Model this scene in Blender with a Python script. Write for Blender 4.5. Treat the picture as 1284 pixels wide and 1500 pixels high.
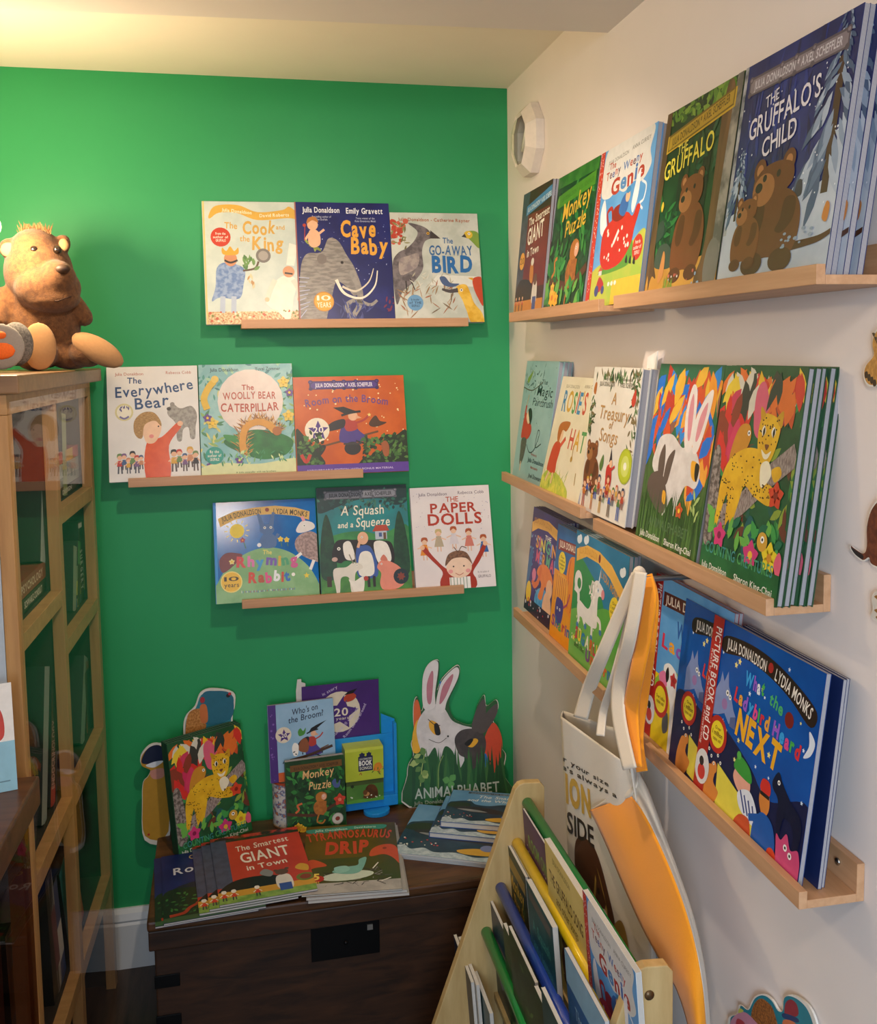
import bpy, bmesh, math, random
from math import sin, cos, pi, radians as R
from mathutils import Vector as V, Matrix

for o in list(bpy.data.objects):
    bpy.data.objects.remove(o)
SC = bpy.context.scene
COL = SC.collection

# ------------------------------------------------------------------ camera
CAM_P = V((-0.737686, -2.468677, 1.557333))
YAW, PITCH, ROLL, FOC = 0.217457, -0.088408, -0.015520, 1442.304
PPX, PPY = 642.05, 642.25
_f = V((sin(YAW)*cos(PITCH), cos(YAW)*cos(PITCH), sin(PITCH)))
_r = V((cos(YAW), -sin(YAW), 0)); _u = _r.cross(_f)
CR = _r*cos(ROLL) + _u*sin(ROLL); CU = -_r*sin(ROLL) + _u*cos(ROLL); CF = _f
cam = bpy.data.cameras.new('camera'); camo = bpy.data.objects.new('camera', cam); COL.objects.link(camo)
m = Matrix((CR, CU, -CF)).transposed().to_4x4(); m.translation = CAM_P
camo.matrix_world = m
cam.sensor_fit = 'VERTICAL'; cam.sensor_height = 36.0; cam.lens = 36.0*FOC/1500.0
cam.shift_x = (642.0-PPX)/1500.0; cam.shift_y = -(750.0-PPY)/1500.0
cam.clip_start = 0.02
SC.camera = camo

# ------------------------------------------------------------------ light, sky, exposure
SC.view_settings.view_transform = 'Standard'
SC.view_settings.look = 'None'
SC.view_settings.gamma = 1.0
SC.view_settings.use_curve_mapping = False
SC.view_settings.exposure = -0.17
w = bpy.data.worlds.new('world'); SC.world = w; w.use_nodes = True
wb = w.node_tree.nodes['Background']; wb.inputs['Color'].default_value = (0.80, 0.90, 1.0, 1); wb.inputs['Strength'].default_value = 0.12

def lamp(name, kind, loc, energy, color, aim=None, **kw):
    d = bpy.data.lights.new(name, kind); d.energy = energy; d.color = color
    for k, v in kw.items(): setattr(d, k, v)
    o = bpy.data.objects.new(name, d); COL.objects.link(o); o.location = loc
    if aim is not None:
        o.rotation_euler = (V(aim)-V(loc)).to_track_quat('-Z', 'Y').to_euler()
    return o
# recessed ceiling spot in front of the green wall
lamp('ceiling_spot_light', 'SPOT', (-0.52, -1.18, 2.118), 32, (1.0, 0.83, 0.68), aim=(-0.38, -0.35, 0.95),
     spot_size=R(120), spot_blend=0.85, shadow_soft_size=0.022)
# ceiling spots further back in the shop
lamp('shop_spot_light', 'AREA', (-0.75, -2.6, 2.10), 8, (1.0, 0.83, 0.66), aim=(-0.5, -1.0, 0.9), shape='DISK', size=0.25)
# daylight from the shop window behind on the left
lamp('window_daylight', 'AREA', (-1.25, -4.1, 1.35), 17, (0.62, 0.80, 1.0), aim=(0.0, -1.7, 0.9), shape='RECTANGLE', size=1.1, size_y=1.4, spread=R(75))

# ------------------------------------------------------------------ frames
AW = 0.0233336                                   # the white wall is not quite square to the green one
ER = V((-AW, -1, 0)).normalized(); NR = V((-1, AW, 0)).normalized()
EB = V((1, 0, 0)); NB = V((0, -1, 0)); UP = V((0, 0, 1))
FLOOR = 0.034
def ray(x, y):
    return ((x-PPX)/FOC*CR - (y-PPY)/FOC*CU + CF).normalized()
def hit(x, y, n, d):
    r = ray(x, y); return CAM_P + r*((d - n.dot(CAM_P))/n.dot(r))
def onback(x, y, o=0.0): return hit(x, y, V((0, 1, 0)), -o)        # point of the plane o in front of the green wall
def onwall(x, y, o=0.0): return hit(x, y, NR, o)                   # point of the plane o in front of the white wall
def onz(x, y, z): return hit(x, y, UP, z)
def wp(s, o, z): return ER*s + NR*o + UP*z                         # along the white wall, away from it, height

# ------------------------------------------------------------------ materials
def lin(c):
    c = c.lstrip('#'); c = ''.join(q*2 for q in c) if len(c) == 3 else c; v = [int(c[i:i+2], 16)/255 for i in (0, 2, 4)]
    return tuple((x/12.92 if x <= .04045 else ((x+.055)/1.055)**2.4) for x in v)
_M = {}
def _new(name):
    mt = bpy.data.materials.new(name); mt.use_nodes = True
    nt = mt.node_tree; return mt, nt, nt.nodes['Principled BSDF']
def _co(nt, sx=1, sy=1, sz=1):
    tc = nt.nodes.new('ShaderNodeTexCoord'); mp = nt.nodes.new('ShaderNodeMapping'); mp.inputs['Scale'].default_value = (sx, sy, sz)
    nt.links.new(tc.outputs['Object'], mp.inputs['Vector']); return mp.outputs['Vector']
def _noise(nt, vec, scale, detail=3, rough=.55, dist=0):
    n = nt.nodes.new('ShaderNodeTexNoise'); n.inputs['Scale'].default_value = scale; n.inputs['Detail'].default_value = detail
    n.inputs['Roughness'].default_value = rough; n.inputs['Distortion'].default_value = dist
    nt.links.new(vec, n.inputs['Vector']); return n.outputs['Fac']
def _ramp(nt, fac, stops):
    r = nt.nodes.new('ShaderNodeValToRGB'); e = r.color_ramp.elements
    while len(e) < len(stops): e.new(0.5)
    for i, (p, c) in enumerate(stops):
        e[i].position = p; e[i].color = (*c, 1)
    nt.links.new(fac, r.inputs['Fac']); return r.outputs['Color']
def _bump(nt, b, fac, strength, dist=.001):
    n = nt.nodes.new('ShaderNodeBump'); n.inputs['Strength'].default_value = strength; n.inputs['Distance'].default_value = dist
    nt.links.new(fac, n.inputs['Height']); nt.links.new(n.outputs['Normal'], b.inputs['Normal'])
def scl(c, k): return tuple(min(1, x*k) for x in c)
def M(c, rough=.38, coat=0.0, var=.06, sc=60, bump=0.0, metal=0.0, sheen=0.0):
    key = (c, rough, coat, var, sc, bump, metal, sheen)
    if key in _M: return _M[key]
    mt, nt, b = _new('paint_'+c.lstrip('#')); b.inputs['Roughness'].default_value = rough; b.inputs['Metallic'].default_value = metal
    b.inputs['Coat Weight'].default_value = coat; b.inputs['Coat Roughness'].default_value = .12
    b.inputs['Sheen Weight'].default_value = sheen
    n = _noise(nt, _co(nt), sc); k = lin(c)
    nt.links.new(_ramp(nt, n, [(.25, scl(k, 1-var)), (.75, scl(k, 1+var))]), b.inputs['Base Color'])
    if bump: _bump(nt, b, n, bump)
    _M[key] = mt; return mt
def MM(c1, c2, sc=60, lo=.42, hi=.58, rough=.38, stretch=(1, 1, 1), coat=0.0, detail=4, c3=None):
    key = ('mm', c1, c2, sc, lo, hi, rough, stretch, coat, c3)
    if key in _M: return _M[key]
    mt, nt, b = _new('mottled_'+c1.lstrip('#')); b.inputs['Roughness'].default_value = rough; b.inputs['Coat Weight'].default_value = coat
    n = _noise(nt, _co(nt, *stretch), sc, detail)
    st = [(lo, lin(c1)), (hi, lin(c2))] + ([(min(1, hi+.09), lin(c3))] if c3 else [])
    nt.links.new(_ramp(nt, n, st), b.inputs['Base Color']); _M[key] = mt; return mt
def wood(name, a, b_, sc=(2, 26, 26), rough=.45, bump=.15, knots=0.0):
    if name in _M: return _M[name]
    mt, nt, b = _new(name); b.inputs['Roughness'].default_value = rough
    n = _noise(nt, _co(nt, *sc), 3.0, 6, .62, knots)
    nt.links.new(_ramp(nt, n, [(.28, lin(a)), (.72, lin(b_))]), b.inputs['Base Color']); _bump(nt, b, n, bump, .0008)
    _M[name] = mt; return mt
def pages(name='page_edges', c='#aeaaac', c2='#77747b', freq=2400):
    if name in _M: return _M[name]
    mt, nt, b = _new(name); b.inputs['Roughness'].default_value = .8
    wv = nt.nodes.new('ShaderNodeTexWave'); wv.bands_direction = 'Z'; wv.inputs['Scale'].default_value = freq/6.28; wv.inputs['Distortion'].default_value = .6
    nt.links.new(_co(nt), wv.inputs['Vector'])
    nt.links.new(_ramp(nt, wv.outputs['Fac'], [(.1, lin(c2)), (.6, lin(c))]), b.inputs['Base Color']); _M[name] = mt; return mt
def glassy(name, tint=(1, 1, 1), rough=.01, boost=.42):
    mt = bpy.data.materials.new(name); mt.use_nodes = True; nt = mt.node_tree; nt.nodes.clear()
    out = nt.nodes.new('ShaderNodeOutputMaterial'); mx = nt.nodes.new('ShaderNodeMixShader')
    tr = nt.nodes.new('ShaderNodeBsdfTransparent'); tr.inputs['Color'].default_value = (*tint, 1)
    gl = nt.nodes.new('ShaderNodeBsdfGlossy'); gl.inputs['Roughness'].default_value = rough
    lw = nt.nodes.new('ShaderNodeLayerWeight'); lw.inputs['Blend'].default_value = .5          # Schlick's curve for each face of the sheet
    pw = nt.nodes.new('ShaderNodeMath'); pw.operation = 'POWER'; pw.inputs[1].default_value = 5.0
    mu = nt.nodes.new('ShaderNodeMath'); mu.operation = 'MULTIPLY_ADD'; mu.inputs[1].default_value = .96*boost; mu.inputs[2].default_value = .04*boost
    nt.links.new(lw.outputs['Facing'], pw.inputs[0]); nt.links.new(pw.outputs[0], mu.inputs[0])
    n = _noise(nt, _co(nt), 2.0); bm = nt.nodes.new('ShaderNodeBump'); bm.inputs['Strength'].default_value = .004; bm.inputs['Distance'].default_value = .01
    nt.links.new(n, bm.inputs['Height']); nt.links.new(bm.outputs['Normal'], gl.inputs['Normal'])
    nt.links.new(mu.outputs[0], mx.inputs['Fac']); nt.links.new(tr.outputs['BSDF'], mx.inputs[1]); nt.links.new(gl.outputs['BSDF'], mx.inputs[2])
    nt.links.new(mx.outputs['Shader'], out.inputs['Surface']); return mt

# ------------------------------------------------------------------ objects
def tag(o, label=None, cat=None, group=None, kind=None):
    if label: o['label'] = label
    if cat: o['category'] = cat
    if group: o['group'] = group
    if kind: o['kind'] = kind
    return o
def empty(name, mat4):
    o = bpy.data.objects.new(name, None); COL.objects.link(o); o.empty_display_size = .03; o.matrix_world = mat4; return o
def frame(org, x, y, z):
    m = Matrix((V(x), V(y), V(z))).transposed().to_4x4(); m.translation = V(org); return m
class MB:
    """collects polygons in local coordinates, then links them as one mesh object"""
    def __init__(s): s.v = []; s.f = []; s.mi = []; s.ms = []; s.sm = []
    def slot(s, mt):
        if mt not in s.ms: s.ms.append(mt)
        return s.ms.index(mt)
    def face(s, pts, mt, smooth=False):
        b = len(s.v); s.v += [tuple(p) for p in pts]; s.f.append(list(range(b, b+len(pts)))); s.mi.append(s.slot(mt)); s.sm.append(smooth)
    def mesh(s, verts, faces, mt, smooth=False):
        b = len(s.v); s.v += [tuple(p) for p in verts]; i = s.slot(mt)
        for f in faces: s.f.append([b+k for k in f]); s.mi.append(i); s.sm.append(smooth)
    def box(s, x0, x1, y0, y1, z0, z1, mt, bev=0.0):
        bm = bmesh.new(); bmesh.ops.create_cube(bm, size=1)
        for v in bm.verts: v.co = V(((x0+x1)/2+v.co.x*(x1-x0), (y0+y1)/2+v.co.y*(y1-y0), (z0+z1)/2+v.co.z*(z1-z0)))
        if bev: bmesh.ops.bevel(bm, geom=bm.edges[:], offset=bev, segments=2, profile=.6, affect='EDGES')
        s.frombm(bm, mt)
    def frombm(s, bm, mt, smooth=False):
        bm.verts.index_update(); s.mesh([v.co.copy() for v in bm.verts], [[v.index for v in f.verts] for f in bm.faces], mt, smooth); bm.free()
    def prism(s, poly, ax, d0, d1, mt, bev=0.0):
        """poly: 2-D outline; ax: maps (a, b, depth) to a point"""
        bm = bmesh.new(); n = len(poly)
        A = [bm.verts.new(ax(a, b, d0)) for a, b in poly]; B = [bm.verts.new(ax(a, b, d1)) for a, b in poly]
        bm.faces.new(A[::-1]); bm.faces.new(B)
        for i in range(n): bm.faces.new((A[i], A[(i+1) % n], B[(i+1) % n], B[i]))
        bmesh.ops.recalc_face_normals(bm, faces=bm.faces)
        if bev:
            es = [e for e in bm.edges if len(e.link_faces) == 2 and any(len(f.verts) == n for f in e.link_faces)]
            bmesh.ops.bevel(bm, geom=es, offset=bev, segments=2, profile=.6, affect='EDGES')
        s.frombm(bm, mt)
    def tube(s, pts, r, mt, n=10, cap=True, flat=1.0):
        pts = [V(p) for p in pts]; rs = r if isinstance(r, (list, tuple)) else [r]*len(pts); rings = []
        up = V((0, 0, 1))
        for i, p in enumerate(pts):
            t = (pts[min(i+1, len(pts)-1)]-pts[max(i-1, 0)]).normalized()
            a = t.cross(up if abs(t.z) < .95 else V((1, 0, 0))).normalized(); b = a.cross(t).normalized()
            rings.append([p+a*rs[i]*cos(2*pi*k/n)+b*rs[i]*flat*sin(2*pi*k/n) for k in range(n)])
        vs = [q for g in rings for q in g]; fs = []
        for i in range(len(pts)-1):
            for k in range(n):
                fs.append([i*n+k, i*n+(k+1) % n, (i+1)*n+(k+1) % n, (i+1)*n+k])
        if cap: fs.append(list(range(n))[::-1]); fs.append([(len(pts)-1)*n+k for k in range(n)])
        s.mesh(vs, fs, mt, True)
    def ball(s, c, r, mt, seg=20, rings=12, rot=None):
        bm = bmesh.new(); bmesh.ops.create_uvsphere(bm, u_segments=seg, v_segments=rings, radius=1)
        rr = r if isinstance(r, (tuple, list)) else (r, r, r)
        for v in bm.verts:
            p = V((v.co.x*rr[0], v.co.y*rr[1], v.co.z*rr[2]))
            if rot is not None: p = rot @ p
            v.co = p + V(c)
        s.frombm(bm, mt, True)
    def grid(s, rows, mt, smooth=True):
        n = len(rows[0]); vs = [p for r in rows for p in r]; fs = []
        for i in range(len(rows)-1):
            for k in range(n-1): fs.append([i*n+k, i*n+k+1, (i+1)*n+k+1, (i+1)*n+k])
        s.mesh(vs, fs, mt, smooth)
    def build(s, name, parent=None, mat4=None):
        me = bpy.data.meshes.new(name); me.from_pydata(s.v, [], s.f); me.update()
        for m_ in s.ms: me.materials.append(m_)
        me.polygons.foreach_set('material_index', s.mi); me.polygons.foreach_set('use_smooth', s.sm)
        o = bpy.data.objects.new(name, me); COL.objects.link(o)
        if parent is not None: o.parent = parent
        elif mat4 is not None: o.matrix_world = mat4
        return o
def weld(o, d=1e-5):
    bm = bmesh.new(); bm.from_mesh(o.data); bmesh.ops.remove_doubles(bm, verts=bm.verts, dist=d); bmesh.ops.recalc_face_normals(bm, faces=bm.faces)
    bm.to_mesh(o.data); bm.free(); return o
def baked(o):
    dg = bpy.context.evaluated_depsgraph_get(); me = bpy.data.meshes.new_from_object(o.evaluated_get(dg)); o.modifiers.clear(); o.data = me; return o
def solid(o, t, sub=0, off=0):
    md = o.modifiers.new('s', 'SOLIDIFY'); md.thickness = t; md.offset = off
    if sub: sb = o.modifiers.new('b', 'SUBSURF'); sb.levels = sb.render_levels = sub
    return o
def dup(root, mat4, label, group=None):
    r = root.copy(); COL.objects.link(r); r.matrix_world = mat4; r['label'] = label
    if group: r['group'] = group
    for ch in [c for c in root.children]:
        c = ch.copy(); COL.objects.link(c); c.parent = r
        for g in ch.children:
            d = g.copy(); COL.objects.link(d); d.parent = c
    return r

# ------------------------------------------------------------------ printed artwork: flat inks laid on a cover
_G = {}
def glyph(ch, bold):
    k = (ch, bold)
    if k in _G: return _G[k]
    cu = bpy.data.curves.new('g', 'FONT'); cu.body = ch; cu.size = 1; cu.offset = bold; cu.resolution_u = 3
    ob = bpy.data.objects.new('g', cu); COL.objects.link(ob)
    dg = bpy.context.evaluated_depsgraph_get(); me = bpy.data.meshes.new_from_object(ob.evaluated_get(dg))
    vs = [(v.co.x, v.co.y) for v in me.vertices]; fs = [list(p.vertices) for p in me.polygons]
    bpy.data.objects.remove(ob); bpy.data.curves.remove(cu); bpy.data.meshes.remove(me)
    x0 = min([v[0] for v in vs], default=0); x1 = max([v[0] for v in vs], default=.2)
    _G[k] = ([(v[0]-x0, v[1]) for v in vs], fs, x1-x0); return _G[k]
CAPH = max(v[1] for v in glyph('H', 0.0)[0])
def smooth(pts, n=7, closed=True):
    out = []; N = len(pts)
    for i in range(N if closed else N-1):
        g = (lambda j: pts[j % N]) if closed else (lambda j: pts[max(0, min(N-1, j))])
        p0, p1, p2, p3 = g(i-1), g(i), g(i+1), g(i+2)
        for k in range(n):
            t = k/n
            out.append(tuple(.5*(2*b+(c-a)*t+(2*a-5*b+4*c-d)*t*t+(3*b-a-3*c+d)*t**3) for a, b, c, d in zip(p0, p1, p2, p3)))
    if not closed: out.append(pts[-1])
    return out
def clip(poly, x0, x1, y0, y1):
    for ax, lim, sg in ((0, x0, 1), (0, x1, -1), (1, y0, 1), (1, y1, -1)):
        out = []; n = len(poly)
        for i in range(n):
            a, b = poly[i], poly[(i+1) % n]; da, db = (a[ax]-lim)*sg, (b[ax]-lim)*sg
            if da >= 0: out.append(a)
            if (da >= 0) != (db >= 0):
                t = da/(da-db); out.append((a[0]+(b[0]-a[0])*t, a[1]+(b[1]-a[1])*t))
        poly = out
        if len(poly) < 3: return []
    return poly
class Art:
    """x: 0..100 per cent of the width, y: 0..100 per cent of the height from the top; radii in per cent of the width"""
    STEP = 0.000012
    def __init__(s, mb, w, h, z=0.0001, x0=None, cl=True):
        s.mb, s.w, s.h, s.z = mb, w, h, z; s.x0 = -w/2 if x0 is None else x0; s.cl = cl; s.rg = random.Random(7)
    ys = 1.0
    def X(s, x, y):
        if s.ys != 1.0: y = y*s.ys if y <= 96 else 96*s.ys+(y-96)*(100-96*s.ys)/4      # keep the picture clear of the ledge's lip
        return (s.x0+x/100*s.w, s.h*(1-y/100))
    def up(s): s.z += s.STEP
    def mat(s, c): return c if not isinstance(c, str) else M(c)
    def raw(s, q, c):
        if s.cl: q = clip(q, s.x0, s.x0+s.w, 0, s.h)
        if len(q) >= 3:
            a = sum(q[i][0]*q[(i+1) % len(q)][1]-q[(i+1) % len(q)][0]*q[i][1] for i in range(len(q)))
            if a < 0: q = q[::-1]
            s.mb.face([(x, y, s.z) for x, y in q], s.mat(c))
    def p(s, pts, c): s.up(); s.raw([s.X(*q) for q in pts], c)
    def b(s, pts, c, n=6): s.p(smooth(pts, n), c)
    def r(s, x, y, w, h, c): s.p([(x, y), (x+w, y), (x+w, y+h), (x, y+h)], c)
    def ring(s, x, y, rx, ry, rot=0, n=22):
        cx, cy = s.X(x, y); a = R(rot); o = []
        for k in range(n):
            t = 2*pi*k/n; u, v = rx*s.w/100*cos(t), ry*s.w/100*sin(t); o.append((cx+u*cos(a)-v*sin(a), cy+u*sin(a)+v*cos(a)))
        return o
    def e(s, x, y, rx, ry=None, c='#ffffff', rot=0): s.up(); s.raw(s.ring(x, y, rx, rx if ry is None else ry, rot), c)
    def l(s, pts, wd, c, sm=True, tip=None):
        s.up(); q = [s.X(*p) for p in (smooth(pts, 6, False) if sm and len(pts) > 2 else pts)]; n = len(q); L = []; Rr = []
        for i in range(n):
            a, b = q[max(0, i-1)], q[min(n-1, i+1)]; dx, dy = b[0]-a[0], b[1]-a[1]; d = math.hypot(dx, dy) or 1
            hw = wd*s.w/200*(1 if tip is None else 1+(tip-1)*i/(n-1)); L.append((q[i][0]-dy/d*hw, q[i][1]+dx/d*hw)); Rr.append((q[i][0]+dy/d*hw, q[i][1]-dx/d*hw))
        for i in range(n-1): s.raw([L[i], L[i+1], Rr[i+1], Rr[i]], c)
    def star(s, x, y, r, c, n=5, k=.45, rot=90):
        s.up(); cx, cy = s.X(x, y); s.raw([(cx+(r if i % 2 == 0 else r*k)*s.w/100*cos(R(rot)+pi*i/n), cy+(r if i % 2 == 0 else r*k)*s.w/100*sin(R(rot)+pi*i/n)) for i in range(2*n)], c)
    def leaf(s, x, y, ln, wd, ang, c):
        cx, cy = s.X(x, y); a = R(ang); L = ln*s.w/100; W = wd*s.w/100
        s.raw([(cx+u*L*cos(a)-v*W*sin(a), cy+u*L*sin(a)+v*W*cos(a)) for u, v in ((0, 0), (.25, .4), (.55, .5), (.85, .22), (1, 0), (.85, -.22), (.55, -.5), (.25, -.4))], c)
    def leaves(s, n, box, ln, wd, cols, seed=1, ang=(0, 360)):
        g = random.Random(seed)
        for i in range(n):
            if i % 6 == 0: s.up()
            s.z += s.STEP*.15
            s.leaf(g.uniform(box[0], box[2]), g.uniform(box[1], box[3]), ln*g.uniform(.7, 1.2), wd*g.uniform(.7, 1.2), g.uniform(*ang), g.choice(cols))
    def dots(s, n, box, r, cols, seed=1, rr=None):
        g = random.Random(seed); s.up()
        for i in range(n):
            s.z += s.STEP*.05
            k = r*g.uniform(.6, 1.3); s.raw(s.ring(g.uniform(box[0], box[2]), g.uniform(box[1], box[3]), k, k*(rr or 1), 0, 7), g.choice(cols) if not isinstance(cols, str) else cols)
    def flower(s, x, y, r, c, mid='#f2c230', n=5):
        s.up()
        for k in range(n): s.leaf(x, y, r, r*.75, 90+360*k/n, c)
        s.e(x, y, r*.28, r*.28, mid)
    def eye(s, x, y, r, c='#f6f3ea', pc='#17130f', dx=0, dy=0):
        s.e(x, y, r, r, c); s.e(x+dx, y+dy, r*.45, r*.45, pc)
    def grass(s, n, x0, x1, y, h, c, wd=2, seed=1):
        g = random.Random(seed); s.up()
        for i in range(n):
            s.z += s.STEP*.05
            x = g.uniform(x0, x1); k = h*g.uniform(.6, 1.2); s.raw([s.X(x-wd/2, y), s.X(x+wd/2, y), s.X(x+g.uniform(-3, 3), y-k)], g.choice(c) if not isinstance(c, str) else c)
    def t(s, txt, x0, x1, y, cap, c, bold=.02, arc=0.0, jit=0.0, shear=0.0, slope=0.0, seed=3, gap=.09, ang=0.0):
        """one line of lettering from x0 to x1, baseline y, cap height in per cent of the height; c may be a list of colours"""
        s.up(); g = random.Random(seed); adv = 0; it = []
        for ch in txt:
            if ch == ' ': adv += .33; continue
            gl = glyph(ch, bold); it.append((gl, adv)); adv += gl[2]+gap
        W = (x1-x0)/100*s.w; kx = W/max(1e-6, adv-gap); ky = cap/100*s.h/CAPH
        bx, by = s.X(x0, y)
        for i, ((vs, fs, gw), a) in enumerate(it):
            col = c[i % len(c)] if isinstance(c, (list, tuple)) else c
            mid = (a+gw/2)*kx; u = mid/W*2-1; dy = arc/100*s.h*(1-u*u)+slope/100*s.h*(u+1)/2; rot = R(jit)*g.uniform(-1, 1)-(arc/100*s.h*2*u-slope/200*s.h)*2/W*.9
            up_ = jit*.012*g.uniform(-1, 1)*cap/100*s.h
            cr, sr = cos(rot), sin(rot); P = []
            for vx, vy in vs:
                lx, ly = (vx-gw/2)*kx+shear*vy*ky, vy*ky; q = (mid+lx*cr-ly*sr, dy+up_+lx*sr+ly*cr); P.append((bx+q[0]*cos(R(ang))-q[1]*sin(R(ang)), by+q[0]*sin(R(ang))+q[1]*cos(R(ang))))
            for f in fs: s.raw([P[k] for k in f], col)
# ------------------------------------------------------------------ cover designs
SKIN = '#eab894'; INK = '#26201c'
def roundel(A, x, y, r, c, lines, tc='#f5efe2', rim=None, size=2.6):
    if rim: A.e(x, y, r*1.12, r*1.12, rim)
    A.e(x, y, r, r, c); n = len(lines)
    for i, tx in enumerate(lines):
        hw = r*(.75 if abs(i-(n-1)/2) < 1 else .5); A.t(tx, x-hw, x+hw, y+(i-(n-1)/2)*size*1.5+size*.5, size, tc, bold=.01)
def child(A, x, y, h, top, leg, hair, skin=SKIN):
    """small standing figure of height h (per cent of the height)"""
    k = h; A.p([(x-k*.14, y-k*.62), (x+k*.14, y-k*.62), (x+k*.2, y-k*.3), (x-k*.2, y-k*.3)], top)
    for s_ in (-1, 1):
        A.l([(x+s_*k*.09, y-k*.32), (x+s_*k*.12, y)], k*.1, leg, False); A.l([(x+s_*k*.12, y-k*.58), (x+s_*k*.32, y-k*.42)], k*.08, skin, False)
    A.e(x, y-k*.8, k*.17, k*.18, skin); A.b([(x-k*.19, y-k*.78), (x-k*.14, y-k*.98), (x+k*.12, y-k*.99), (x+k*.2, y-k*.78), (x+k*.08, y-k*.88), (x-k*.08, y-k*.88)], hair)
def bear(A, x, y, sx, sy, c='#7a4524', c2='#5d3319', tail=False):
    """plain brown bear standing upright: x, y at the feet"""
    f = lambda a, b: (x+a*sx, y-b*sy)
    if tail: A.l([f(20, 12), f(38, 14), f(48, 20)], 4, c2, tip=.5)
    A.b([f(-16, 4), f(-21, 30), f(-17, 56), f(-4, 68), f(12, 66), f(22, 48), f(23, 20), f(16, 3), f(0, 6)], c)
    for q in ((-11, 2), (12, 2)): A.e(*f(*q), 9*sx, 5*sx, c2)
    A.b([f(-13, 58), f(-17, 40), f(-13, 30), f(-7, 34), f(-6, 56)], c2); A.b([f(10, 58), f(8, 40), f(5, 30), f(11, 27), f(18, 38), f(18, 56)], c2)
    for q in ((-14, 92), (9, 93)): A.e(*f(*q), 5*sx, 5*sx, c); A.e(*f(*q), 2.6*sx, 2.6*sx, '#b37b4c')
    A.b([f(-18, 78), f(-12, 92), f(0, 96), f(12, 90), f(14, 74), f(6, 64), f(-8, 62)], c)
    A.e(*f(-9, 72), 9*sx, 7*sx, '#a06a3d'); A.e(*f(-13, 75), 3*sx, 2.2*sx, INK); A.e(*f(-9, 83), 1.6*sx, 1.6*sx, INK); A.e(*f(2, 84), 1.6*sx, 1.6*sx, INK)
def plate(A, x0, x1, y0, y1, c, edge, txt, tc, slope=0.0, curl=True):
    d = -slope
    for q, col in ((1.2, edge), (0, c)):
        A.p([(x0-q, y0-q), (x1+q, y0-q+d), (x1+q, y1+q*.8+d), (x0-q, y1+q*.8)], col)
    if curl:
        for u in (0, .35, .5, .68, 1):
            xx = x0+(x1-x0)*u; A.e(xx, y0+d*u-.2, 2.1, 1.8, edge); A.e(xx, y1+d*u+.2, 1.8, 1.5, edge); A.e(xx, y0+d*u-.2, 1.1, .9, c)
    A.t(txt, x0+4, x1-4, y1-(y1-y0)*.22, (y1-y0)*.56, tc, slope=slope)
def a_cook(A):
    A.r(0, 0, 100, 100, MM('#cdd8d2', '#c2cfca', 20)); A.r(0, 95, 100, 5, MM('#b98a58', '#e6cda0', 220)); A.r(0, 0, 1.6, 100, '#d9c27a')
    A.b([(6, 12), (13, 4), (35, 3), (55, 9), (80, 7), (88, 4), (98, 12), (98, 16), (86, 14), (55, 16), (34, 10), (16, 10), (7, 15)], '#dcae4a')
    A.t('Julia Donaldson', 19, 49, 8.5, 2.6, '#f7ecd0', slope=-2.5); A.t('David Roberts', 57, 87, 13.5, 2.6, '#f7ecd0', slope=1)
    A.t('The', 21, 34, 23.5, 5, '#d2a64a', jit=6); A.t('Cook', 39, 72, 28, 10, '#d2a64a', .03, jit=7); A.t('and', 73, 82, 24, 3.6, '#d2a64a', jit=6)
    A.t('the', 36, 46, 34.5, 4.4, '#d2a64a', jit=6); A.t('King', 48, 79, 42, 10.5, '#d2a64a', .03, jit=7)
    roundel(A, 17, 31, 10, '#c53a22', ['From the', 'author of', 'GRUFFALO'], size=2)
    A.b([(12, 58), (20, 53), (33, 55), (40, 60), (38, 72), (33, 84), (14, 83), (6, 86), (10, 74)], MM('#5f7fb6', '#8fa6cc', 90)); A.e(26, 50, 6.5, 7.5, '#c98a62'); A.l([(20, 51), (26, 53), (33, 51)], 2, INK)
    A.b([(19, 46), (18, 40), (22, 43), (26, 39), (30, 43), (34, 40), (33, 46)], '#d9a430')
    for x in (17, 28): A.l([(x, 82), (x-1, 96)], 5, '#aebcd2', False)
    A.l([(38, 60), (50, 58), (54, 52)], 2, '#5c4630'); A.e(59, 47, 7.5, 7.5, '#77736f'); A.e(59, 47, 5, 5, '#a39d97')
    A.leaves(14, (40, 50, 50, 60), 7, 3, ['#4d7a3f', '#6a944d'], 4, (30, 150)); A.leaves(8, (42, 60, 50, 72), 7, 2.4, ['#d9c8a0', '#b98d55'], 5, (240, 300))
    A.b([(72, 68), (84, 64), (92, 70), (88, 84), (84, 98), (72, 96), (60, 88), (66, 80)], '#f1e6d8'); A.l([(70, 68), (64, 78), (62, 84)], 5, '#e5d6c6'); A.l([(88, 68), (94, 78), (93, 84)], 5, '#e5d6c6')
    A.p([(82, 55), (90, 56), (94, 38), (86, 36)], '#f3eadd'); A.e(84, 61, 6, 6, '#d09468'); A.l([(80, 62), (88, 63)], 1.8, INK); A.e(61, 85, 2.4, 2.4, SKIN); A.e(94, 85, 2.4, 2.4, SKIN)
    A.dots(50, (2, 94, 98, 99), 1.2, ['#7f8a3e', '#c0572d', '#efe3c6'], 3)
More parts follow.
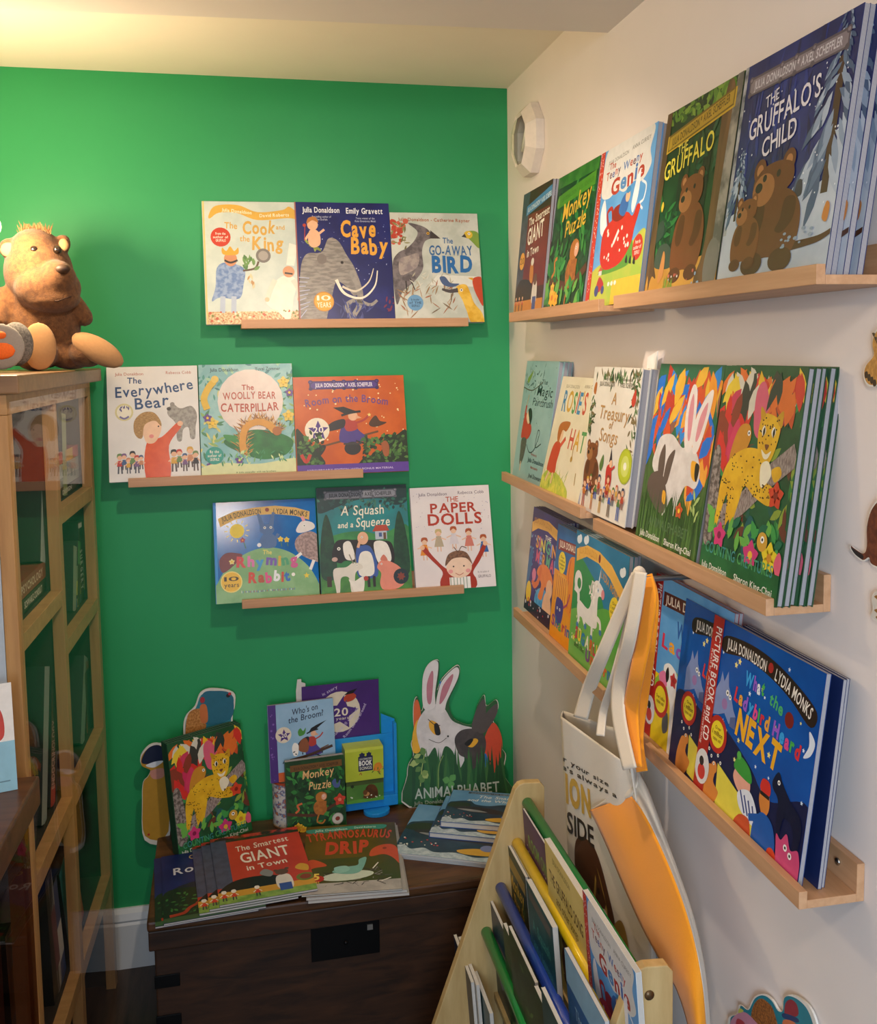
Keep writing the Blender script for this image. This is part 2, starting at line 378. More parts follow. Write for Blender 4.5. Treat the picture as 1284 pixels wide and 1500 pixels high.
def a_cave(A):
    A.r(0, 0, 100, 100, MM('#141c5e', '#1b2570', 12)); A.dots(60, (4, 18, 98, 70), .5, ['#8f9ad0', '#cfd4ee'], 2)
    A.t('Julia Donaldson', 8, 47, 9, 4.4, '#eef0f6'); A.t('Emily Gravett', 54, 93, 9.5, 4.6, '#eef0f6'); A.t('Bestselling author of', 18, 38, 13.5, 1.6, '#c4c9e2', .005); A.t('The Gruffalo', 22, 34, 16, 1.6, '#c4c9e2', .005); A.t('Twice winner of the', 64, 84, 14.5, 1.6, '#c4c9e2', .005); A.t('Kate Greenaway Medal', 63, 85, 17, 1.6, '#c4c9e2', .005)
    A.t('Cave', 47, 84, 30, 13, '#e8a83c', .035, jit=5); A.t('Baby', 57, 96, 45, 13, '#e8a83c', .035, jit=5)
    A.b([(2, 100), (3, 62), (10, 46), (26, 44), (34, 32), (44, 34), (52, 46), (60, 58), (66, 76), (58, 82), (50, 74), (40, 70), (34, 84), (26, 100)], MM('#9c9690', '#7f7a77', 40, stretch=(1, 4, 1)))
    A.l([(56, 60), (64, 78), (62, 92), (54, 98), (50, 90), (60, 86), (74, 90), (82, 86)], 7, MM('#9c9690', '#8a8582', 60), tip=.4)
    A.l([(40, 68), (48, 80), (66, 84), (80, 74), (84, 60)], 3.4, '#efe6d4', tip=.3); A.l([(46, 74), (60, 78), (74, 70), (80, 58)], 2.6, '#d9cfbc', tip=.3)
    A.e(26, 50, 5, 5.5, '#7b7370'); A.eye(47, 53, 1.6, '#2a2422')
    A.leaves(12, (12, 34, 24, 40), 9, 3, ['#7f8c3a', '#9aa74c'], 8); A.b([(13, 36), (14, 26), (20, 24), (25, 28), (25, 37), (18, 40)], SKIN); A.e(18, 20, 5.6, 6, SKIN); A.b([(12, 19), (14, 14), (21, 13), (24, 18), (18, 16)], '#b9793c')
    A.l([(24, 28), (30, 24)], 2.4, SKIN); A.l([(14, 28), (10, 33)], 2.4, SKIN); A.l([(10, 22), (9, 34)], .8, '#b5402c', False); A.e(9.5, 20.5, 1.8, 1.8, '#b5402c')
    roundel(A, 26, 87, 9.5, '#e7a531', ['10', 'YEARS'], '#fff4da', rim='#c98820', size=4)
    for k in range(9): A.l([(1, 98-k*4), (8+k % 3*2, 94-k*3.4)], .7, '#b9bedd', False)
    A.leaves(30, (40, 92, 74, 100), 10, 1.6, ['#4b5390', '#39417f'], 3, (30, 150)); A.leaves(8, (90, 82, 99, 96), 6, 2, ['#7a2c48'], 3); A.r(0, 0, 1.3, 100, '#a86a62')
def a_goaway(A):
    A.r(0, 0, 100, 100, MM('#b9bfb4', '#cdd0c6', 14)); A.p([(50, 60), (100, 62), (100, 72), (40, 70)], '#dcdcd2')
    A.t('Julia Donaldson · Catherine Rayner'.replace('·', '-'), 9, 91, 8, 2.9, '#a5572f', slope=-.6)
    A.t('The', 58, 70, 29.5, 5, '#2f6398', jit=4); A.t('GO-AWAY', 42, 92, 41, 8.5, '#2f6398', .02, jit=5); A.t('BIRD', 44, 90, 57.5, 14, '#2569a8', .045, jit=3)
    A.dots(26, (1, 8, 18, 30), 3, ['#b8402f', '#c9604a'], 4); A.leaves(16, (0, 8, 18, 34), 8, 2, ['#6f6a3c', '#8d8a58'], 6)
    A.b([(0, 52), (6, 40), (18, 34), (27, 26), (30, 18), (20, 10), (36, 13), (44, 18), (46, 24), (38, 28), (34, 38), (34, 54), (24, 66), (10, 76), (2, 88)], MM('#5b5457', '#7d7577', 50)); A.b([(8, 46), (18, 42), (30, 40), (28, 52), (18, 58), (8, 60)], MM('#a89c95', '#8b8081', 60))
    A.p([(45, 17), (56, 25), (44, 25)], '#3c3537'); A.eye(42, 20, 1.6, '#d8a52f')
    A.l([(19, 64), (24, 76)], 1.2, INK, False); A.l([(14, 66), (14, 78)], 1.2, INK, False)
    A.leaves(46, (6, 72, 66, 100), 12, 1.5, ['#9a7a55', '#b3977a', '#7d6a52', '#a56b4c'], 9, (20, 160)); A.leaves(30, (20, 60, 70, 80), 8, 1.2, ['#d2cfc0', '#b5ae97'], 10, (20, 160))
    A.b([(70, 74), (74, 70), (82, 70), (86, 78), (90, 88), (100, 100), (84, 100), (76, 84)], MM('#d9a52d', '#eec353', 30)); A.l([(72, 75), (62, 76), (54, 74)], 5, '#4c4648', tip=.5); A.eye(76, 75, 1.8, '#e9e2d0')
    A.b([(90, 64), (98, 62), (100, 66), (100, 90), (94, 82), (90, 72)], '#c0482c'); A.p([(90, 66), (84, 63), (90, 63)], '#d9a52d')
    A.b([(84, 20), (92, 17), (100, 20), (100, 34), (92, 28)], '#7d9c40'); A.e(88, 21, 5, 4.4, '#dcb83a'); A.p([(84, 20), (80, 23), (86, 24)], '#444'); A.eye(89, 20, 1.5)
    A.b([(52, 63), (58, 62), (64, 68), (74, 69), (66, 72), (56, 70)], '#4a5f86'); roundel(A, 23, 87, 9, '#6b9cc4', ['By the author', 'of THE', 'GRUFFALO'], '#26384c', size=2)
def a_every(A):
    A.r(0, 0, 100, 100, MM('#e9e6e2', '#e2dfdb', 10)); A.t('Julia Donaldson', 9, 40, 8, 2.5, '#b4644c', .005); A.t('Rebecca Cobb', 65, 93, 7.5, 2.5, '#b4644c', .005)
    A.t('The', 22, 38, 15.5, 5, '#32517e', jit=5); A.t('Everywhere', 9, 95, 28.5, 9, '#32517e', .015, arc=-.6, jit=5, slope=6); A.t('Bear', 30, 67, 40, 9.5, '#32517e', .015, jit=7, slope=3)
    A.e(18, 42, 10, 10, '#d8cf9a'); A.e(18, 42, 8, 8, '#efe9d6'); A.leaves(8, (12, 38, 24, 42), 4, 1.4, ['#5b5486'], 4, (60, 120)); A.l([(13, 46), (18, 48), (23, 46)], 2, '#7d76a6')
    A.b([(66, 40), (72, 36), (80, 40), (92, 38), (98, 46), (96, 58), (95, 68), (90, 68), (88, 58), (82, 60), (80, 70), (75, 69), (74, 54), (66, 46)], MM('#aaa59c', '#8f8a83', 120)); A.e(67, 40, 2.4, 2, '#4a443f'); A.e(71, 36, 2.6, 2.6, '#979189')
    A.b([(42, 70), (58, 66), (76, 53), (80, 57), (66, 74), (66, 100), (40, 100)], MM('#e0571e', '#d64c17', 30, rough=.22)); A.e(79, 54, 3.2, 3, SKIN)
    A.b([(38, 64), (34, 54), (40, 47), (52, 47), (58, 55), (56, 64), (50, 71), (42, 71)], '#f0c6a4'); A.b([(28, 60), (29, 50), (38, 43), (50, 43), (57, 50), (58, 56), (52, 51), (44, 52), (39, 56), (37, 66), (32, 66)], MM('#c09a5e', '#9c7440', 160, stretch=(1, 5, 1))); A.e(47, 65, 2.6, 2.2, '#e58e86'); A.e(55, 56, .9, .9, INK)
    cols = ['#c23b2e', '#3f5c86', '#d9a63c', '#6a8a4e', '#7d5a86', '#c98a62', '#2d2a2a']
    for i in range(6): child(A, 12+i*4.6, 97-(i % 2)*2, 17-(i % 3)*2, cols[i], '#4a4a55', cols[(i+3) % 7])
    for i in range(5): child(A, 71+i*6, 97-(i % 2)*2, 19-(i % 3)*2, cols[(i+2) % 7], '#5a4a45', cols[(i+6) % 7])
def a_woolly(A):
    A.r(0, 0, 100, 100, MM('#7fb6b8', '#9cc8c6', 18)); A.leaves(60, (0, 0, 100, 30), 8, 3, ['#4f9a90', '#a8cfa8', '#3f7f86'], 3); A.leaves(40, (0, 30, 22, 100), 9, 3, ['#4f8a60', '#8fb56a', '#d8d27a'], 5); A.leaves(40, (86, 10, 100, 70), 9, 3, ['#4f8a60', '#8fb56a'], 6)
    A.e(54, 35, 35, 35, '#e8d9cf'); A.t('Julia Donaldson', 12, 42, 6.6, 3, '#35504f', .01); A.t('Yuval Zommer', 60, 87, 6.2, 3, '#35504f', .01)
    A.t('The', 45, 58, 24.5, 4.6, '#b5472f'); A.t('WOOLLY BEAR', 25, 81, 33.5, 6.2, '#b5472f', .015, arc=.6); A.t('CATERPILLAR', 22, 84, 44, 7, '#b5472f', .02, arc=-1)
    A.b([(24, 73), (40, 65), (60, 62), (84, 66), (98, 74), (90, 86), (66, 90), (44, 84)], MM('#2f7f3f', '#276a38', 30)); A.b([(24, 66), (40, 68), (48, 72), (32, 74)], '#3f8f4a')
    sp = smooth([(45, 84), (44, 72), (48, 60), (60, 55), (72, 58), (80, 64)], 8, False); g = random.Random(2)
    for i, (x, y) in enumerate(sp): A.leaves(7, (x-5, y-4, x+5, y+4), 9, .9, ['#c98a3c', '#8d5a2a', '#e0b465'], i, (20, 160))
    A.l([(45, 84), (44, 72), (48, 60), (60, 55), (72, 58), (80, 64)], 7, '#d99a3c'); A.e(81, 64, 5, 5, '#b06a30'); A.e(83, 57, .9, .9, INK)
    sp = [(8, 42), (5, 32), (10, 22), (16, 16)]; A.l(sp, 7, '#e0b83c'); A.e(17, 14, 4, 4, '#e9c75a')
    for x, y in ((13, 55), (90, 18), (94, 50)): A.flower(x, y, 7, '#e6c95a')
    for x, y in ((8, 50), (40, 90), (10, 94), (96, 28)): A.flower(x, y, 5, '#6a4a92')
    A.b([(0, 96), (20, 92), (60, 94), (100, 90), (100, 100), (0, 100)], '#d6dca6'); A.leaves(50, (20, 84, 100, 96), 6, 1.6, ['#3f8f5a', '#7fb56a', '#cfe0a0'], 8, (30, 150))
    roundel(A, 14, 85, 9.5, '#2e9a8a', ['By the', 'author of', 'GRUFFALO'], size=2.4); A.t('A little caterpillar with ten brothers', 36, 78, 98.5, 1.6, '#5a6a3c', .005)
def leafmass(A, pts, seed, n=70, cols=('#2e4a24', '#3f6a30', '#1c2f1a', '#55803a')):
    A.b(pts, cols[2]); xs = [p[0] for p in pts]; ys = [p[1] for p in pts]; A.leaves(n, (min(xs)+3, min(ys)+5, max(xs)-2, max(ys)-1), 5, 3, list(cols), seed)
def witch(A, x, y, s, hat=((-7, -17), (7, -20), (-8, -27), (-20, -26))):
    f = lambda a, b: (x+a*s, y+b*s)
    A.l([f(-34, 26), f(30, 8)], 1.6*s+.5, '#6a4726', False); A.b([f(-46, 34), f(-34, 24), f(-30, 28), f(-38, 40)], '#2b2626')
    A.b([f(-10, -2), f(2, -4), f(8, 6), f(18, 18), f(4, 22), f(-14, 20)], '#4b3a86'); A.b([f(-8, -8), f(4, -8), f(6, 4), f(-6, 6)], '#b03a30'); A.b([f(-8, -10), f(-22, -6), f(-32, 6), f(-16, 4), f(-8, 0)], '#27242a')
    A.l([f(4, -4), f(14, -8), f(20, -14)], 2*s+.4, '#b03a30'); A.e(*f(2, -14), 5.4*s, 5.4*s, '#e3b08c'); A.p([f(6, -15), f(12, -11), f(5, -10)], '#e0a480')
    A.p([f(*q) for q in hat], '#1d1b1e'); A.l([f(-11, -15), f(0, -18.5), f(11, -20)], 1.8*s+.6, '#1d1b1e'); A.l([f(4, 20), f(20, 26), f(26, 24)], 1.8*s, '#27242a')
def a_room(A):
    A.r(0, 0, 100, 100, MM('#cc5f14', '#c0540f', 14)); A.dots(46, (3, 3, 97, 70), .7, ['#f2d9a0'], 5)
    plate(A, 15, 75, 6, 13, '#4b3183', '#2e1d58', 'JULIA DONALDSON * AXEL SCHEFFLER', '#eee6f2')
    A.t('Room on the Broom', 10, 84, 33, 7.5, '#6a3f7c', .02, arc=4.5, jit=3)
    witch(A, 50, 55, .80); A.star(66.5, 43, 2, '#f3d778')
    A.b([(66, 52), (72, 44), (76, 50), (82, 52), (74, 56), (68, 56)], '#4a2f1c'); A.e(50, 79, 7.5, 6, '#2c2a2b'); A.r(42, 73, 16, 2, '#3c393a')
    A.e(19, 58, 11, 11, '#efe3cb'); A.star(20, 59, 9.5, '#4b3183'); A.t('20', 15.5, 24.5, 61, 6, '#f2ead8', .02); A.t('years', 16.5, 23, 65, 2, '#f2ead8', .005)
    leafmass(A, [(0, 58), (6, 62), (12, 74), (20, 84), (24, 96), (0, 97)], 3); leafmass(A, [(56, 94), (62, 88), (70, 88), (76, 82), (80, 66), (90, 66), (100, 62), (100, 97), (58, 97)], 4, 130)
    A.b([(76, 76), (80, 72), (83, 78), (82, 88), (78, 88)], '#a05a34'); A.l([(4, 84), (8, 92), (12, 84)], 3, '#c23a2a'); A.r(0, 95.5, 100, 4.5, '#5b3a95'); A.t('ANNIVERSARY EDITION WITH BONUS MATERIAL', 8, 86, 98.6, 1.9, '#d9c8ec', .005)
def a_rhyme(A):
    A.r(0, 0, 100, 100, MM('#1576c2', '#0f63ad', 8, rough=.15)); A.r(0, 0, 2.4, 100, '#2c90d8')
    A.b([(0, 100), (2, 84), (14, 66), (32, 54), (52, 50), (72, 56), (90, 72), (100, 92), (100, 100)], MM('#7fae72', '#8fba80', 20))
    A.p([(4, 17), (20, 10), (40, 7), (60, 6), (80, 9), (94, 14), (93, 23), (80, 18), (60, 15), (40, 15), (20, 19), (6, 26)], '#e3b45a')
    A.t('JULIA DONALDSON', 8, 46, 21, 5, '#3a2a1a', .02, arc=1.5, slope=7, jit=4); A.t('LYDIA MONKS', 58, 91, 14.5, 5, '#3a2a1a', .02, arc=1, slope=-5, jit=4); A.e(52, 10, 2, 2, '#8a2f22')
    A.e(22, 31, 7, 7, '#f0d23a'); [A.l([(22+9*cos(k), 31-9*sin(k)), (22+12*cos(k), 31-12*sin(k))], 1, '#f6e490', False) for k in [i*pi/6 for i in range(12)]]
    A.b([(46, 50), (44, 42), (48, 36), (56, 36), (60, 42), (58, 50)], '#4a6d9e'); A.b([(44, 32), (48, 26), (56, 26), (58, 33), (52, 38)], '#4a6d9e'); A.l([(47, 28), (43, 14)], 5, '#4a6d9e', False, .5); A.l([(55, 28), (58, 13)], 5, '#4a6d9e', False, .5)
    A.eye(49, 29, 1.3); A.eye(55, 29, 1.3); A.l([(59, 42), (62, 36)], 3, '#4a6d9e'); A.e(43, 47, 2, 2, '#eee')
    A.b([(78, 46), (84, 38), (96, 36), (104, 46), (104, 68), (90, 64), (80, 56)], MM('#b59890', '#8d7470', 150)); A.b([(80, 32), (86, 24), (96, 26), (98, 32), (88, 36), (81, 36)], '#e8e0da'); A.eye(88, 29, 1.4); A.l([(84, 58), (74, 66)], 3, '#efeae4', False); A.l([(96, 66), (92, 76)], 3, '#efeae4', False); A.l([(88, 24), (86, 19)], 3, '#e79aa0', False)
    for x, y in ((64, 42), (70, 43)): A.l([(x, y), (x+1, 50)], .7, '#3f7a3c', False); A.flower(x, y, 3, '#f0cf3a')
    A.l([(28, 42), (30, 50)], .8, '#3f7a3c', False); A.flower(27, 41, 3, '#b03a5a'); A.b([(4, 62), (10, 54), (20, 54), (26, 58), (8, 74)], '#7a3a3a')
    A.t('The', 46, 55, 57, 4.2, '#f0e070', jit=8); cols = ['#d64a4a', '#e07ab0', '#3f9ad2', '#7a5ab0', '#e0b03a', '#4aa070', '#d0568f']
    A.t('Rhyming', 20, 80, 69, 9.5, cols, .05, jit=8); A.t('Rabbit', 31, 72, 86, 9.5, ['#d6452e', '#b8502c', '#e0508a', '#f0f0f0', '#d0452e', '#2f6fc0'], .05, jit=8)
    A.flower(16, 63, 3, '#f2e08a'); A.star(88, 82, 3.2, '#f0d23a'); A.e(75, 80, 1.8, 1.8, '#f6f2e6'); roundel(A, 15, 84, 9.3, '#eebc2c', ['10', 'years'], '#4a3a1a', rim='#f7dc7a', size=4.2)
    A.t('By the bestselling author of What the Ladybird Heard', 24, 76, 96, 2.2, ['#e6e6da', '#3f6fc0', '#c04a4a', '#3f6fc0'], .01)
def a_squash(A):
    A.r(0, 0, 100, 100, MM('#1c8a8c', '#23777c', 12)); A.b([(0, 56), (20, 46), (46, 44), (70, 48), (100, 42), (100, 100), (0, 100)], MM('#2f7a44', '#3f8f4a', 20)); A.r(0, 80, 100, 20, MM('#4f8f3a', '#3f7a34', 30))
    leafmass(A, [(0, 0), (100, 0), (100, 16), (86, 20), (70, 13), (40, 14), (20, 20), (0, 24)], 5, 120, ('#1d4a46', '#2c6a5a', '#173a3a', '#3a7a66'))
    for x in (9, 90): A.b([(x-8, 86), (x-7, 50), (x, 26), (x+7, 50), (x+8, 86)], MM('#1d4a30', '#173c2a', 60)); A.l([(x, 86), (x, 96)], 5, '#3a2a1c', False)
    plate(A, 9, 87, 5, 11, '#8f8f96', '#5f6068', 'JULIA DONALDSON * AXEL SCHEFFLER', '#2f3136')
    A.t('A Squash', 25, 73, 28, 8.5, '#f2ead2', .01, jit=5, shear=.1); A.t('and a', 21, 38, 40, 5, '#f2ead2', jit=5, shear=.1); A.t('Squeeze', 41, 79, 40, 8.5, '#f2ead2', .01, jit=5, shear=.1)
    A.r(62, 44, 13, 9, '#b8c0cc'); A.p([(59, 45), (63, 39), (75, 39), (78, 45)], '#b5452e'); A.r(66, 46.5, 3.4, 4, '#3f5a8c'); A.r(71, 46.5, 3, 6.5, '#6a4a2e')
    A.b([(14, 62), (20, 52), (38, 52), (66, 54), (80, 58), (80, 78), (60, 78), (30, 72), (22, 74), (14, 70)], '#1f1c1d'); A.b([(60, 56), (74, 57), (78, 74), (64, 76)], '#ece6dc'); A.b([(26, 56), (34, 54), (38, 70), (28, 70)], '#ece6dc'); A.eye(21, 60, 1.8); A.e(16, 70, 3.2, 2.4, '#c9a79a')
    A.b([(40, 86), (40, 62), (47, 58), (56, 60), (62, 74), (62, 88), (50, 90)], '#3557a0'); A.b([(44, 66), (56, 66), (58, 86), (42, 86)], '#e9e4d8'); A.e(48, 51, 6, 7, '#e6b08c'); A.eye(47, 50, 1.2); A.l([(42, 60), (44, 55)], 3, '#e6b08c'); A.l([(52, 88), (52, 97)], 3, INK, False); A.l([(58, 88), (58, 97)], 3, INK, False)
    A.b([(14, 80), (28, 78), (36, 74), (44, 76), (46, 80), (38, 84), (36, 98), (32, 98), (30, 88), (22, 88), (20, 98), (16, 98)], '#ddd6c8'); A.l([(36, 75), (32, 66)], 1.2, '#8a8070'); A.l([(39, 75), (38, 66)], 1.2, '#8a8070'); A.eye(40, 77, 1)
    A.b([(62, 80), (66, 74), (74, 74), (88, 82), (92, 96), (66, 98), (66, 86)], '#e08a74'); A.eye(67, 77, 1); A.b([(66, 73), (70, 68), (74, 74)], '#cf765f')
    A.b([(30, 90), (36, 92), (46, 88), (46, 98), (36, 99)], '#e8e2d6'); A.e(49, 90, 2.6, 2.6, '#b0342a'); A.e(88, 90, 8.5, 8.5, '#1f2f38'); A.star(88, 90, 5, '#8a4030', 7, .6)
def a_dolls(A):
    A.r(0, 0, 100, 100, MM('#e9dfdc', '#e3d8d6', 8)); A.dots(60, (2, 6, 98, 46), .6, ['#c9b8b8', '#bcb2c4'], 3)
    A.t('Julia Donaldson', 10, 46, 9, 3, '#7d6a74', .008); A.t('Rebecca Cobb', 60, 93, 8.5, 3, '#7d6a74', .008)
    A.t('THE', 44, 60, 16, 5, '#c0502e', .008); A.t('PAPER', 24, 82, 27, 9, '#b53a26', .02); A.t('DOLLS', 20, 88, 39.5, 10.5, '#b53a26', .025)
    for x, y, c in ((14, 60, '#e08a2c'), (32, 52, '#b9a88c'), (51, 50, '#d9cfd2'), (70, 53, '#d07a6a'), (88, 60, '#2f62a0')):
        A.p([(x-3, y-1), (x+3, y-1), (x+6, y+10), (x-6, y+10)], c); A.e(x, y-4, 3.6, 3.6, '#eac0a0'); A.b([(x-4, y-4), (x-3, y-8), (x+3, y-8), (x+4, y-4), (x, y-6)], '#b0552e' if x != 32 else '#c9b27a')
        A.l([(x-3, y+1), (x-9, y+3)], 1.4, '#eac0a0', False); A.l([(x+3, y+1), (x+9, y+3)], 1.4, '#eac0a0', False); A.l([(x-2, y+10), (x-2, y+15)], 1.4, '#e2b596', False); A.l([(x+2, y+10), (x+2, y+15)], 1.4, '#e2b596', False)
    A.b([(32, 100), (34, 88), (20, 74), (10, 64), (14, 61), (26, 74), (42, 86), (66, 86), (78, 74), (88, 61), (91, 64), (82, 78), (72, 90), (74, 100)], '#a8331f'); A.e(11, 62, 3, 3, SKIN); A.e(90, 61, 3, 3, SKIN)
    A.r(42, 94, 26, 6, '#eee9e2'); [A.r(43+k*4, 94, 1, 6, '#8fa08c') for k in range(6)]
    A.e(55, 84, 16, 13, '#f0cdb2'); A.b([(38, 82), (42, 71), (54, 67), (66, 70), (72, 82), (64, 75), (48, 75)], MM('#6a4a36', '#8a6046', 150)); A.l([(56, 68), (60, 63), (66, 65)], 1, '#6a4a36'); A.l([(54, 68), (50, 63)], 1, '#6a4a36')
    A.e(48, 83, 1, 1, INK); A.e(61, 83, 1, 1, INK); A.e(44, 88, 3, 2.4, '#e79a96'); A.e(66, 88, 3, 2.4, '#e79a96'); A.l([(50, 90), (55, 92), (60, 90)], .8, '#b5604c')
    A.t('By the author of', 78, 92, 91, 1.7, '#8a7a7a', .004); A.t('GRUFFALO', 78, 94, 96, 2.6, '#8a7a7a', .01)
def a_giant(A):
    A.r(0, 0, 100, 100, MM('#3a1c18', '#4a2018', 10)); A.r(0, 0, 24, 90, MM('#3f434f', '#4c5262', 40)); A.r(24, 20, 76, 62, MM('#6d1f18', '#7c251b', 8))
    A.p([(16, 12), (100, 4), (100, 13), (16, 20)], '#4d83b8'); A.t('JULIA DONALDSON * AXEL SCHEFFLER', 20, 104, 17.5, 3.6, '#dfe8f0', slope=5)
    A.t('The Smartest', 29, 98, 30, 6, '#efe8da', slope=4, jit=3); A.t('GIANT', 30, 84, 46, 12.5, '#f2ecdf', .02, slope=4); A.t('in Town', 32, 72, 56, 6, '#efe8da', slope=2, jit=3)
    roundel(A, 16, 58, 9, '#e6a42c', ['20'], '#7a4a12', size=5)
    A.b([(0, 88), (10, 76), (30, 74), (56, 78), (60, 90), (0, 96)], '#231f22'); A.r(0, 92, 100, 8, '#c9812c'); A.b([(50, 76), (48, 66), (54, 60), (60, 66), (60, 78)], '#c9812c'); A.e(55, 61, 5, 4, '#d9d2c6'); A.b([(62, 94), (64, 78), (76, 78), (78, 94)], '#d6d0c8'); A.r(65, 90, 12, 9, '#3a4f8c'); A.e(70, 76, 6, 6, '#6a4a34')
    for x in (6, 18, 30): child(A, x, 99, 12, '#c8482c', '#3a3a40', '#2a2220')
def a_giantred(A):
    A.r(0, 0, 100, 100, MM('#c8402f', '#b93a2b', 8)); A.r(0, 0, 17, 78, MM('#4a5470', '#3f4862', 40)); A.r(0, 0, 100, 5, MM('#c8402f', '#26221c', 40)); A.r(17, 5, 83, 4, MM('#2f3a20', '#26221c', 60))
    A.t('The Smartest', 26, 86, 27, 8, '#f0e6d4', .01, slope=6, jit=3, shear=.1); A.t('GIANT', 30, 84, 46, 15, '#f4ecdc', .015, slope=3); A.t('in Town', 34, 78, 58, 7, '#f0e6d4', slope=3, jit=3)
    A.b([(0, 84), (14, 72), (36, 68), (64, 72), (64, 84), (0, 92)], '#1b191c'); A.r(0, 84, 100, 10, '#d29a34'); A.r(0, 92, 100, 8, MM('#8fae52', '#6f9440', 40))
    A.b([(62, 90), (62, 74), (74, 72), (78, 80), (76, 92)], '#dcd6ce'); A.r(63, 84, 13, 10, '#33509a'); A.e(69, 68, 7, 6, '#5f4638'); A.e(63, 65, 2.4, 2.4, '#5f4638'); A.e(75, 64, 2.4, 2.4, '#5f4638')
    A.b([(46, 66), (52, 60), (60, 66), (56, 72)], '#8a8a8a'); A.e(92, 80, 10, 8, '#6a7a30'); A.e(92, 80, 6, 5, '#8a3a2a'); A.b([(84, 66), (90, 60), (98, 64), (96, 72)], '#d2a03a')
    for x in (6, 16, 40): child(A, x, 96, 14, '#d23a2a', '#444', '#eee6da', '#efe6da')
def jungle(A, seed=3):
    A.r(0, 0, 100, 100, MM('#173a1c', '#244f24', 12)); A.leaves(150, (0, 12, 100, 100), 15, 6, ['#1f5a2a', '#2f7a34', '#143318', '#3f8a3c', '#1a4a2c'], seed)
def monkeyfig(A, x, y, s, c='#b5702c'):
    f = lambda a, b: (x+a*s, y+b*s*.66)
    A.l([f(-4, 12), f(-8, 30), f(2, 36), f(8, 28)], 3*s, c); A.b([f(-12, 8), f(-14, -10), f(-4, -22), f(8, -18), f(12, 0), f(8, 12), f(-4, 14)], MM(c, '#9a5a24', 80))
    A.b([f(-8, -22), f(-8, -36), f(2, -42), f(12, -36), f(12, -24), f(2, -18)], c); A.e(*f(7, -29), 5*s, 6*s, '#e2a98c'); A.eye(*f(6, -31), 1.3*s); A.l([f(-2, -12), f(8, -6), f(10, -18)], 4*s, '#a8642a'); A.l([f(-6, 8), f(6, 14)], 5*s, '#a8642a')
def a_monkey(A):
    jungle(A); A.r(0, 0, 100, 9, MM('#2f6a24', '#3f7f2c', 30)); A.p([(6, 15), (96, 9), (96, 19), (6, 25)], '#4f8f22'); A.e(7, 20, 3, 5*.9, '#6aa03a'); A.t('JULIA DONALDSON * AXEL SCHEFFLER', 12, 92, 21, 3, '#3f7a1c', slope=5)
    A.t('Monkey', 24, 90, 37, 12.5, '#e8b83a', .01, slope=8, jit=4, shear=.12); A.t('Puzzle', 36, 84, 50, 11, '#e8b83a', .01, slope=5, jit=4, shear=.12)
    A.l([(0, 84), (20, 80), (44, 86), (70, 86), (100, 76)], 7, '#5a3420'); monkeyfig(A, 64, 80, .95); A.leaves(24, (4, 64, 40, 82), 16, 7, ['#2f8a3c', '#45a04a', '#1f6a30'], 5, (20, 160)); A.leaves(20, (0, 88, 100, 100), 15, 6, ['#2f8a3c', '#6ab04a'], 6, (20, 160))
    A.l([(14, 78), (20, 74), (18, 66), (24, 64)], 3, '#c9762c'); A.flower(22, 94, 9, '#f0b52c', '#e07a2c', 6); A.flower(32, 96, 7, '#f0b52c', '#e07a2c', 6); A.flower(20, 87, 6, '#f0c24a', '#e07a2c', 6)
def a_monkeyboard(A):
    jungle(A, 5); A.r(8, 6, 88, 9, '#6f4c22'); A.t('JULIA DONALDSON * AXEL SCHEFFLER', 14, 90, 13, 4, '#3a2610')
    A.t('Monkey', 28, 82, 27, 11, '#e2b478', .01, slope=2, jit=4, shear=.12); A.t('Puzzle', 38, 76, 43, 11, '#e2b478', .01, jit=4, shear=.12)
    A.l([(0, 72), (24, 76), (50, 78), (80, 68), (100, 60)], 5, '#54301e'); monkeyfig(A, 57, 71, .85); A.l([(14, 72), (20, 68), (18, 62), (26, 60)], 3.4, '#c9663c'); A.flower(90, 62, 11, '#c8402c', '#e07a5a'); A.flower(18, 92, 8, '#e8b02c', '#e0902c', 6); A.flower(26, 96, 7, '#e8b02c', '#e0902c', 6)
    A.b([(78, 36), (84, 32), (86, 40), (92, 34), (90, 44), (82, 44)], '#4a5a8c'); roundel(A, 85, 88, 9, '#c9c2b4', [''], rim='#8a8478'); A.e(85, 88, 4, 3.6, '#8a3a2a')
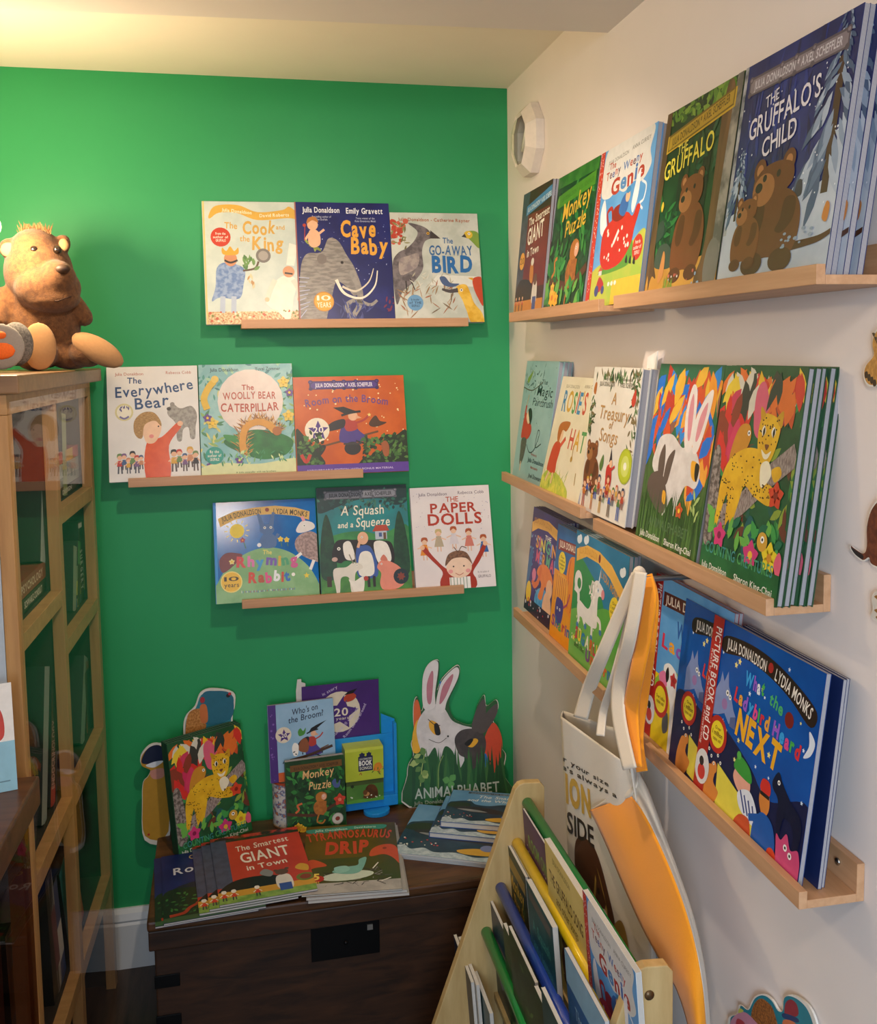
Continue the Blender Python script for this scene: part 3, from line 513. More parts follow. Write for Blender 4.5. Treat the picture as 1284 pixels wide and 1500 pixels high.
def a_genie(A):
    A.r(0, 0, 100, 100, MM('#5b9ad6', '#6aa8e0', 10)); A.b([(9, 30), (8, 12), (14, 0), (40, -4), (80, -4), (96, 2), (92, 14), (96, 24), (84, 32), (70, 30), (54, 34), (40, 31), (24, 34)], '#dddad6')
    A.t('JULIA DONALDSON', 17, 54, 11, 2.4, '#77736e', .006, slope=1); A.t('ANNA CURREY', 60, 91, 9, 2.4, '#77736e', .006, slope=1)
    A.t('The', 20, 32, 14.5, 4, '#b5402e'); A.t('Teeny', 15, 42, 21.5, 5, ['#c04a38', '#6a3a52', '#4a5aa0'], .015, jit=6, slope=2); A.t('Weeny', 47, 80, 20, 5, ['#4a72b5', '#c04a38', '#6a3a52'], .015, jit=6, slope=2); A.t('Genie', 28, 86, 33.5, 9.5, ['#b53a2e', '#5a8ac0', '#b53a2e', '#4a72b5', '#b53a2e'], .03, jit=6, slope=5)
    A.l([(84, 32), (92, 36), (90, 44), (84, 46), (90, 50)], 1.8, '#dfe8f2')
    A.b([(0, 86), (20, 78), (50, 76), (74, 70), (100, 64), (100, 104), (0, 104)], MM('#a5c04a', '#c2c24e', 8)); A.b([(20, 84), (50, 74), (76, 66), (80, 80), (60, 84)], '#5f9a3c'); A.r(50, 90, 50, 14, '#dcbe3e')
    A.b([(16, 56), (12, 42), (18, 34), (26, 50), (28, 60)], '#eceaf0'); A.b([(70, 44), (74, 30), (80, 24), (80, 40), (74, 50)], '#eceaf0')
    A.b([(20, 66), (22, 56), (36, 50), (62, 48), (74, 52), (80, 46), (86, 48), (80, 60), (76, 70), (60, 80), (34, 82), (22, 76)], '#c92a24'); A.l([(30, 52), (26, 44), (34, 42), (38, 50)], 3, '#b02420')
    A.b([(36, 48), (40, 42), (56, 42), (60, 50), (46, 52)], '#8f1f1c'); A.dots(16, (28, 56, 72, 76), 1.5, ['#f3e6dd'], 3); A.l([(44, 66), (52, 58)], 3, '#f6eae6')
    A.b([(48, 46), (52, 38), (60, 36), (64, 44), (58, 50)], '#3f6ab0'); A.e(62, 38, 4, 4, SKIN); A.e(62, 34, 4, 2.4, '#4a8ac0')
    roundel(A, 89, 73, 8.5, '#c8372a', ['From the', 'author of', 'GRUFFALO'], size=2.2); A.r(22, 82, 6, 3, '#d6d2ca'); A.p([(20, 82), (25, 79), (30, 82)], '#c05a3c')
    A.b([(20, 92), (24, 86), (30, 88), (34, 92), (26, 96)], '#b5343a'); A.e(21, 95, 4, 4, '#4a4f86'); A.e(33, 95, 3, 3, '#4a4f86'); [A.e(44+k*6, 92, 2.2, 1.6, '#eee9da') for k in range(3)]; [A.b([(70+k*7, 80+k), (72+k*7, 76+k), (74+k*7, 81+k)], '#2a2a2a') for k in range(3)]
    A.r(0, 0, 8, 104, '#c8372a'); A.dots(90, (1, 1, 7, 99), .5, ['#f0d8d0'], 3)
def a_gruff(A):
    A.r(0, 0, 100, 100, MM('#16331d', '#1f4a26', 8)); A.leaves(70, (0, 0, 100, 8), 9, 4, ['#5a8a2c', '#7aa03a', '#3f6a24'], 2)
    for x, wd, c in ((30, 7, '#1d2b1c'), (52, 6, '#22301e'), (62, 10, '#1b2619'), (40, 4, '#2a3a22')): A.r(x, 12, wd, 70, c)
    A.leaves(60, (8, 55, 60, 84), 14, 4, ['#1f5a2c', '#2f7a3a', '#17442a'], 4); A.leaves(26, (60, 20, 86, 50), 12, 4, ['#27583a', '#1f4a30'], 6)
    A.b([(0, 100), (2, 90), (30, 86), (70, 88), (100, 86), (100, 100)], MM('#d2a044', '#c08c38', 12)); A.b([(12, 88), (14, 78), (26, 76), (36, 82), (36, 90)], '#3f4f44'); A.b([(6, 66), (16, 62), (20, 70), (8, 74)], '#33463c')
    A.b([(0, 0), (7, 0), (8, 40), (9, 80), (16, 94), (10, 93), (6, 98), (3, 92), (0, 96)], MM('#6a4c30', '#563c26', 30, stretch=(1, .2, 1))); A.b([(80, 8), (92, 8), (92, 60), (88, 96), (72, 98), (80, 80)], MM('#7a5a3a', '#654a30', 30, stretch=(1, .2, 1))); A.b([(92, 6), (100, 4), (100, 92), (90, 94)], MM('#a9a49a', '#6a6862', 20))
    A.p([(6, 14), (94, 6), (94, 16), (6, 24)], '#c9a52c'); plate(A, 9, 91, 15, 22, '#b8962a', '#7a621a', 'JULIA DONALDSON * AXEL SCHEFFLER', '#5a4812', slope=8, curl=False)
    A.t('THE', 24, 38, 27.5, 5, '#e8dc5a', .005, slope=1); A.t('GRUFFALO', 8, 74, 39.5, 9.5, '#ecdd4e', .012, slope=7, jit=3)
    A.b([(10, 54), (12, 51), (14, 54), (12, 57)], '#e2c23a'); bear(A, 54, 96, .95, .56)
    A.b([(20, 96), (22, 84), (24, 80), (27, 84), (27, 94)], '#c98a4c'); A.b([(84, 98), (84, 86), (90, 80), (98, 84), (99, 98)], '#7f7d76'); A.grass(14, 30, 44, 98, 4, '#7aa03a', 1); A.dots(12, (36, 93, 80, 99), 1, ['#e0e0e0', '#8fb0d0', '#c86a5a'], 4)
def snowtree(A, x, y, w_, h_, seed):
    A.l([(x, y), (x, y-h_*.7)], w_*.12, '#4a3628', False); g = random.Random(seed)
    for i in range(46):
        A.z += A.STEP*.3
        u = i/46; yy = y-h_*(.1+.9*u); k = w_*(1-u)*.6+1
        for sg in (-1, 1): A.leaf(x+sg*g.uniform(0, k*.7), yy, k*.9, k*.2+.8, -90+sg*g.uniform(15, 60), g.choice(['#5f7796', '#8fa3bd', '#b3c2d4', '#4a6080']))
def a_child(A):
    A.r(0, 0, 100, 100, MM('#16225c', '#1f3078', 7)); A.leaves(90, (10, 10, 80, 74), 18, 3, ['#1a2a68', '#24388a', '#141d50'], 3, (60, 110)); A.b([(0, 100), (0, 76), (14, 70), (40, 76), (70, 72), (100, 66), (100, 100)], MM('#aebccd', '#c3cfdc', 10))
    A.r(0, 0, 3.2, 80, MM('#b5b9bc', '#5a6068', 30)); snowtree(A, 10, 74, 18, 34, 2); snowtree(A, 90, 72, 44, 78, 4); A.b([(66, 70), (67, 64), (71, 64), (72, 70)], '#3a3a48'); A.dots(60, (2, 10, 98, 80), .5, ['#e8eef6'], 5)
    plate(A, 8, 92, 8, 14.5, '#8a7f86', '#5c535c', 'JULIA DONALDSON * AXEL SCHEFFLER', '#d6d2d8', slope=0)
    A.t('THE', 27, 39, 25, 5, '#e9e6ee', .005, slope=2); A.t('GRUFFALO\'S', 14, 76, 37.5, 9, '#e9e6ee', .012, slope=7, jit=3); A.t('CHILD', 30, 60, 48, 8, '#e9e6ee', .012, slope=5, jit=3)
    bear(A, 47, 97, 1.15, .47, '#6a3c20', '#4f2c16', True); bear(A, 24, 96, .62, .32, '#7d4a26', '#5f361a')
    A.dots(14, (60, 84, 90, 92), 1.6, ['#8fa2b8'], 6, .5); A.b([(92, 82), (94, 76), (97, 78), (96, 84)], '#c9823c')
def a_magic(A):
    A.r(0, 0, 100, 100, MM('#8fb2b4', '#9dbebf', 8)); A.leaves(40, (0, 4, 60, 26), 6, 1.6, ['#4f6a6a', '#6a8a86', '#3a5558'], 3); A.l([(0, 24), (30, 26), (60, 18)], 1, '#5a4a3a'); A.dots(40, (10, 4, 98, 80), .7, ['#c8dadb', '#5f8082'], 4)
    A.b([(10, 16), (22, 10), (26, 8), (22, 14), (14, 20)], '#7a9a3c')
    A.t('The', 56, 74, 20, 4, '#2d3c3f', .0, shear=.25); A.t('Magic', 46, 92, 30, 8, '#2d3c3f', .005, jit=4, shear=.2); A.t('Paintbrush', 36, 96, 39, 6.5, '#2d3c3f', .0, jit=3, shear=.2)
    A.l([(16, 44), (22, 30)], 1.2, '#c9a55a', False); A.b([(12, 66), (16, 48), (24, 48), (42, 58), (40, 66), (30, 70), (16, 70)], '#c2362a'); A.b([(22, 50), (26, 44), (34, 45), (36, 52), (30, 56)], '#ead0b0'); A.b([(26, 44), (34, 42), (40, 48), (38, 56), (34, 54)], '#26211f'); A.l([(16, 50), (18, 40)], 4, '#c2362a')
    A.b([(16, 70), (32, 70), (30, 84), (24, 92), (18, 92), (16, 82)], MM('#6a5f58', '#54494a', 160)); A.l([(22, 90), (22, 97)], 2.4, '#e2c2a0', False); A.l([(34, 74), (46, 80), (60, 76), (70, 62), (64, 60), (62, 74), (78, 70)], 1, '#2a3238')
    A.t('Written by', 52, 70, 82, 2, '#a5503c'); A.t('Julia Donaldson', 44, 92, 88, 3.4, '#2d3c3f', shear=.2); A.t('Illustrated by', 56, 78, 93, 2, '#a5503c'); A.t('Joel Stewart', 52, 92, 98, 3.4, '#2d3c3f', shear=.2)
def a_rosie(A):
    A.r(0, 0, 100, 100, MM('#e6dcc2', '#ddd2b6', 8)); A.t('JULIA DONALDSON', 14, 48, 10, 2.8, '#8a7f6a', .004); A.t('ANNA CURREY', 60, 92, 9, 2.8, '#8a7f6a', .004)
    A.t("ROSIE'S", 14, 74, 31, 17, ['#4a86b5', '#d2a23a', '#5a9a5a', '#c8503a', '#4a86b5', '#d2a23a', '#c8503a'], .02, jit=3); A.t('HAT', 50, 88, 62, 16, ['#c8503a', '#d2a23a', '#5a9a5a'], .02, jit=3)
    A.b([(0, 100), (6, 88), (20, 84), (40, 86), (60, 92), (70, 100)], MM('#b5c24a', '#d8d25a', 40)); A.leaves(40, (4, 86, 60, 100), 8, 1, ['#8fae3a', '#6a943a', '#d2cf4a'], 3, (40, 140))
    A.x0 -= .13*A.w
    A.b([(26, 64), (36, 58), (46, 62), (44, 76), (44, 86), (26, 86), (22, 82)], '#c8452c'); A.l([(44, 62), (54, 54)], 4, '#d0563c'); A.e(40, 52, 6, 6, '#e6bf9a'); A.b([(32, 54), (32, 44), (42, 40), (58, 40), (52, 48), (42, 48), (38, 60)], '#b5682c'); A.l([(30, 86), (24, 95)], 3, '#e2bb98', False); A.l([(40, 86), (40, 96)], 3, '#e2bb98', False); A.x0 += .13*A.w
    A.l([(64, 58), (66, 70)], 1.4, '#a5823c'); A.e(65, 70, 2.4, 2.4, '#b58f3c'); A.l([(82, 80), (84, 90)], 1.4, '#a5823c')
def a_treas(A):
    A.r(0, 0, 100, 100, MM('#e3ddd2', '#dbd4c8', 8)); gl = ['#3f5a34', '#5a7a48', '#2f452c', '#7a6a48']
    A.leaves(40, (0, 0, 100, 5), 9, 2.4, gl, 3, (230, 310)); A.leaves(46, (88, 4, 100, 60), 9, 2.4, gl, 4); A.leaves(34, (0, 20, 8, 50), 9, 2.4, gl, 5); A.leaves(10, (28, 2, 44, 12), 8, 2.2, gl, 6)
    A.t('Songs by', 26, 38, 9, 1.8, '#6a5f50', .004); A.t('Illustrated by', 64, 84, 9, 1.8, '#6a5f50', .004); A.t('JULIA DONALDSON', 16, 48, 13.5, 3, '#7a6f60', .01); A.t('AXEL SCHEFFLER', 60, 90, 13.5, 3, '#7a6f60', .01)
    A.t('A', 46, 56, 26, 8, '#b58a52', .005, shear=.2); A.t('Treasury', 22, 84, 37, 9, '#b58a52', .005, jit=3, shear=.2); A.t('of', 46, 54, 43, 5, '#b58a52', shear=.2); A.t('Songs', 28, 66, 53, 9, '#b58a52', .005, jit=3, shear=.2)
    A.b([(4, 18), (6, 12), (10, 12), (9, 20)], '#b5682c'); A.b([(86, 22), (92, 14), (94, 22), (90, 26)], '#c23a2c')
    bear(A, 18, 90, .75, .36); roundel(A, 88, 66, 12, '#b9c52c', [''], rim='#a8b42a'); A.e(88, 66, 8, 8, '#cfd86a'); A.e(88, 66, 3, 3, '#f0f0dc')
    A.b([(52, 80), (52, 70), (60, 68), (64, 78), (60, 88), (54, 88)], '#c2302a'); A.p([(56, 66), (62, 66), (58, 56)], '#2a2430'); A.e(60, 67, 3, 3, SKIN); A.l([(60, 72), (68, 68)], 2, '#c2302a', False); A.b([(36, 70), (42, 62), (44, 68), (40, 74)], '#5a7a3c')
    cols = ['#c8762c', '#3f5ab0', '#8a3a2c', '#d2a23a', '#5a7a3c', '#b5452c', '#6a4a34', '#2f3a5a']
    for i in range(14): child(A, 8+i*6.4, 99-(i % 3)*4, 16-(i % 4)*1.6, cols[i % 8], cols[(i+5) % 8], cols[(i+2) % 8])
def paperleaves(A, box, cols, n, seed, ln=22, wd=9, ang=(0, 360)): A.leaves(n, box, ln, wd, cols, seed, ang)
def a_animal(A):
    A.r(0, 0, 100, 100, MM('#3a5a2a', '#4a6a34', 30, stretch=(6, 1, 1))); A.r(0, 0, 100, 50, '#2c6a4a')
    paperleaves(A, (0, 0, 100, 26), ['#1f6fd0', '#d2502a', '#e8962c', '#c23a2a', '#2a86d8', '#e8b43a', '#8a5a4a'], 70, 3, 30, 12, (220, 300)); paperleaves(A, (60, 20, 100, 60), ['#e8a23a', '#d2702a', '#1f6fd0', '#c8452c'], 34, 4, 28, 11, (220, 300)); paperleaves(A, (0, 24, 30, 40), ['#d2502a', '#2a6a4a', '#1f6fd0'], 20, 5, 26, 9, (220, 300))
    A.b([(14, 50), (20, 42), (38, 40), (56, 46), (66, 44), (80, 48), (88, 58), (84, 66), (70, 66), (62, 76), (58, 84), (52, 74), (40, 86), (30, 70), (12, 60)], MM('#dcd6d2', '#cfc8c4', 30))
    A.b([(60, 46), (54, 28), (58, 12), (66, 14), (70, 30), (70, 46)], '#e6ddd8'); A.b([(72, 46), (70, 30), (82, 16), (90, 14), (88, 28), (80, 46)], '#e6ddd8'); A.b([(62, 40), (58, 26), (61, 16), (65, 24), (66, 40)], '#d8909a'); A.b([(74, 40), (76, 28), (84, 20), (84, 28), (78, 40)], '#d8909a')
    A.b([(74, 52), (86, 54), (84, 62), (76, 60)], '#e8a82c'); A.b([(80, 53), (86, 54), (85, 62), (81, 60)], '#1d1a18')
    A.b([(8, 70), (14, 64), (28, 62), (38, 68), (44, 76), (42, 84), (30, 84), (12, 76)], '#5f5048'); A.b([(24, 64), (22, 54), (28, 46), (32, 54), (32, 66)], '#5f5048'); A.b([(34, 66), (36, 54), (46, 48), (44, 58), (40, 68)], '#5f5048'); A.b([(36, 72), (41, 73), (42, 79), (37, 78)], '#e8a82c')
    A.grass(120, 0, 100, 100, 26, ['#3a5a2a', '#46682e', '#2e4a24', '#557a3a'], 3, 3); A.leaves(8, (84, 70, 92, 84), 8, 3, ['#a8c070'], 5, (40, 140)); A.flower(66, 80, 6, '#c8582c')
    A.t('ANIMALPHABET', 20, 84, 93.5, 5, '#57754a', .012, jit=3); A.t('Julia Donaldson', 8, 42, 98, 3.2, '#e6e6da', .01, slope=0); A.t('Sharon King-Chai', 50, 92, 98, 3.2, '#e6e6da', .01)
def leopard(A, f, bigeye=True):
    body = MM('#e8b928', '#dba820', 30)
    A.b([f(-40, 86), f(-38, 60), f(-28, 42), f(-8, 32), f(10, 30), f(22, 34), f(24, 50), f(40, 56), f(46, 62), f(38, 70), f(16, 66), f(0, 60), f(-6, 74), f(-14, 96), f(-22, 96), f(-26, 70), f(-36, 96), f(-42, 96)], body)
    A.b([f(14, 36), f(10, 18), f(14, 4), f(30, 4), f(40, 10), f(38, 26), f(30, 40), f(20, 42)], body); A.b([f(12, 8), f(10, -2), f(18, 4)], '#c9971f'); A.b([f(34, 6), f(42, 0), f(42, 12)], '#c9971f')
    A.b([f(20, 42), f(30, 38), f(36, 48), f(24, 58)], '#efe6c8'); A.b([f(36, 44), f(46, 40), f(50, 46), f(42, 52)], body)
    g = random.Random(4)
    for i in range(120):
        a, b = g.choice(((g.uniform(-36, 20), g.uniform(36, 62)), (g.uniform(-38, -14), g.uniform(58, 92)), (g.uniform(12, 38), g.uniform(6, 26)), (g.uniform(0, 40), g.uniform(54, 66))))
        A.z += A.STEP*.1; x, y = f(a, b); A.raw(A.ring(x, y, .8*g.uniform(.7, 1.3), .6, 0, 6), '#4a3612')
    for a in (18, 32): A.b([f(a-3, 16), f(a, 12), f(a+3, 16), f(a, 20)], '#efe9da'); A.b([f(a-1, 16), f(a+1, 13), f(a+2, 17), f(a, 20)], '#1d1813')
    A.b([f(22, 26), f(28, 26), f(25, 30)], '#7a4a2a'); A.b([f(18, 30), f(25, 33), f(32, 30), f(28, 36), f(22, 36)], '#efe6c8')
def a_creat(A):
    A.r(0, 0, 100, 100, MM('#1c4a2c', '#26603a', 9)); A.leaves(70, (0, 20, 100, 92), 16, 6, ['#2f7a3c', '#17402a', '#3f8f4a', '#1f5a4a', '#6a3a2c', '#8aa03a'], 3)
    paperleaves(A, (8, 0, 98, 14), ['#d2352a', '#e8b92c', '#d8d2c0', '#e0702c', '#3a3a34', '#c83a5a', '#e8c93a'], 56, 4, 24, 10, (225, 315)); paperleaves(A, (0, 12, 30, 40), ['#d2302a', '#c8305a', '#8a3a2a'], 26, 5, 26, 12, (230, 310)); A.b([(46, 12), (56, 8), (68, 28), (58, 34), (48, 30)], '#d8607a'); A.b([(20, 34), (28, 26), (36, 42), (26, 46), (18, 44)], '#cf3a60'); paperleaves(A, (64, 2, 92, 18), ['#e0702c', '#2f3a34', '#c8502a'], 18, 8, 26, 9, (230, 310))
    A.l([(8, 78), (40, 68), (70, 52), (100, 38)], 14, MM('#7a6a66', '#a59890', 120, stretch=(4, 1, 1))); A.b([(0, 46), (10, 44), (14, 84), (0, 88)], MM('#5a4f4a', '#9a8f88', 140))
    A.b([(22, 44), (30, 30), (42, 28), (46, 34), (40, 42), (28, 52), (24, 58)], '#c98a2c'); A.eye(43, 32, 1.8, '#eee', INK)
    leopard(A, lambda a, b: (46+a*.82, 20+b*.62)); A.b([(52, 78), (58, 70), (66, 76), (64, 92), (54, 92)], '#1d5a5c'); A.leaves(26, (4, 76, 96, 92), 13, 6, ['#1f6a4a', '#3f9a4a', '#17504a', '#6ab04a'], 6, (20, 160))
    A.flower(84, 58, 9, '#d2452a', '#8a2a1a'); A.flower(22, 84, 9, '#d23a78', '#8a1f4a'); A.flower(64, 88, 10, '#cf3a78', '#e8b43a'); A.flower(86, 86, 10, '#e8cf2c', '#d2902c'); A.b([(92, 88), (96, 82), (100, 86), (98, 94)], '#e0607a'); A.e(76, 80, 6, 6, '#d2a23a'); A.eye(76, 79, 2.2)
    A.r(0, 92, 100, 8, MM('#1f5a30', '#276a38', 20)); A.t('COUNTING CREATURES', 6, 92, 94.2, 5, ['#4a9a72', '#3f8a8a', '#55a45a'], .01, jit=3); A.t('Julia Donaldson', 3, 38, 98.6, 3, '#e6e6da', .01); A.t('Sharon King-Chai', 48, 94, 98.6, 3, '#e6e6da', .01)
def bubble(A, x, y, r, txt=('Over', '1 million', 'copies', 'sold!'), rim=None): roundel(A, x, y, r, '#eed22c', list(txt), '#4a3a1a', rim=rim, size=2.2)
def a_mermaid(A):
    A.r(0, 0, 100, 100, MM('#2f2466', '#3a2c7c', 8)); A.p([(0, 16), (20, 9), (50, 7), (100, 14), (100, 24), (50, 17), (20, 19), (2, 26)], '#eeb448'); A.t('JULIA DONALDSON', 6, 60, 15.5, 5, '#d89430', arc=1.5)
    A.t('THE', 44, 62, 26, 4.4, '#e8e0d2'); A.t('SINGING', 18, 96, 38, 11, ['#e8a03a', '#d85a7a', '#e8d04a', '#5ab08a', '#8a9ae0'], .03, jit=7); A.t('MERMAID', 22, 92, 52, 11, ['#d85a7a', '#8a9ae0', '#e8a03a', '#5ab08a'], .03, jit=7)
    A.dots(60, (2, 26, 40, 80), 1.2, ['#4a8ac0', '#6a5ab0', '#8fc0e0'], 4); A.b([(0, 60), (6, 40), (12, 50), (8, 76), (0, 84)], '#2a6aa0'); A.e(54, 88, 24, 14, MM('#2f8ac8', '#5aa8da', 60)); A.b([(30, 62), (40, 52), (60, 50), (78, 60), (70, 74), (58, 70), (52, 84), (40, 84), (46, 70)], '#e8803a'); A.l([(42, 54), (36, 70), (26, 76), (18, 72)], 6, '#e07030'); A.e(70, 70, 9, 9, SKIN); A.b([(60, 76), (74, 76), (80, 92), (56, 92)], SKIN); A.e(22, 66, 6, 6, '#e07aa0')
    A.r(0, 92, 100, 12, '#1a1838'); A.e(10, 86, 8, 10, '#eec82c'); A.dots(16, (2, 93, 98, 99), 1.4, ['#d23a4a', '#e8e0f0'], 4)
def a_shell(A):
    A.r(0, 0, 100, 100, MM('#1f5a98', '#2a6aa8', 8)); A.r(0, 42, 100, 62, '#e8961f'); A.p([(8, 13), (100, 9), (100, 19), (8, 23)], '#8a2f26'); A.t('JULIA DONALDSON', 12, 96, 20, 5.5, '#efe4d2', slope=3)
    A.b([(46, 52), (52, 30), (66, 22), (92, 24), (100, 40), (100, 76), (60, 74), (48, 68)], '#e88a24'); A.l([(60, 26), (56, 40), (60, 70)], 2, '#b5482c'); A.l([(76, 24), (78, 50), (72, 72)], 2, '#b5482c')
    A.b([(10, 52), (20, 44), (52, 46), (58, 58), (50, 72), (14, 72)], '#eca83a')
    for k in range(6): A.l([(14+k*7, 46), (12+k*7.4, 70)], 1.8, '#b53a2a')
    A.b([(16, 72), (22, 66), (44, 68), (46, 80), (38, 90), (24, 90), (16, 82)], '#463a86'); A.eye(24, 76, 2); A.eye(34, 76, 2); A.l([(46, 72), (60, 66), (66, 56)], 3, '#a83a6a'); bubble(A, 28, 33, 14)
    A.t('Sharing', 6, 92, 94, 9, ['#8a3f86', '#2f6aa0', '#5a9a4a', '#c03a4a'], .03, jit=6); A.t('A Shell', 20, 80, 105, 9, ['#8a3f86', '#2f6aa0'], .03)
def a_sugar(A):
    A.r(0, 0, 100, 100, MM('#1f6f96', '#2a7fa8', 8)); A.b([(0, 30), (10, 20), (30, 26), (50, 36), (60, 52), (0, 66)], '#2f8a4a'); A.b([(36, 66), (56, 50), (80, 46), (104, 52), (104, 104), (36, 104)], '#5fa844'); A.b([(-4, 72), (10, 62), (34, 58), (60, 62), (80, 72), (104, 80), (104, 104), (-4, 104)], MM('#79b254', '#6aa648', 12))
    A.p([(3, 15), (24, 8), (48, 8), (72, 13), (96, 26), (94, 36), (70, 23), (48, 17), (24, 17), (4, 25)], '#e6b04a'); A.t('JULIA DONALDSON', 8, 44, 18, 5, '#d2922c', arc=1.6, slope=2); A.t('LYDIA MONKS', 54, 88, 26, 5, '#d2922c', arc=1, slope=-11); A.e(49, 13, 2, 3, '#7a2a1f')
    for x, y in ((6, 7), (20, 5), (90, 14)): A.e(x, y, 4, 3, '#dfe4ea'); A.e(x+3, y-1.5, 3, 3, '#dfe4ea')
    A.e(11, 40, 8, 8, '#e6e0de'); A.e(13, 41, 4, 4, '#2f8a4a'); A.l([(4, 46), (12, 48), (14, 56)], 5, '#e6e0de')
    A.b([(12, 60), (16, 54), (34, 56), (40, 46), (40, 36), (48, 30), (60, 34), (62, 40), (52, 42), (52, 56), (52, 66), (36, 68), (20, 66), (16, 70)], '#ebe4e0')
    for q in ([(16, 62), (17, 68), (15, 74)], [(22, 62), (27, 67), (31, 71)], [(44, 62), (44, 70), (44, 76)], [(50, 58), (58, 60), (60, 67)]): A.l(q, 3.6, '#ebe4e0'); A.e(q[-1][0], q[-1][1], 2.4, 2, '#4a7ab0')
    A.leaves(16, (36, 32, 46, 46), 7, 2.4, ['#f6efe8', '#dcd2cc'], 3); A.p([(50, 31), (52, 33), (54, 18)], '#dfe6ee'); A.eye(51, 37, 1.6, '#c8d8ee'); A.e(60, 38, 3, 3.4, '#e08a92'); bubble(A, 82, 44, 9)
    A.t('SUGARLUMP', 12, 76, 85, 8.5, ['#c8304a', '#e8c93a', '#3a7ab0', '#e8e0c8', '#d2602a'], .05, jit=5, slope=-3); A.t('and the', 12, 32, 92, 4, '#4a5a2a'); A.t('Unicorn', 36, 84, 95.5, 8, ['#7a3a86', '#d2602a', '#3a7ab0', '#c8304a'], .05)
    A.star(10, 86, 3, '#e8d24a'); A.r(64, 76, 9, 10, '#8a5ab0'); A.dots(16, (4, 66, 96, 99), .9, ['#e8e6b0', '#f4f0d8'], 4)
def a_lady1(A):
    A.r(0, 0, 100, 100, MM('#5a9ad2', '#6aa8da', 10)); A.r(0, 62, 100, 42, '#e2c61c'); A.b([(12, 66), (30, 54), (60, 56), (100, 52), (100, 66), (12, 72)], '#8fb83a')
    A.p([(13, 9), (96, 6), (96, 15), (13, 18)], '#5a2a20'); A.t('JULIA DONALDSON', 16, 92, 16, 5, '#e6d8c8', slope=2.6)
    A.t('What', 34, 62, 33, 9, ['#2a5aa0', '#3a7ac8'], .03, jit=5); A.t('Ladybird', 16, 90, 44, 8, ['#d2304a', '#e8a02a', '#8a4ab0', '#2f8a4a'], .03, jit=5)
    A.b([(22, 58), (26, 52), (34, 52), (42, 58), (40, 74), (44, 86), (36, 92), (34, 76)], '#ecebe6'); A.b([(16, 62), (24, 58), (28, 66), (20, 68)], '#e07aa0'); A.b([(25, 58), (28, 54), (30, 60), (27, 64)], INK); A.flower(36, 60, 5, '#c83a3a', '#a82a2a'); A.l([(38, 84), (38, 100)], 5, '#ecebe6', False); A.e(46, 82, 6, 7, '#262422'); A.b([(26, 88), (32, 82), (34, 92), (28, 96)], '#5a5a5c')
    A.e(21, 77, 11, 11, '#b52a22'); A.e(21, 77, 8, 8, '#e8d22c'); A.t('Over 1 million', 15, 27, 77, 2, '#5a2a12'); A.t('copies sold', 16, 26, 80, 2, '#5a2a12')
    redspine(A)
def redspine(A):
    A.r(0, 0, 11, 104, MM('#b5281f', '#a8221b', 8)); vtext(A, 'PICTURE BOOK and CD', 6.6, 6, 70, 5.6, '#efe2da'); vtext(A, 'Read by Alexander Armstrong', 2.4, 20, 74, 1.9, '#e2c9c0', .01); A.e(7, 89, 7.5, 9, '#d8d4d2'); A.e(7, 92, 4, 4, '#c83a32'); A.e(6, 86, 2.4, 2.4, '#2a2424')
def vtext(A, txt, x, y0, y1, cap, c, bold=.02, up=False):
    """lettering that runs down the cover"""
    A.up(); adv = 0; it = []
    for ch in txt:
        if ch == ' ': adv += .33; continue
        gl = glyph(ch, bold); it.append((gl, adv)); adv += gl[2]+.09
    L = (y1-y0)/100*A.h; k = L/adv; kc = cap/100*A.w/CAPH; bx, by = A.X(x, y0)
    for (vs, fs, gw), a in it:
        P = [(bx+(vy*kc-kc*CAPH/2), by-(a+vx)*k) for vx, vy in vs] if not up else [(bx-(vy*kc-kc*CAPH/2), by-L+(a+vx)*k) for vx, vy in vs]
        for f in fs: A.raw([P[j] for j in f], c)
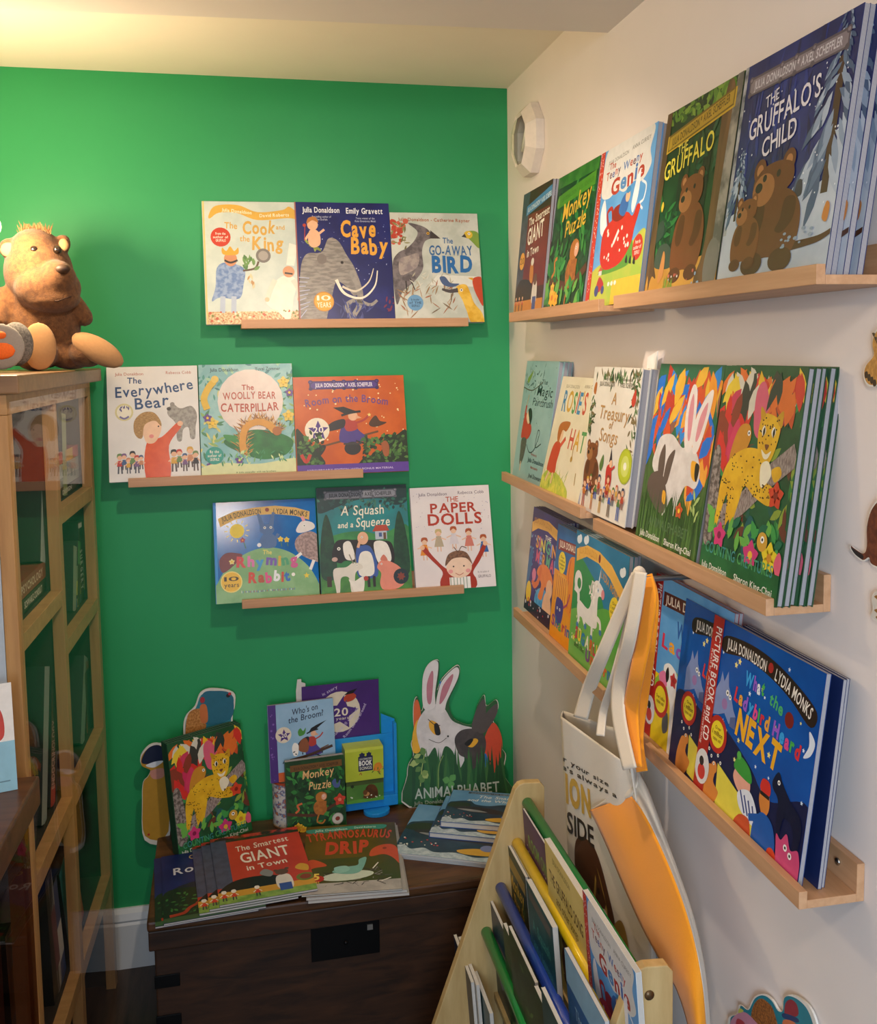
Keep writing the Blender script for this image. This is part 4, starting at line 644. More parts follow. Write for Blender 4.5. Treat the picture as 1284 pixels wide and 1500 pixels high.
def a_next(A, spine=True):
    x0 = 0
    A.r(0, 0, 100, 100, MM('#124a9c', '#1756ac', 7, rough=.25)); A.b([(0, 62), (20, 58), (50, 68), (70, 78), (100, 66), (100, 104), (0, 104)], '#161c44'); g = random.Random(5)
    for i in range(26): A.star(g.uniform(12, 98), g.uniform(3, 74), g.uniform(.8, 1.9), g.choice(['#ece08a', '#d8e6f6', '#ece08a']), 5, .5)
    A.b([(13, 9), (34, 6), (56, 7), (78, 12), (97, 20), (94, 29), (76, 21.5), (56, 16.5), (34, 15), (13, 18)], '#2a1714'); A.t('JULIA DONALDSON', 16, 54, 15.2, 5.4, '#efe6da', .015, arc=.8, slope=-.3, jit=3); A.t('LYDIA MONKS', 62, 93, 16.8, 5.8, '#efe6da', .015, arc=1, slope=-8.5, jit=3); A.e(58, 12, 2.2, 2.4, '#b02a26')
    A.t('What', 37, 55, 28.5, 7, ['#3aa0e0', '#9a5ac8', '#e8e8f0', '#4ab04a'], .04, jit=6); A.t('the', 60, 72, 30, 6, '#4ab06a', .03, jit=6, slope=-2); A.e(78, 32, 3.6, 3.6, '#7a1f1c')
    A.t('Ladybird Heard', 29, 89, 40, 7, ['#d8303a', '#e8a23a', '#9a5ac8', '#3aa0e0', '#e04a8a', '#4ab04a'], .045, jit=6, slope=-7); A.t('NEXT', 34, 74, 57, 13, '#efae24', .045, jit=3, slope=-4)
    A.b([(94, 31), (99, 35), (97, 42), (92, 45), (95, 38)], '#dfe6f0'); A.p([(10, 42), (14, 35), (15, 29), (18, 34), (21, 27), (23, 35), (26, 39), (30, 46), (33, 49), (33, 55), (27, 55), (22, 51), (16, 54), (10, 56)], '#7f8fbe'); A.p([(28, 51), (33, 49), (34, 56), (28, 56)], '#55608c'); A.eye(22.5, 39, 1.5); A.eye(25.5, 40.5, 1.3); A.e(21, 46, 2.8, 2.8, '#9a74a8')
    A.e(18, 65, 9.5, 9.5, '#b52a22'); A.e(18, 65, 6.8, 6.8, '#e8d22c'); A.t('Over', 15, 21, 62.5, 1.8, '#5a2a12'); A.t('1 million', 12.8, 23.2, 66, 2.4, '#5a2a12', .03); A.t('copies sold', 14, 22, 69, 1.8, '#5a2a12')
    A.p([(22, 80), (62, 92), (60, 101), (24, 99)], '#e2d24a'); A.b([(10, 94), (14, 84), (20, 86), (20, 92), (26, 96), (18, 101), (10, 100)], '#d8863a'); A.e(19, 84, 3, 3, '#d8863a')
    A.b([(38, 80), (42, 72), (52, 74), (54, 82), (46, 86)], '#e8a890'); A.b([(38, 75), (42, 67), (52, 70), (54, 77)], '#3f9a3c'); A.e(41, 67, 2, 2, '#57b04a'); A.b([(44, 86), (54, 81), (62, 88), (62, 96), (48, 94)], '#dfe2ea'); [A.l([(46+k*4, 84+k), (52+k*3, 94)], 1.2, '#3a4a86', False) for k in range(4)]; A.b([(44, 98), (56, 95), (60, 104), (44, 104)], '#c8502c')
    A.b([(63, 81), (64, 74), (70, 74), (72, 82), (68, 88)], '#d8853c'); A.b([(63, 75), (64, 69), (70, 69), (71, 75)], '#d2342a'); A.r(63, 75.5, 8, 2, '#23211f'); A.b([(60, 96), (66, 86), (76, 88), (80, 100), (70, 104), (62, 102)], '#1f5aa8'); A.l([(64, 90), (56, 94)], 3.4, '#1f5aa8'); A.r(64, 99, 5, 5, '#6ab03a'); A.r(72, 101, 5, 5, '#6ab03a')
    A.b([(72, 66), (76, 60), (80, 64), (88, 70), (96, 74), (98, 82), (96, 94), (93, 94), (92, 82), (84, 80), (82, 90), (79, 88), (78, 74), (73, 70)], '#101634'); A.eye(77, 65, 1.1); A.b([(82, 100), (80, 90), (84, 91), (88, 86), (92, 92), (98, 90), (100, 104), (84, 104)], '#d04a78'); A.eye(88, 93, 1.5); A.eye(92, 95, 1.5); A.e(78, 99, 4, 4, '#d2401f')
    for k in range(5): A.eye(12+k*3.2, 76+(k % 3)*3, .9)
    if spine: redspine(A)
def a_next1(A): a_next(A, False)
def a_who(A):
    A.r(0, 0, 100, 100, MM('#8ab0cc', '#9abcd6', 8)); A.r(0, 0, 12, 100, '#4a2c78'); A.dots(14, (3, 4, 9, 97), 1.4, ['#7a5aa6'], 4)
    A.t("Who's on", 36, 76, 16, 7.5, '#26324a', .012, slope=4, jit=4, shear=.12); A.t('the Broom?', 30, 84, 26, 7.5, '#26324a', .012, slope=5, jit=4, shear=.12)
    A.e(22, 40, 12, 12, '#dcd0ba'); A.star(23, 41, 10, '#4a2c78'); A.t('20', 19, 27, 43, 5, '#efe6d4', .02)
    witch(A, 66, 54, .8, ((-7, -17), (7, -20), (16, -26), (28, -33), (8, -27), (-2, -23))); A.b([(44, 62), (48, 50), (56, 48), (60, 58), (56, 66)], '#8a5030'); A.b([(44, 38), (48, 34), (52, 38), (56, 34), (54, 42), (46, 44)], '#4a8a3a'); A.l([(30, 74), (60, 70), (96, 62)], 4, '#4a3020'); A.b([(34, 58), (38, 52), (44, 56), (42, 68), (36, 68)], '#efe9e0')
    A.leaves(9, (16, 62, 96, 86), 5, 2.4, ['#2f3a42'], 4); A.r(12, 88, 88, 12, '#d2622a')
def a_purple(A):
    A.r(0, 0, 100, 100, MM('#4a2a74', '#432669', 8)); A.e(48, 50, 27, 27, '#dccfb8'); A.star(50, 52, 23, '#4a2c78', 5, .5, 80); A.t('20', 41, 59, 57, 13, '#e8dcc6', .02); A.t('years', 43, 60, 64, 5, '#e8dcc6', .005)
    A.b([(54, 26), (62, 18), (70, 24), (66, 32), (56, 34)], '#b5442c'); A.p([(54, 22), (66, 20), (72, 12), (60, 16)], '#1d1b1e'); A.b([(30, 62), (34, 56), (40, 60), (38, 74), (32, 74)], '#c8803c'); A.dots(12, (26, 30, 72, 70), 1, ['#5a4a7a'], 3)
    A.t('ic story', 27, 48, 19, 5, '#cbbcd8', .008, ang=24); A.t('Celebrate 20 years of', 33, 88, 98, 5, '#cbbcd8', .008, ang=44, arc=-4); A.t('Room on the Broom!', 54, 105, 97, 5, '#cbbcd8', .008, ang=55, arc=-3)
def a_songs(A):
    A.r(0, 0, 100, 100, MM('#b5c23a', '#aab832', 8)); A.r(0, 0, 100, 9, '#c6d04e'); A.r(34, 26, 38, 46, '#262a4a'); A.star(44, 23, 9, '#262a4a', 6, .7); A.star(62, 22, 8, '#262a4a', 6, .7); A.t('JULIA DONALDSON', 37, 69, 37, 6, '#dfe0d0', .01); A.t('BOOK', 36, 70, 54, 14, '#f0f0e6', .04); A.t('SONGS', 37, 69, 67, 9, '#d8d8c6', .02)
    A.b([(74, 64), (80, 52), (92, 52), (96, 68), (86, 76), (76, 74)], '#d8872c'); A.leaves(9, (66, 64, 100, 82), 10, 3, ['#5a7a2c', '#c8552c'], 3); A.l([(36, 82), (40, 76), (42, 84)], 1.6, '#a5452a')
def a_bookgreen(A):
    A.r(0, 0, 100, 100, MM('#4a7a34', '#5a8a3c', 8)); A.r(0, 0, 100, 20, MM('#4a5a2c', '#3f4f28', 10)); A.b([(44, 78), (50, 60), (52, 36), (62, 22), (76, 28), (84, 54), (82, 82), (60, 86)], MM('#5f3a1c', '#4a2c16', 40)); A.e(54, 64, 8, 6, '#b5824c'); A.e(50, 56, 6, 7, '#6a4222'); A.dots(12, (6, 70, 96, 94), 1.8, ['#e8ead0', '#d8dcc0'], 3)
    A.star(16, 22, 6, '#26301c', 6, .6); A.b([(0, 90), (30, 84), (70, 88), (100, 82), (100, 100), (0, 100)], '#5a9a3c')
def a_roomblue(A):
    A.r(0, 0, 100, 100, MM('#16225a', '#1b2c6c', 8)); A.t('Room on', 12, 84, 33, 10, '#d8d8e0', .015, slope=8, jit=3, shear=.1); A.t('CAN', 30, 50, 11, 6, '#c8b060', .01, slope=2); A.b([(0, 64), (20, 50), (60, 46), (100, 56), (100, 78), (0, 78)], '#14243a'); A.b([(64, 60), (72, 40), (88, 30), (96, 60)], '#15203c')
    leafmass(A, [(0, 62), (14, 54), (40, 58), (54, 74), (70, 80), (60, 94), (0, 94)], 3, 70, ('#1f4a2c', '#2f6a34', '#14301f', '#3f7a3a')); A.l([(6, 92), (20, 90), (26, 84), (34, 80)], 5, '#a53a24', tip=.7); A.e(36, 79, 4, 3, '#a53a24'); A.b([(68, 78), (80, 70), (94, 72), (92, 82)], '#3a2a24'); A.r(0, 94, 100, 6, '#3a5a3a')
def a_drip(A):
    A.r(0, 0, 100, 100, MM('#6b5312', '#4a4414', 4)); A.r(0, 52, 100, 48, MM('#3f4a1c', '#4f4a1a', 8)); A.b([(0, 6), (20, 4), (70, 2), (90, 4), (84, 10), (60, 8), (10, 12)], '#3f8f7e'); A.t('Julia Donaldson', 10, 46, 9, 3, '#bfe0d0', slope=1); A.t('David Roberts', 54, 78, 7, 3, '#bfe0d0')
    A.t('TYRANNOSAURUS', 3, 92, 25, 12, '#c8462c', .03, arc=4, jit=4); A.t('DRIP', 22, 68, 45, 17, '#c8462c', .05, jit=4)
    A.b([(70, 52), (72, 42), (82, 36), (94, 36), (100, 44), (104, 70), (94, 56), (84, 50)], '#c8502c'); A.e(86, 41, 2.4, 2.4, '#8a3a1c'); A.b([(0, 58), (8, 52), (18, 56), (24, 62), (12, 64), (0, 68)], '#c8502c')
    A.r(0, 86, 104, 18, MM('#a39c98', '#b5aea8', 20)); g = random.Random(3)
    for i in range(46):
        x = g.uniform(8, 84); y = 80+g.uniform(-9, 10); A.l([(x, y), (x+g.uniform(-12, 12), y+g.uniform(-5, 5))], .9, g.choice(['#3f3a3a', '#5f5858', '#8a8484', '#2f2a2a']), False)
    A.e(46, 78, 27, 9, '#c9d3c2', 6); A.b([(30, 72), (40, 66), (56, 64), (58, 56), (66, 54), (60, 72), (48, 76)], '#7ab0a4'); A.b([(32, 66), (44, 64), (48, 70), (36, 74)], '#8fc0b4'); A.l([(72, 70), (78, 62)], 1.4, '#e8e2d8', False); A.l([(80, 88), (90, 84)], 1.4, '#e8e2d8', False)
    A.e(12, 80, 10, 7, '#b5241c'); A.t('15', 7, 17, 81, 8, '#f0d05a', .04); A.t('YEARS', 7, 17, 87, 3.4, '#f0d05a', .01)
def a_snail(A):
    A.r(0, 0, 100, 100, MM('#5f93bd', '#76a6cc', 6)); A.b([(0, 46), (10, 36), (30, 32), (40, 42), (60, 44), (80, 38), (100, 44), (100, 100), (0, 100)], MM('#22384a', '#2c4658', 14)); A.b([(0, 52), (8, 40), (26, 38), (34, 46), (20, 54)], '#2c3a2c')
    A.p([(24, 3), (90, 3), (90, 9), (24, 9)], '#3f4a58'); A.t('JULIA DONALDSON * AXEL SCHEFFLER', 28, 86, 8, 3.4, '#9fb0c0'); A.t('The Snail', 40, 86, 21, 8, '#e6e6e2', .008, jit=3, shear=.2); A.t('and the Whale', 26, 94, 32, 7, '#e6e6e2', .008, jit=3, shear=.2)
    A.b([(10, 56), (24, 50), (50, 50), (80, 58), (92, 70), (70, 68), (40, 66)], '#343438'); A.b([(16, 58), (40, 58), (60, 64), (36, 64)], '#8a8c90'); A.b([(60, 84), (78, 78), (96, 80), (100, 88), (70, 90)], '#d2a23a'); A.e(88, 76, 7, 6, '#7a86b5')
    A.b([(0, 88), (8, 84), (16, 90), (28, 86), (40, 92), (60, 89), (80, 94), (100, 90), (100, 104), (0, 104)], MM('#c3ced4', '#a3b4bf', 60)); A.dots(18, (2, 70, 40, 84), 1, ['#c03a3a', '#e8e6dc'], 3)
def a_gsongs(A):
    A.r(0, 0, 100, 100, MM('#e0c878', '#d6bc68', 8)); A.t('JULIA DONALDSON', 20, 66, 9, 3.4, '#8a7438'); A.t('THE GRUFFALO SONG', 8, 94, 26, 8, '#5a3a24', .02, slope=-1); A.t('and other songs', 24, 80, 36, 6, '#5a3a24', .01); bear(A, 46, 84, .8, .38); A.flower(80, 84, 8, '#c8702c'); A.b([(70, 62), (76, 56), (80, 64), (74, 70)], '#8a4a24'); A.dots(12, (4, 50, 96, 96), 1.6, ['#b5682c', '#7a8a3c'], 4)
def a_roomp(A):
    A.r(0, 0, 100, 100, MM('#3f1f52', '#4a2662', 8)); A.t('ROOM ON THE', 14, 96, 26, 10, '#5a9a4a', .02); A.dots(20, (2, 26, 98, 60), .9, ['#e0d8f0'], 3); A.e(60, 62, 22, 24, '#a9bccc'); A.b([(40, 90), (46, 70), (56, 62), (64, 80), (60, 104), (40, 104)], '#c8502c'); A.b([(66, 104), (70, 60), (86, 50), (92, 104)], '#b5402a')
def a_mgold(A):
    A.r(0, 0, 100, 100, MM('#1f2f1c', '#2a3a22', 10)); A.r(8, 8, 86, 10, '#9a7a24'); A.t('Monkey', 24, 84, 34, 12, '#d8aa34', .01, slope=3, shear=.1); A.t('Puzzle', 34, 80, 48, 12, '#d8aa34', .01, shear=.1); A.leaves(40, (0, 40, 100, 100), 16, 6, ['#2c4a26', '#1a2a18', '#3a5a2c'], 4); monkeyfig(A, 60, 80, .9)
def a_teal(A):
    A.r(0, 0, 100, 100, MM('#17484c', '#1f585a', 8)); A.r(8, 4, 84, 8, '#5a5550'); A.t('A Squash', 16, 84, 34, 9, '#3f8f86', .01, slope=2); A.t('and a Squeeze', 16, 88, 48, 8, '#3f8f86', .01); A.leaves(26, (0, 50, 100, 100), 12, 5, ['#123a3c', '#286a60'], 3); A.e(80, 84, 10, 10, '#7a2a3a')
def a_sea(A):
    A.r(0, 0, 100, 100, MM('#24558c', '#2f66a0', 8)); A.r(0, 0, 100, 22, '#8ab0c8'); A.t('The Snail and', 20, 84, 38, 8, '#9ac0dc', .01); A.b([(0, 70), (40, 60), (100, 72), (100, 100), (0, 100)], '#1c3f70'); A.b([(10, 84), (20, 80), (30, 86)], '#c8402c')
def a_dgreen(A):
    A.r(0, 0, 100, 100, MM('#20321c', '#2c4426', 12)); A.leaves(40, (0, 10, 100, 100), 18, 5, ['#3a5a2c', '#1a2a18', '#55743a'], 3)
def a_navy(A):
    A.r(0, 0, 100, 100, MM('#1a2440', '#222e52', 8)); A.b([(0, 70), (40, 60), (100, 66), (100, 100), (0, 100)], '#2a3a36'); A.b([(20, 60), (40, 40), (60, 58), (50, 70)], '#6a7488')
def a_cover2(A):
    A.r(0, 0, 100, 100, MM('#2c4a4a', '#355656', 10)); A.b([(20, 80), (40, 56), (70, 60), (84, 84)], '#4a7a5a')
# ------------------------------------------------------------------ the room
PLASTER = M('#ebe0d9', rough=.75, var=.02, sc=6, bump=.04)
GREEN = M('#229a5a', rough=.5, var=.03, sc=5, bump=.05)
def struct(name, mb, label, cat='wall'):
    return tag(mb.build(name), label, cat, kind='structure')
b = MB(); b.box(-1.75, 0.02, 0, .06, FLOOR-.05, 2.32, GREEN); struct('wall_back', b, 'green painted back wall behind the picture ledges')
b = MB(); L = 3.6
b.prism([(0, 0), (-AW*L, -L), (.08-AW*L, -L), (.08, .06), (0, .06)], lambda x, y, d: V((x, y, d)), FLOOR-.05, 2.32, PLASTER); struct('wall_right', b, 'white painted right wall carrying six picture ledges')
b = MB(); b.box(-1.75, -1.395, -3.6, 0, FLOOR-.05, 2.32, PLASTER); struct('wall_left', b, 'pale wall behind the glazed bookcase')
b = MB(); b.box(-1.75, .08, -1.0, .06, 2.219, 2.32, M('#f2e8d6', rough=.8, var=.02, sc=5)); struct('ceiling', b, 'cream ceiling strip above the green wall', 'ceiling')
b = MB(); b.prism([(-1.75, -.617), (.04, -.709), (.04, -3.6), (-1.75, -3.6)], lambda x, y, d: V((x, y, d)), 2.138, 2.32, M('#e3dcd4', rough=.8, var=.02, sc=5)); struct('trim_1', b, 'pale dropped ceiling bulkhead across the top', 'ceiling')
FLW = wood('floor_boards', '#2b1f18', '#4a372b', (26, 3, 3), rough=.35, bump=.2)
b = MB(); b.box(-1.75, .08, -3.6, .06, FLOOR-.06, FLOOR, FLW); struct('floor', b, 'dark brown wooden floor', 'floor')
WHITE = M('#d9dde0', rough=.4, var=.03, sc=9)
b = MB(); pr = [(0, 0), (.020, 0), (.020, .112), (.016, .118), (.019, .124), (.014, .140), (.006, .150), (0, .150)]
b.prism(pr, lambda a, z, d: V((d, -a, FLOOR+z)), -1.395, -.001, WHITE); struct('baseboard_back', b, 'white skirting board below the green wall', 'skirting')
# ------------------------------------------------------------------ picture ledges
BEECH = wood('beech_veneer', '#b5855c', '#cfa078', (1.2, 22, 22), rough=.42, bump=.08)
BEECHE = wood('beech_edge', '#9a6a42', '#b07f55', (8, 8, 8), rough=.45, bump=.08)
SH = {'b1': (1.6175, .0956), 'b2': (1.2524, .0956), 'b3': (.9465, .0956), 'rtn': (1.6196, .1014), 'rtf': (1.6186, .0992), 'rmn': (1.2396, .0849), 'rmf': (1.2532, .0949), 'rbn': (.9205, .0827), 'rbf': (.9694, .1111)}
TB, LIP, TL_, BK = .0100, .0209, .0105, .0453
def ledge(key, e, n, s0, ln, label, screws=()):
    z, d = SH[key]; root = empty('picture_ledge', frame(e*s0+UP*z, e, -n, UP)); tag(root, label, 'shelf', 'beech picture ledges')
    for nm, (y0, y1, z0, z1) in {'base_board': (-d+TL_, -.0101, 0, TB), 'front_lip': (-d, -d+TL_, 0, LIP), 'back_rail': (-.0101, -.0005, 0, BK)}.items():
        m = MB(); m.box(0, ln, y0, y1, z0, z1, BEECH, .0008); m.build(nm, root)
    for x in screws:
        m = MB(); m.tube([(x, -.0095, .030), (x, -.0125, .030)], .0042, M('#b9b4aa', rough=.3, metal=1), 12); m.box(x-.003, x+.003, -.0128, -.0124, .0295, .0305, M('#3a3733')); m.build('screw', root)
ledge('b1', EB, NB, -.6831, .55, 'beech ledge on the green wall, topmost, under the mammoth book')
ledge('b2', EB, NB, -.953, .55, 'beech ledge on the green wall, middle one, under the orange witch book')
ledge('b3', EB, NB, -.7033, .55, 'beech ledge on the green wall, lowest, under the blue rabbit book')
ledge('rtf', ER, NR, .361, .562, 'beech ledge high on the white wall beside the corner, under the red teapot book')
ledge('rtn', ER, NR, .9957, .565, 'beech ledge high on the white wall nearest the camera, under the snowy forest book')
ledge('rmf', ER, NR, .267, .550, 'mid-height beech ledge on the white wall by the corner, under the pale blue painter book')
ledge('rmn', ER, NR, .8554, .587, 'beech ledge at mid height on the white wall, under the leopard book stack')
ledge('rbf', ER, NR, .419, .550, 'beech ledge low on the white wall by the corner, under the unicorn book')
ledge('rbn', ER, NR, 1.013, .506, 'beech ledge low on the white wall with an empty open end and a screw', (.47,))
# ------------------------------------------------------------------ books
PG = pages(); PGL = pages('pale_page_edges', '#d6d1c8', '#a5a09a')
def book(art, wd, ht, th, mat4, label, group, cover='#888888', hard=False, back=None, spine=None, name='picture_book', cat='book', ys=1.0, pg=None):
    """origin at the middle of the bottom front edge; x across, y up the cover, z out of the cover"""
    root = empty(name, mat4); tag(root, label, cat, group)
    tc = .0013 if hard else .0005; ins = .0014 if hard else .0004
    cm = cover if not isinstance(cover, str) else M(cover); bm_ = back or cm; sm_ = spine or cm
    m = MB(); m.box(-wd/2, wd/2, 0, ht, -tc, 0, cm)
    if art:
        a_ = Art(m, wd, ht); a_.ys = ys; art(a_)
    m.build('front_cover', root)
    m = MB(); m.box(-wd/2+.0004, wd/2-ins, ins, ht-ins, -th+tc, -tc, pg or PG); m.build('page_block', root)
    m = MB(); m.box(-wd/2, wd/2, 0, ht, -th, -th+tc, bm_); m.build('back_cover', root)
    if hard or spine:
        m = MB(); m.box(-wd/2-tc, -wd/2, 0, ht, -th, 0, sm_); m.build('spine', root)
    root['_th'] = th; return root
def lean(wall, s, o, z, th, roll, wd):
    e, n = (EB, NB) if wall == 'b' else (ER, NR); th = R(th) if abs(th) > .6 else th
    ux = e*cos(roll)+UP*sin(roll); uy = -n*sin(th)+UP*cos(th); uy = uy*cos(roll)-e*sin(roll); ux.normalize()
    uz = ux.cross(uy).normalized(); uy = uz.cross(ux).normalized()
    P = e*s+n*o+UP*z
    if roll < 0: P = P - ux*0 + UP*(wd*sin(-roll))
    return frame(P+ux*wd/2, ux, uy, uz)
ORD = ['second', 'third', 'fourth', 'fifth', 'sixth', 'seventh']
ONB = {'b1': 'picture books on the top green-wall ledge', 'b2': 'picture books on the middle green-wall ledge', 'b3': 'picture books on the lowest green-wall ledge',
       'rtf': 'picture books on the top white-wall ledges', 'rtn': 'picture books on the top white-wall ledges', 'rmf': 'picture books on the middle white-wall ledges', 'rmn': 'picture books on the middle white-wall ledges', 'rbf': 'picture books on the low white-wall ledges', 'rbn': 'picture books on the low white-wall ledges'}
def shelve(key, art, o, s, w_, h_, th, roll, label, T, cover, n=1, short='', hard=False, spine=None, jit=.004, back=None):
    z, d = SH[key]; wall = key[0]; z0 = z+TB+.0006; thr = R(th)
    root = book(art, w_, h_, T, lean(wall, s, o, z0, thr, roll, w_), label, ONB[key], cover, hard, back, spine, ys=.945)
    g = random.Random(int(s*1000)); oo = o
    for k in range(1, n):
        oo -= (T+.0002)/cos(thr); thr2 = thr-R(.05)*k*.3
        dup(root, lean(wall, s+g.uniform(-jit, jit), oo, z0, thr2, 0, w_), '%s copy from the front of %s' % (ORD[k-1], short), ONB[key])
    return root
B_ = shelve
B_('b1', a_cook, .070, -.7627, .2345, .3001, 10.9, .004, 'pale picture book with a king, a chef in a tall hat and gold lettering', .010, '#cfcfc2', hard=True)
B_('b1', a_cave, .0835, -.5461, .2324, .3040, 13.0, 0, 'dark blue picture book with a grey mammoth and a baby on its back', .011, '#161d60')
B_('b1', a_goaway, .0838, -.3130, .2240, .2800, 12.4, 0, 'pale grey-green picture book with a large grey crested bird and a yellow duck', .012, '#b9beb2')
B_('b2', a_every, .070, -.9973, .2085, .2733, 11.2, .004, 'white picture book with a child in an orange jumper holding up a grey bear', .014, '#e6e3df')
B_('b2', a_woolly, .074, -.7870, .2240, .2764, 12.3, 0, 'blue and green picture book with a furry caterpillar on a leaf', .011, '#88bcbb')
B_('b2', a_room, .0838, -.5610, .2740, .2420, 13.0, 0, 'orange landscape picture book with a witch flying on a broom', .012, '#c8590f', hard=True)
B_('b3', a_rhyme, .074, -.7634, .2488, .2456, 14.3, 0, 'shiny blue picture book with a blue rabbit on a green hill', .012, '#1668b4', hard=True)
B_('b3', a_squash, .0838, -.5105, .2277, .2720, 14.6, 0, 'teal picture book with a woman, cow, goat and pig in a garden', .012, '#1d5a56', hard=True)
B_('b3', a_dolls, .0835, -.2740, .2085, .2610, 14.6, 0, 'white picture book with a row of paper dolls above a child in red', .011, '#e9dfdc')
B_('rtf', a_giant, .070, .2912, .2140, .2798, 5.8, .0, 'dark brown and red picture book nearest the corner on the top right ledge', .007, '#3a1c18', 4, 'the dark brown and red corner book')
B_('rtf', a_monkey, .0692, .5140, .2395, .2797, 8.0, .006, 'dark green picture book with an orange monkey beside the red teapot book', .007, '#1c3f1c', 4, 'the orange monkey book on the top ledge')
B_('rtf', a_genie, .0706, .7746, .2456, .2780, 7.3, .012, 'sky blue picture book with a flying red spotted teapot', .008, '#6aa0d2', 3, 'the red teapot book', spine=M('#c8372a'))
B_('rtn', a_gruff, .0753, 1.0517, .2342, .2825, 8.6, .010, 'dark forest picture book with a brown bear standing on a path', .008, '#2a4a24', 3, 'the brown bear forest book')
B_('rtn', a_child, .0790, 1.2972, .2430, .2820, 8.2, 0, 'dark blue snowy forest picture book with a big and a small bear', .0072, '#1c2a66', 5, 'the snowy forest book', jit=.012, spine=M('#7f8690'))
B_('rmf', a_magic, .0694, .2700, .2385, .2704, 8.3, .002, 'pale blue picture book with a girl in red painting, nearest the corner', .010, '#8fb2b4', 3, 'the pale blue painter book', hard=True)
B_('rmf', a_rosie, .0799, .5150, .2400, .2437, 13.0, 0, 'cream picture book with a girl in a red dress in the wind', .010, '#e2d8be')
B_('rmf', a_treas, .0755, .7560, .2229, .2622, 7.0, 0, 'white songbook with a bear, leafy border and lime round sticker', .014, '#dcd6ca', 2, 'the white leafy songbook', hard=True)
B_('rmn', a_animal, .0718, 1.0130, .2134, .2854, 9.0, .0, 'picture book with a white rabbit and a small dark rabbit in grass', .012, '#3f5f2f', 1, '', hard=True)
B_('rmn', a_creat, .0735, 1.2452, .2003, .2841, 7.5, 0, 'jungle picture book with a yellow leopard, front of a thick stack on the middle ledge', .0088, '#24492c', 5, 'the leopard book stack on the middle ledge', hard=True, jit=.006)
B_('rbf', a_mermaid, .078, .3872, .2300, .2295, 6.5, 0, 'purple picture book with an orange-haired mermaid by the corner', .006, '#2f2466', 4, 'the purple mermaid book')
B_('rbf', a_shell, .0870, .6027, .1560, .2277, 5.3, 0, 'orange and blue picture book with striped shell and purple creature', .007, '#1f5a98', 3, 'the orange shell book')
B_('rbf', a_sugar, .0980, .7535, .2560, .2428, 4.6, 0, 'green picture book with a white unicorn', .007, '#2f7a6a', 3, 'the white unicorn book')
B_('rbn', a_lady1, .0550, 1.0082, .2600, .2634, 5.2, 0, 'yellow and pale blue farm picture book with a red spine behind tote bag straps', .006, '#a82a20', 2, 'the yellow and pale blue farm book')
B_('rbn', a_next1, .0625, 1.1246, .2600, .2507, 6.4, 0, 'night blue picture book with a grey wolf, between the farm book and the red-spined one', .006, '#12357a', 1, '')
B_('rbn', a_next, .0705, 1.2250, .2700, .2525, 7.6, .006, 'night blue picture book with red spine and two robbers, front of the low ledge', .0065, '#12357a', 1, '')
B_('rbn', None, .0490, 1.2720, .2300, .2480, 6.4, 0, 'book at the back of the low ledge, page edges showing behind the robbers book', .005, '#1a2a5a', 2, 'the plain stack behind the robbers book')
# ------------------------------------------------------------------ wooden chest
ZC = .380
OAK = wood('old_chest_wood', '#1c110a', '#4a2d19', (2.2, 14, 14), rough=.5, bump=.35, knots=.8)
OAKT = wood('old_chest_lid_wood', '#2e1c10', '#6b4526', (2.0, 12, 12), rough=.4, bump=.3, knots=.6)
IRON = M('#0d0d0e', rough=.45, metal=.6, bump=.2)
CX0, CX1, CY0, CY1 = -.925, -.105, -.425, -.022
root = empty('wooden_chest', Matrix.Translation(((CX0+CX1)/2, (CY0+CY1)/2, FLOOR))); tag(root, 'old dark wooden chest with black iron fittings below the green wall', 'chest')
hx, hy, H = (CX1-CX0)/2, (CY1-CY0)/2, ZC-FLOOR
m = MB(); m.box(-hx+.012, hx-.012, -hy+.014, hy-.01, .0, H-.065, OAK, .004); m.build('body', root)
m = MB(); m.box(-hx, hx, -hy, hy, H-.022, H, OAKT, .005); m.box(-hx+.002, hx-.002, -hy+.002, -hy+.02, H-.066, H-.0225, OAK, .003); m.box(-hx+.002, -hx+.02, -hy+.0205, hy, H-.066, H-.0225, OAK, .003); m.box(hx-.02, hx-.002, -hy+.0205, hy, H-.066, H-.0225, OAK, .003); lid = m.build('lid', root)
m = MB(); m.box(-.070, .080, -hy+.008, -hy+.0135, H-.145, H-.068, IRON, .001); m.ball((.005, -hy+.007, H-.11), .005, IRON); lk = m.build('lock_plate', root)
m = MB(); m.box(.053, .065, -hy+.0055, -hy+.0078, H-.088, H-.076, M('#b9b9b4', rough=.3, metal=.8)); m.build('rivet', lk)
for z0 in (H-.155, H-.245, .02):
    for sx in (-1, 1):
        m = MB(); x0, x1 = sx*(hx-.010), sx*(hx-.062); m.box(min(x0, x1), max(x0, x1), -hy+.0105, -hy+.0138, z0, z0+.028, IRON, .001); m.build('corner_bracket', root)
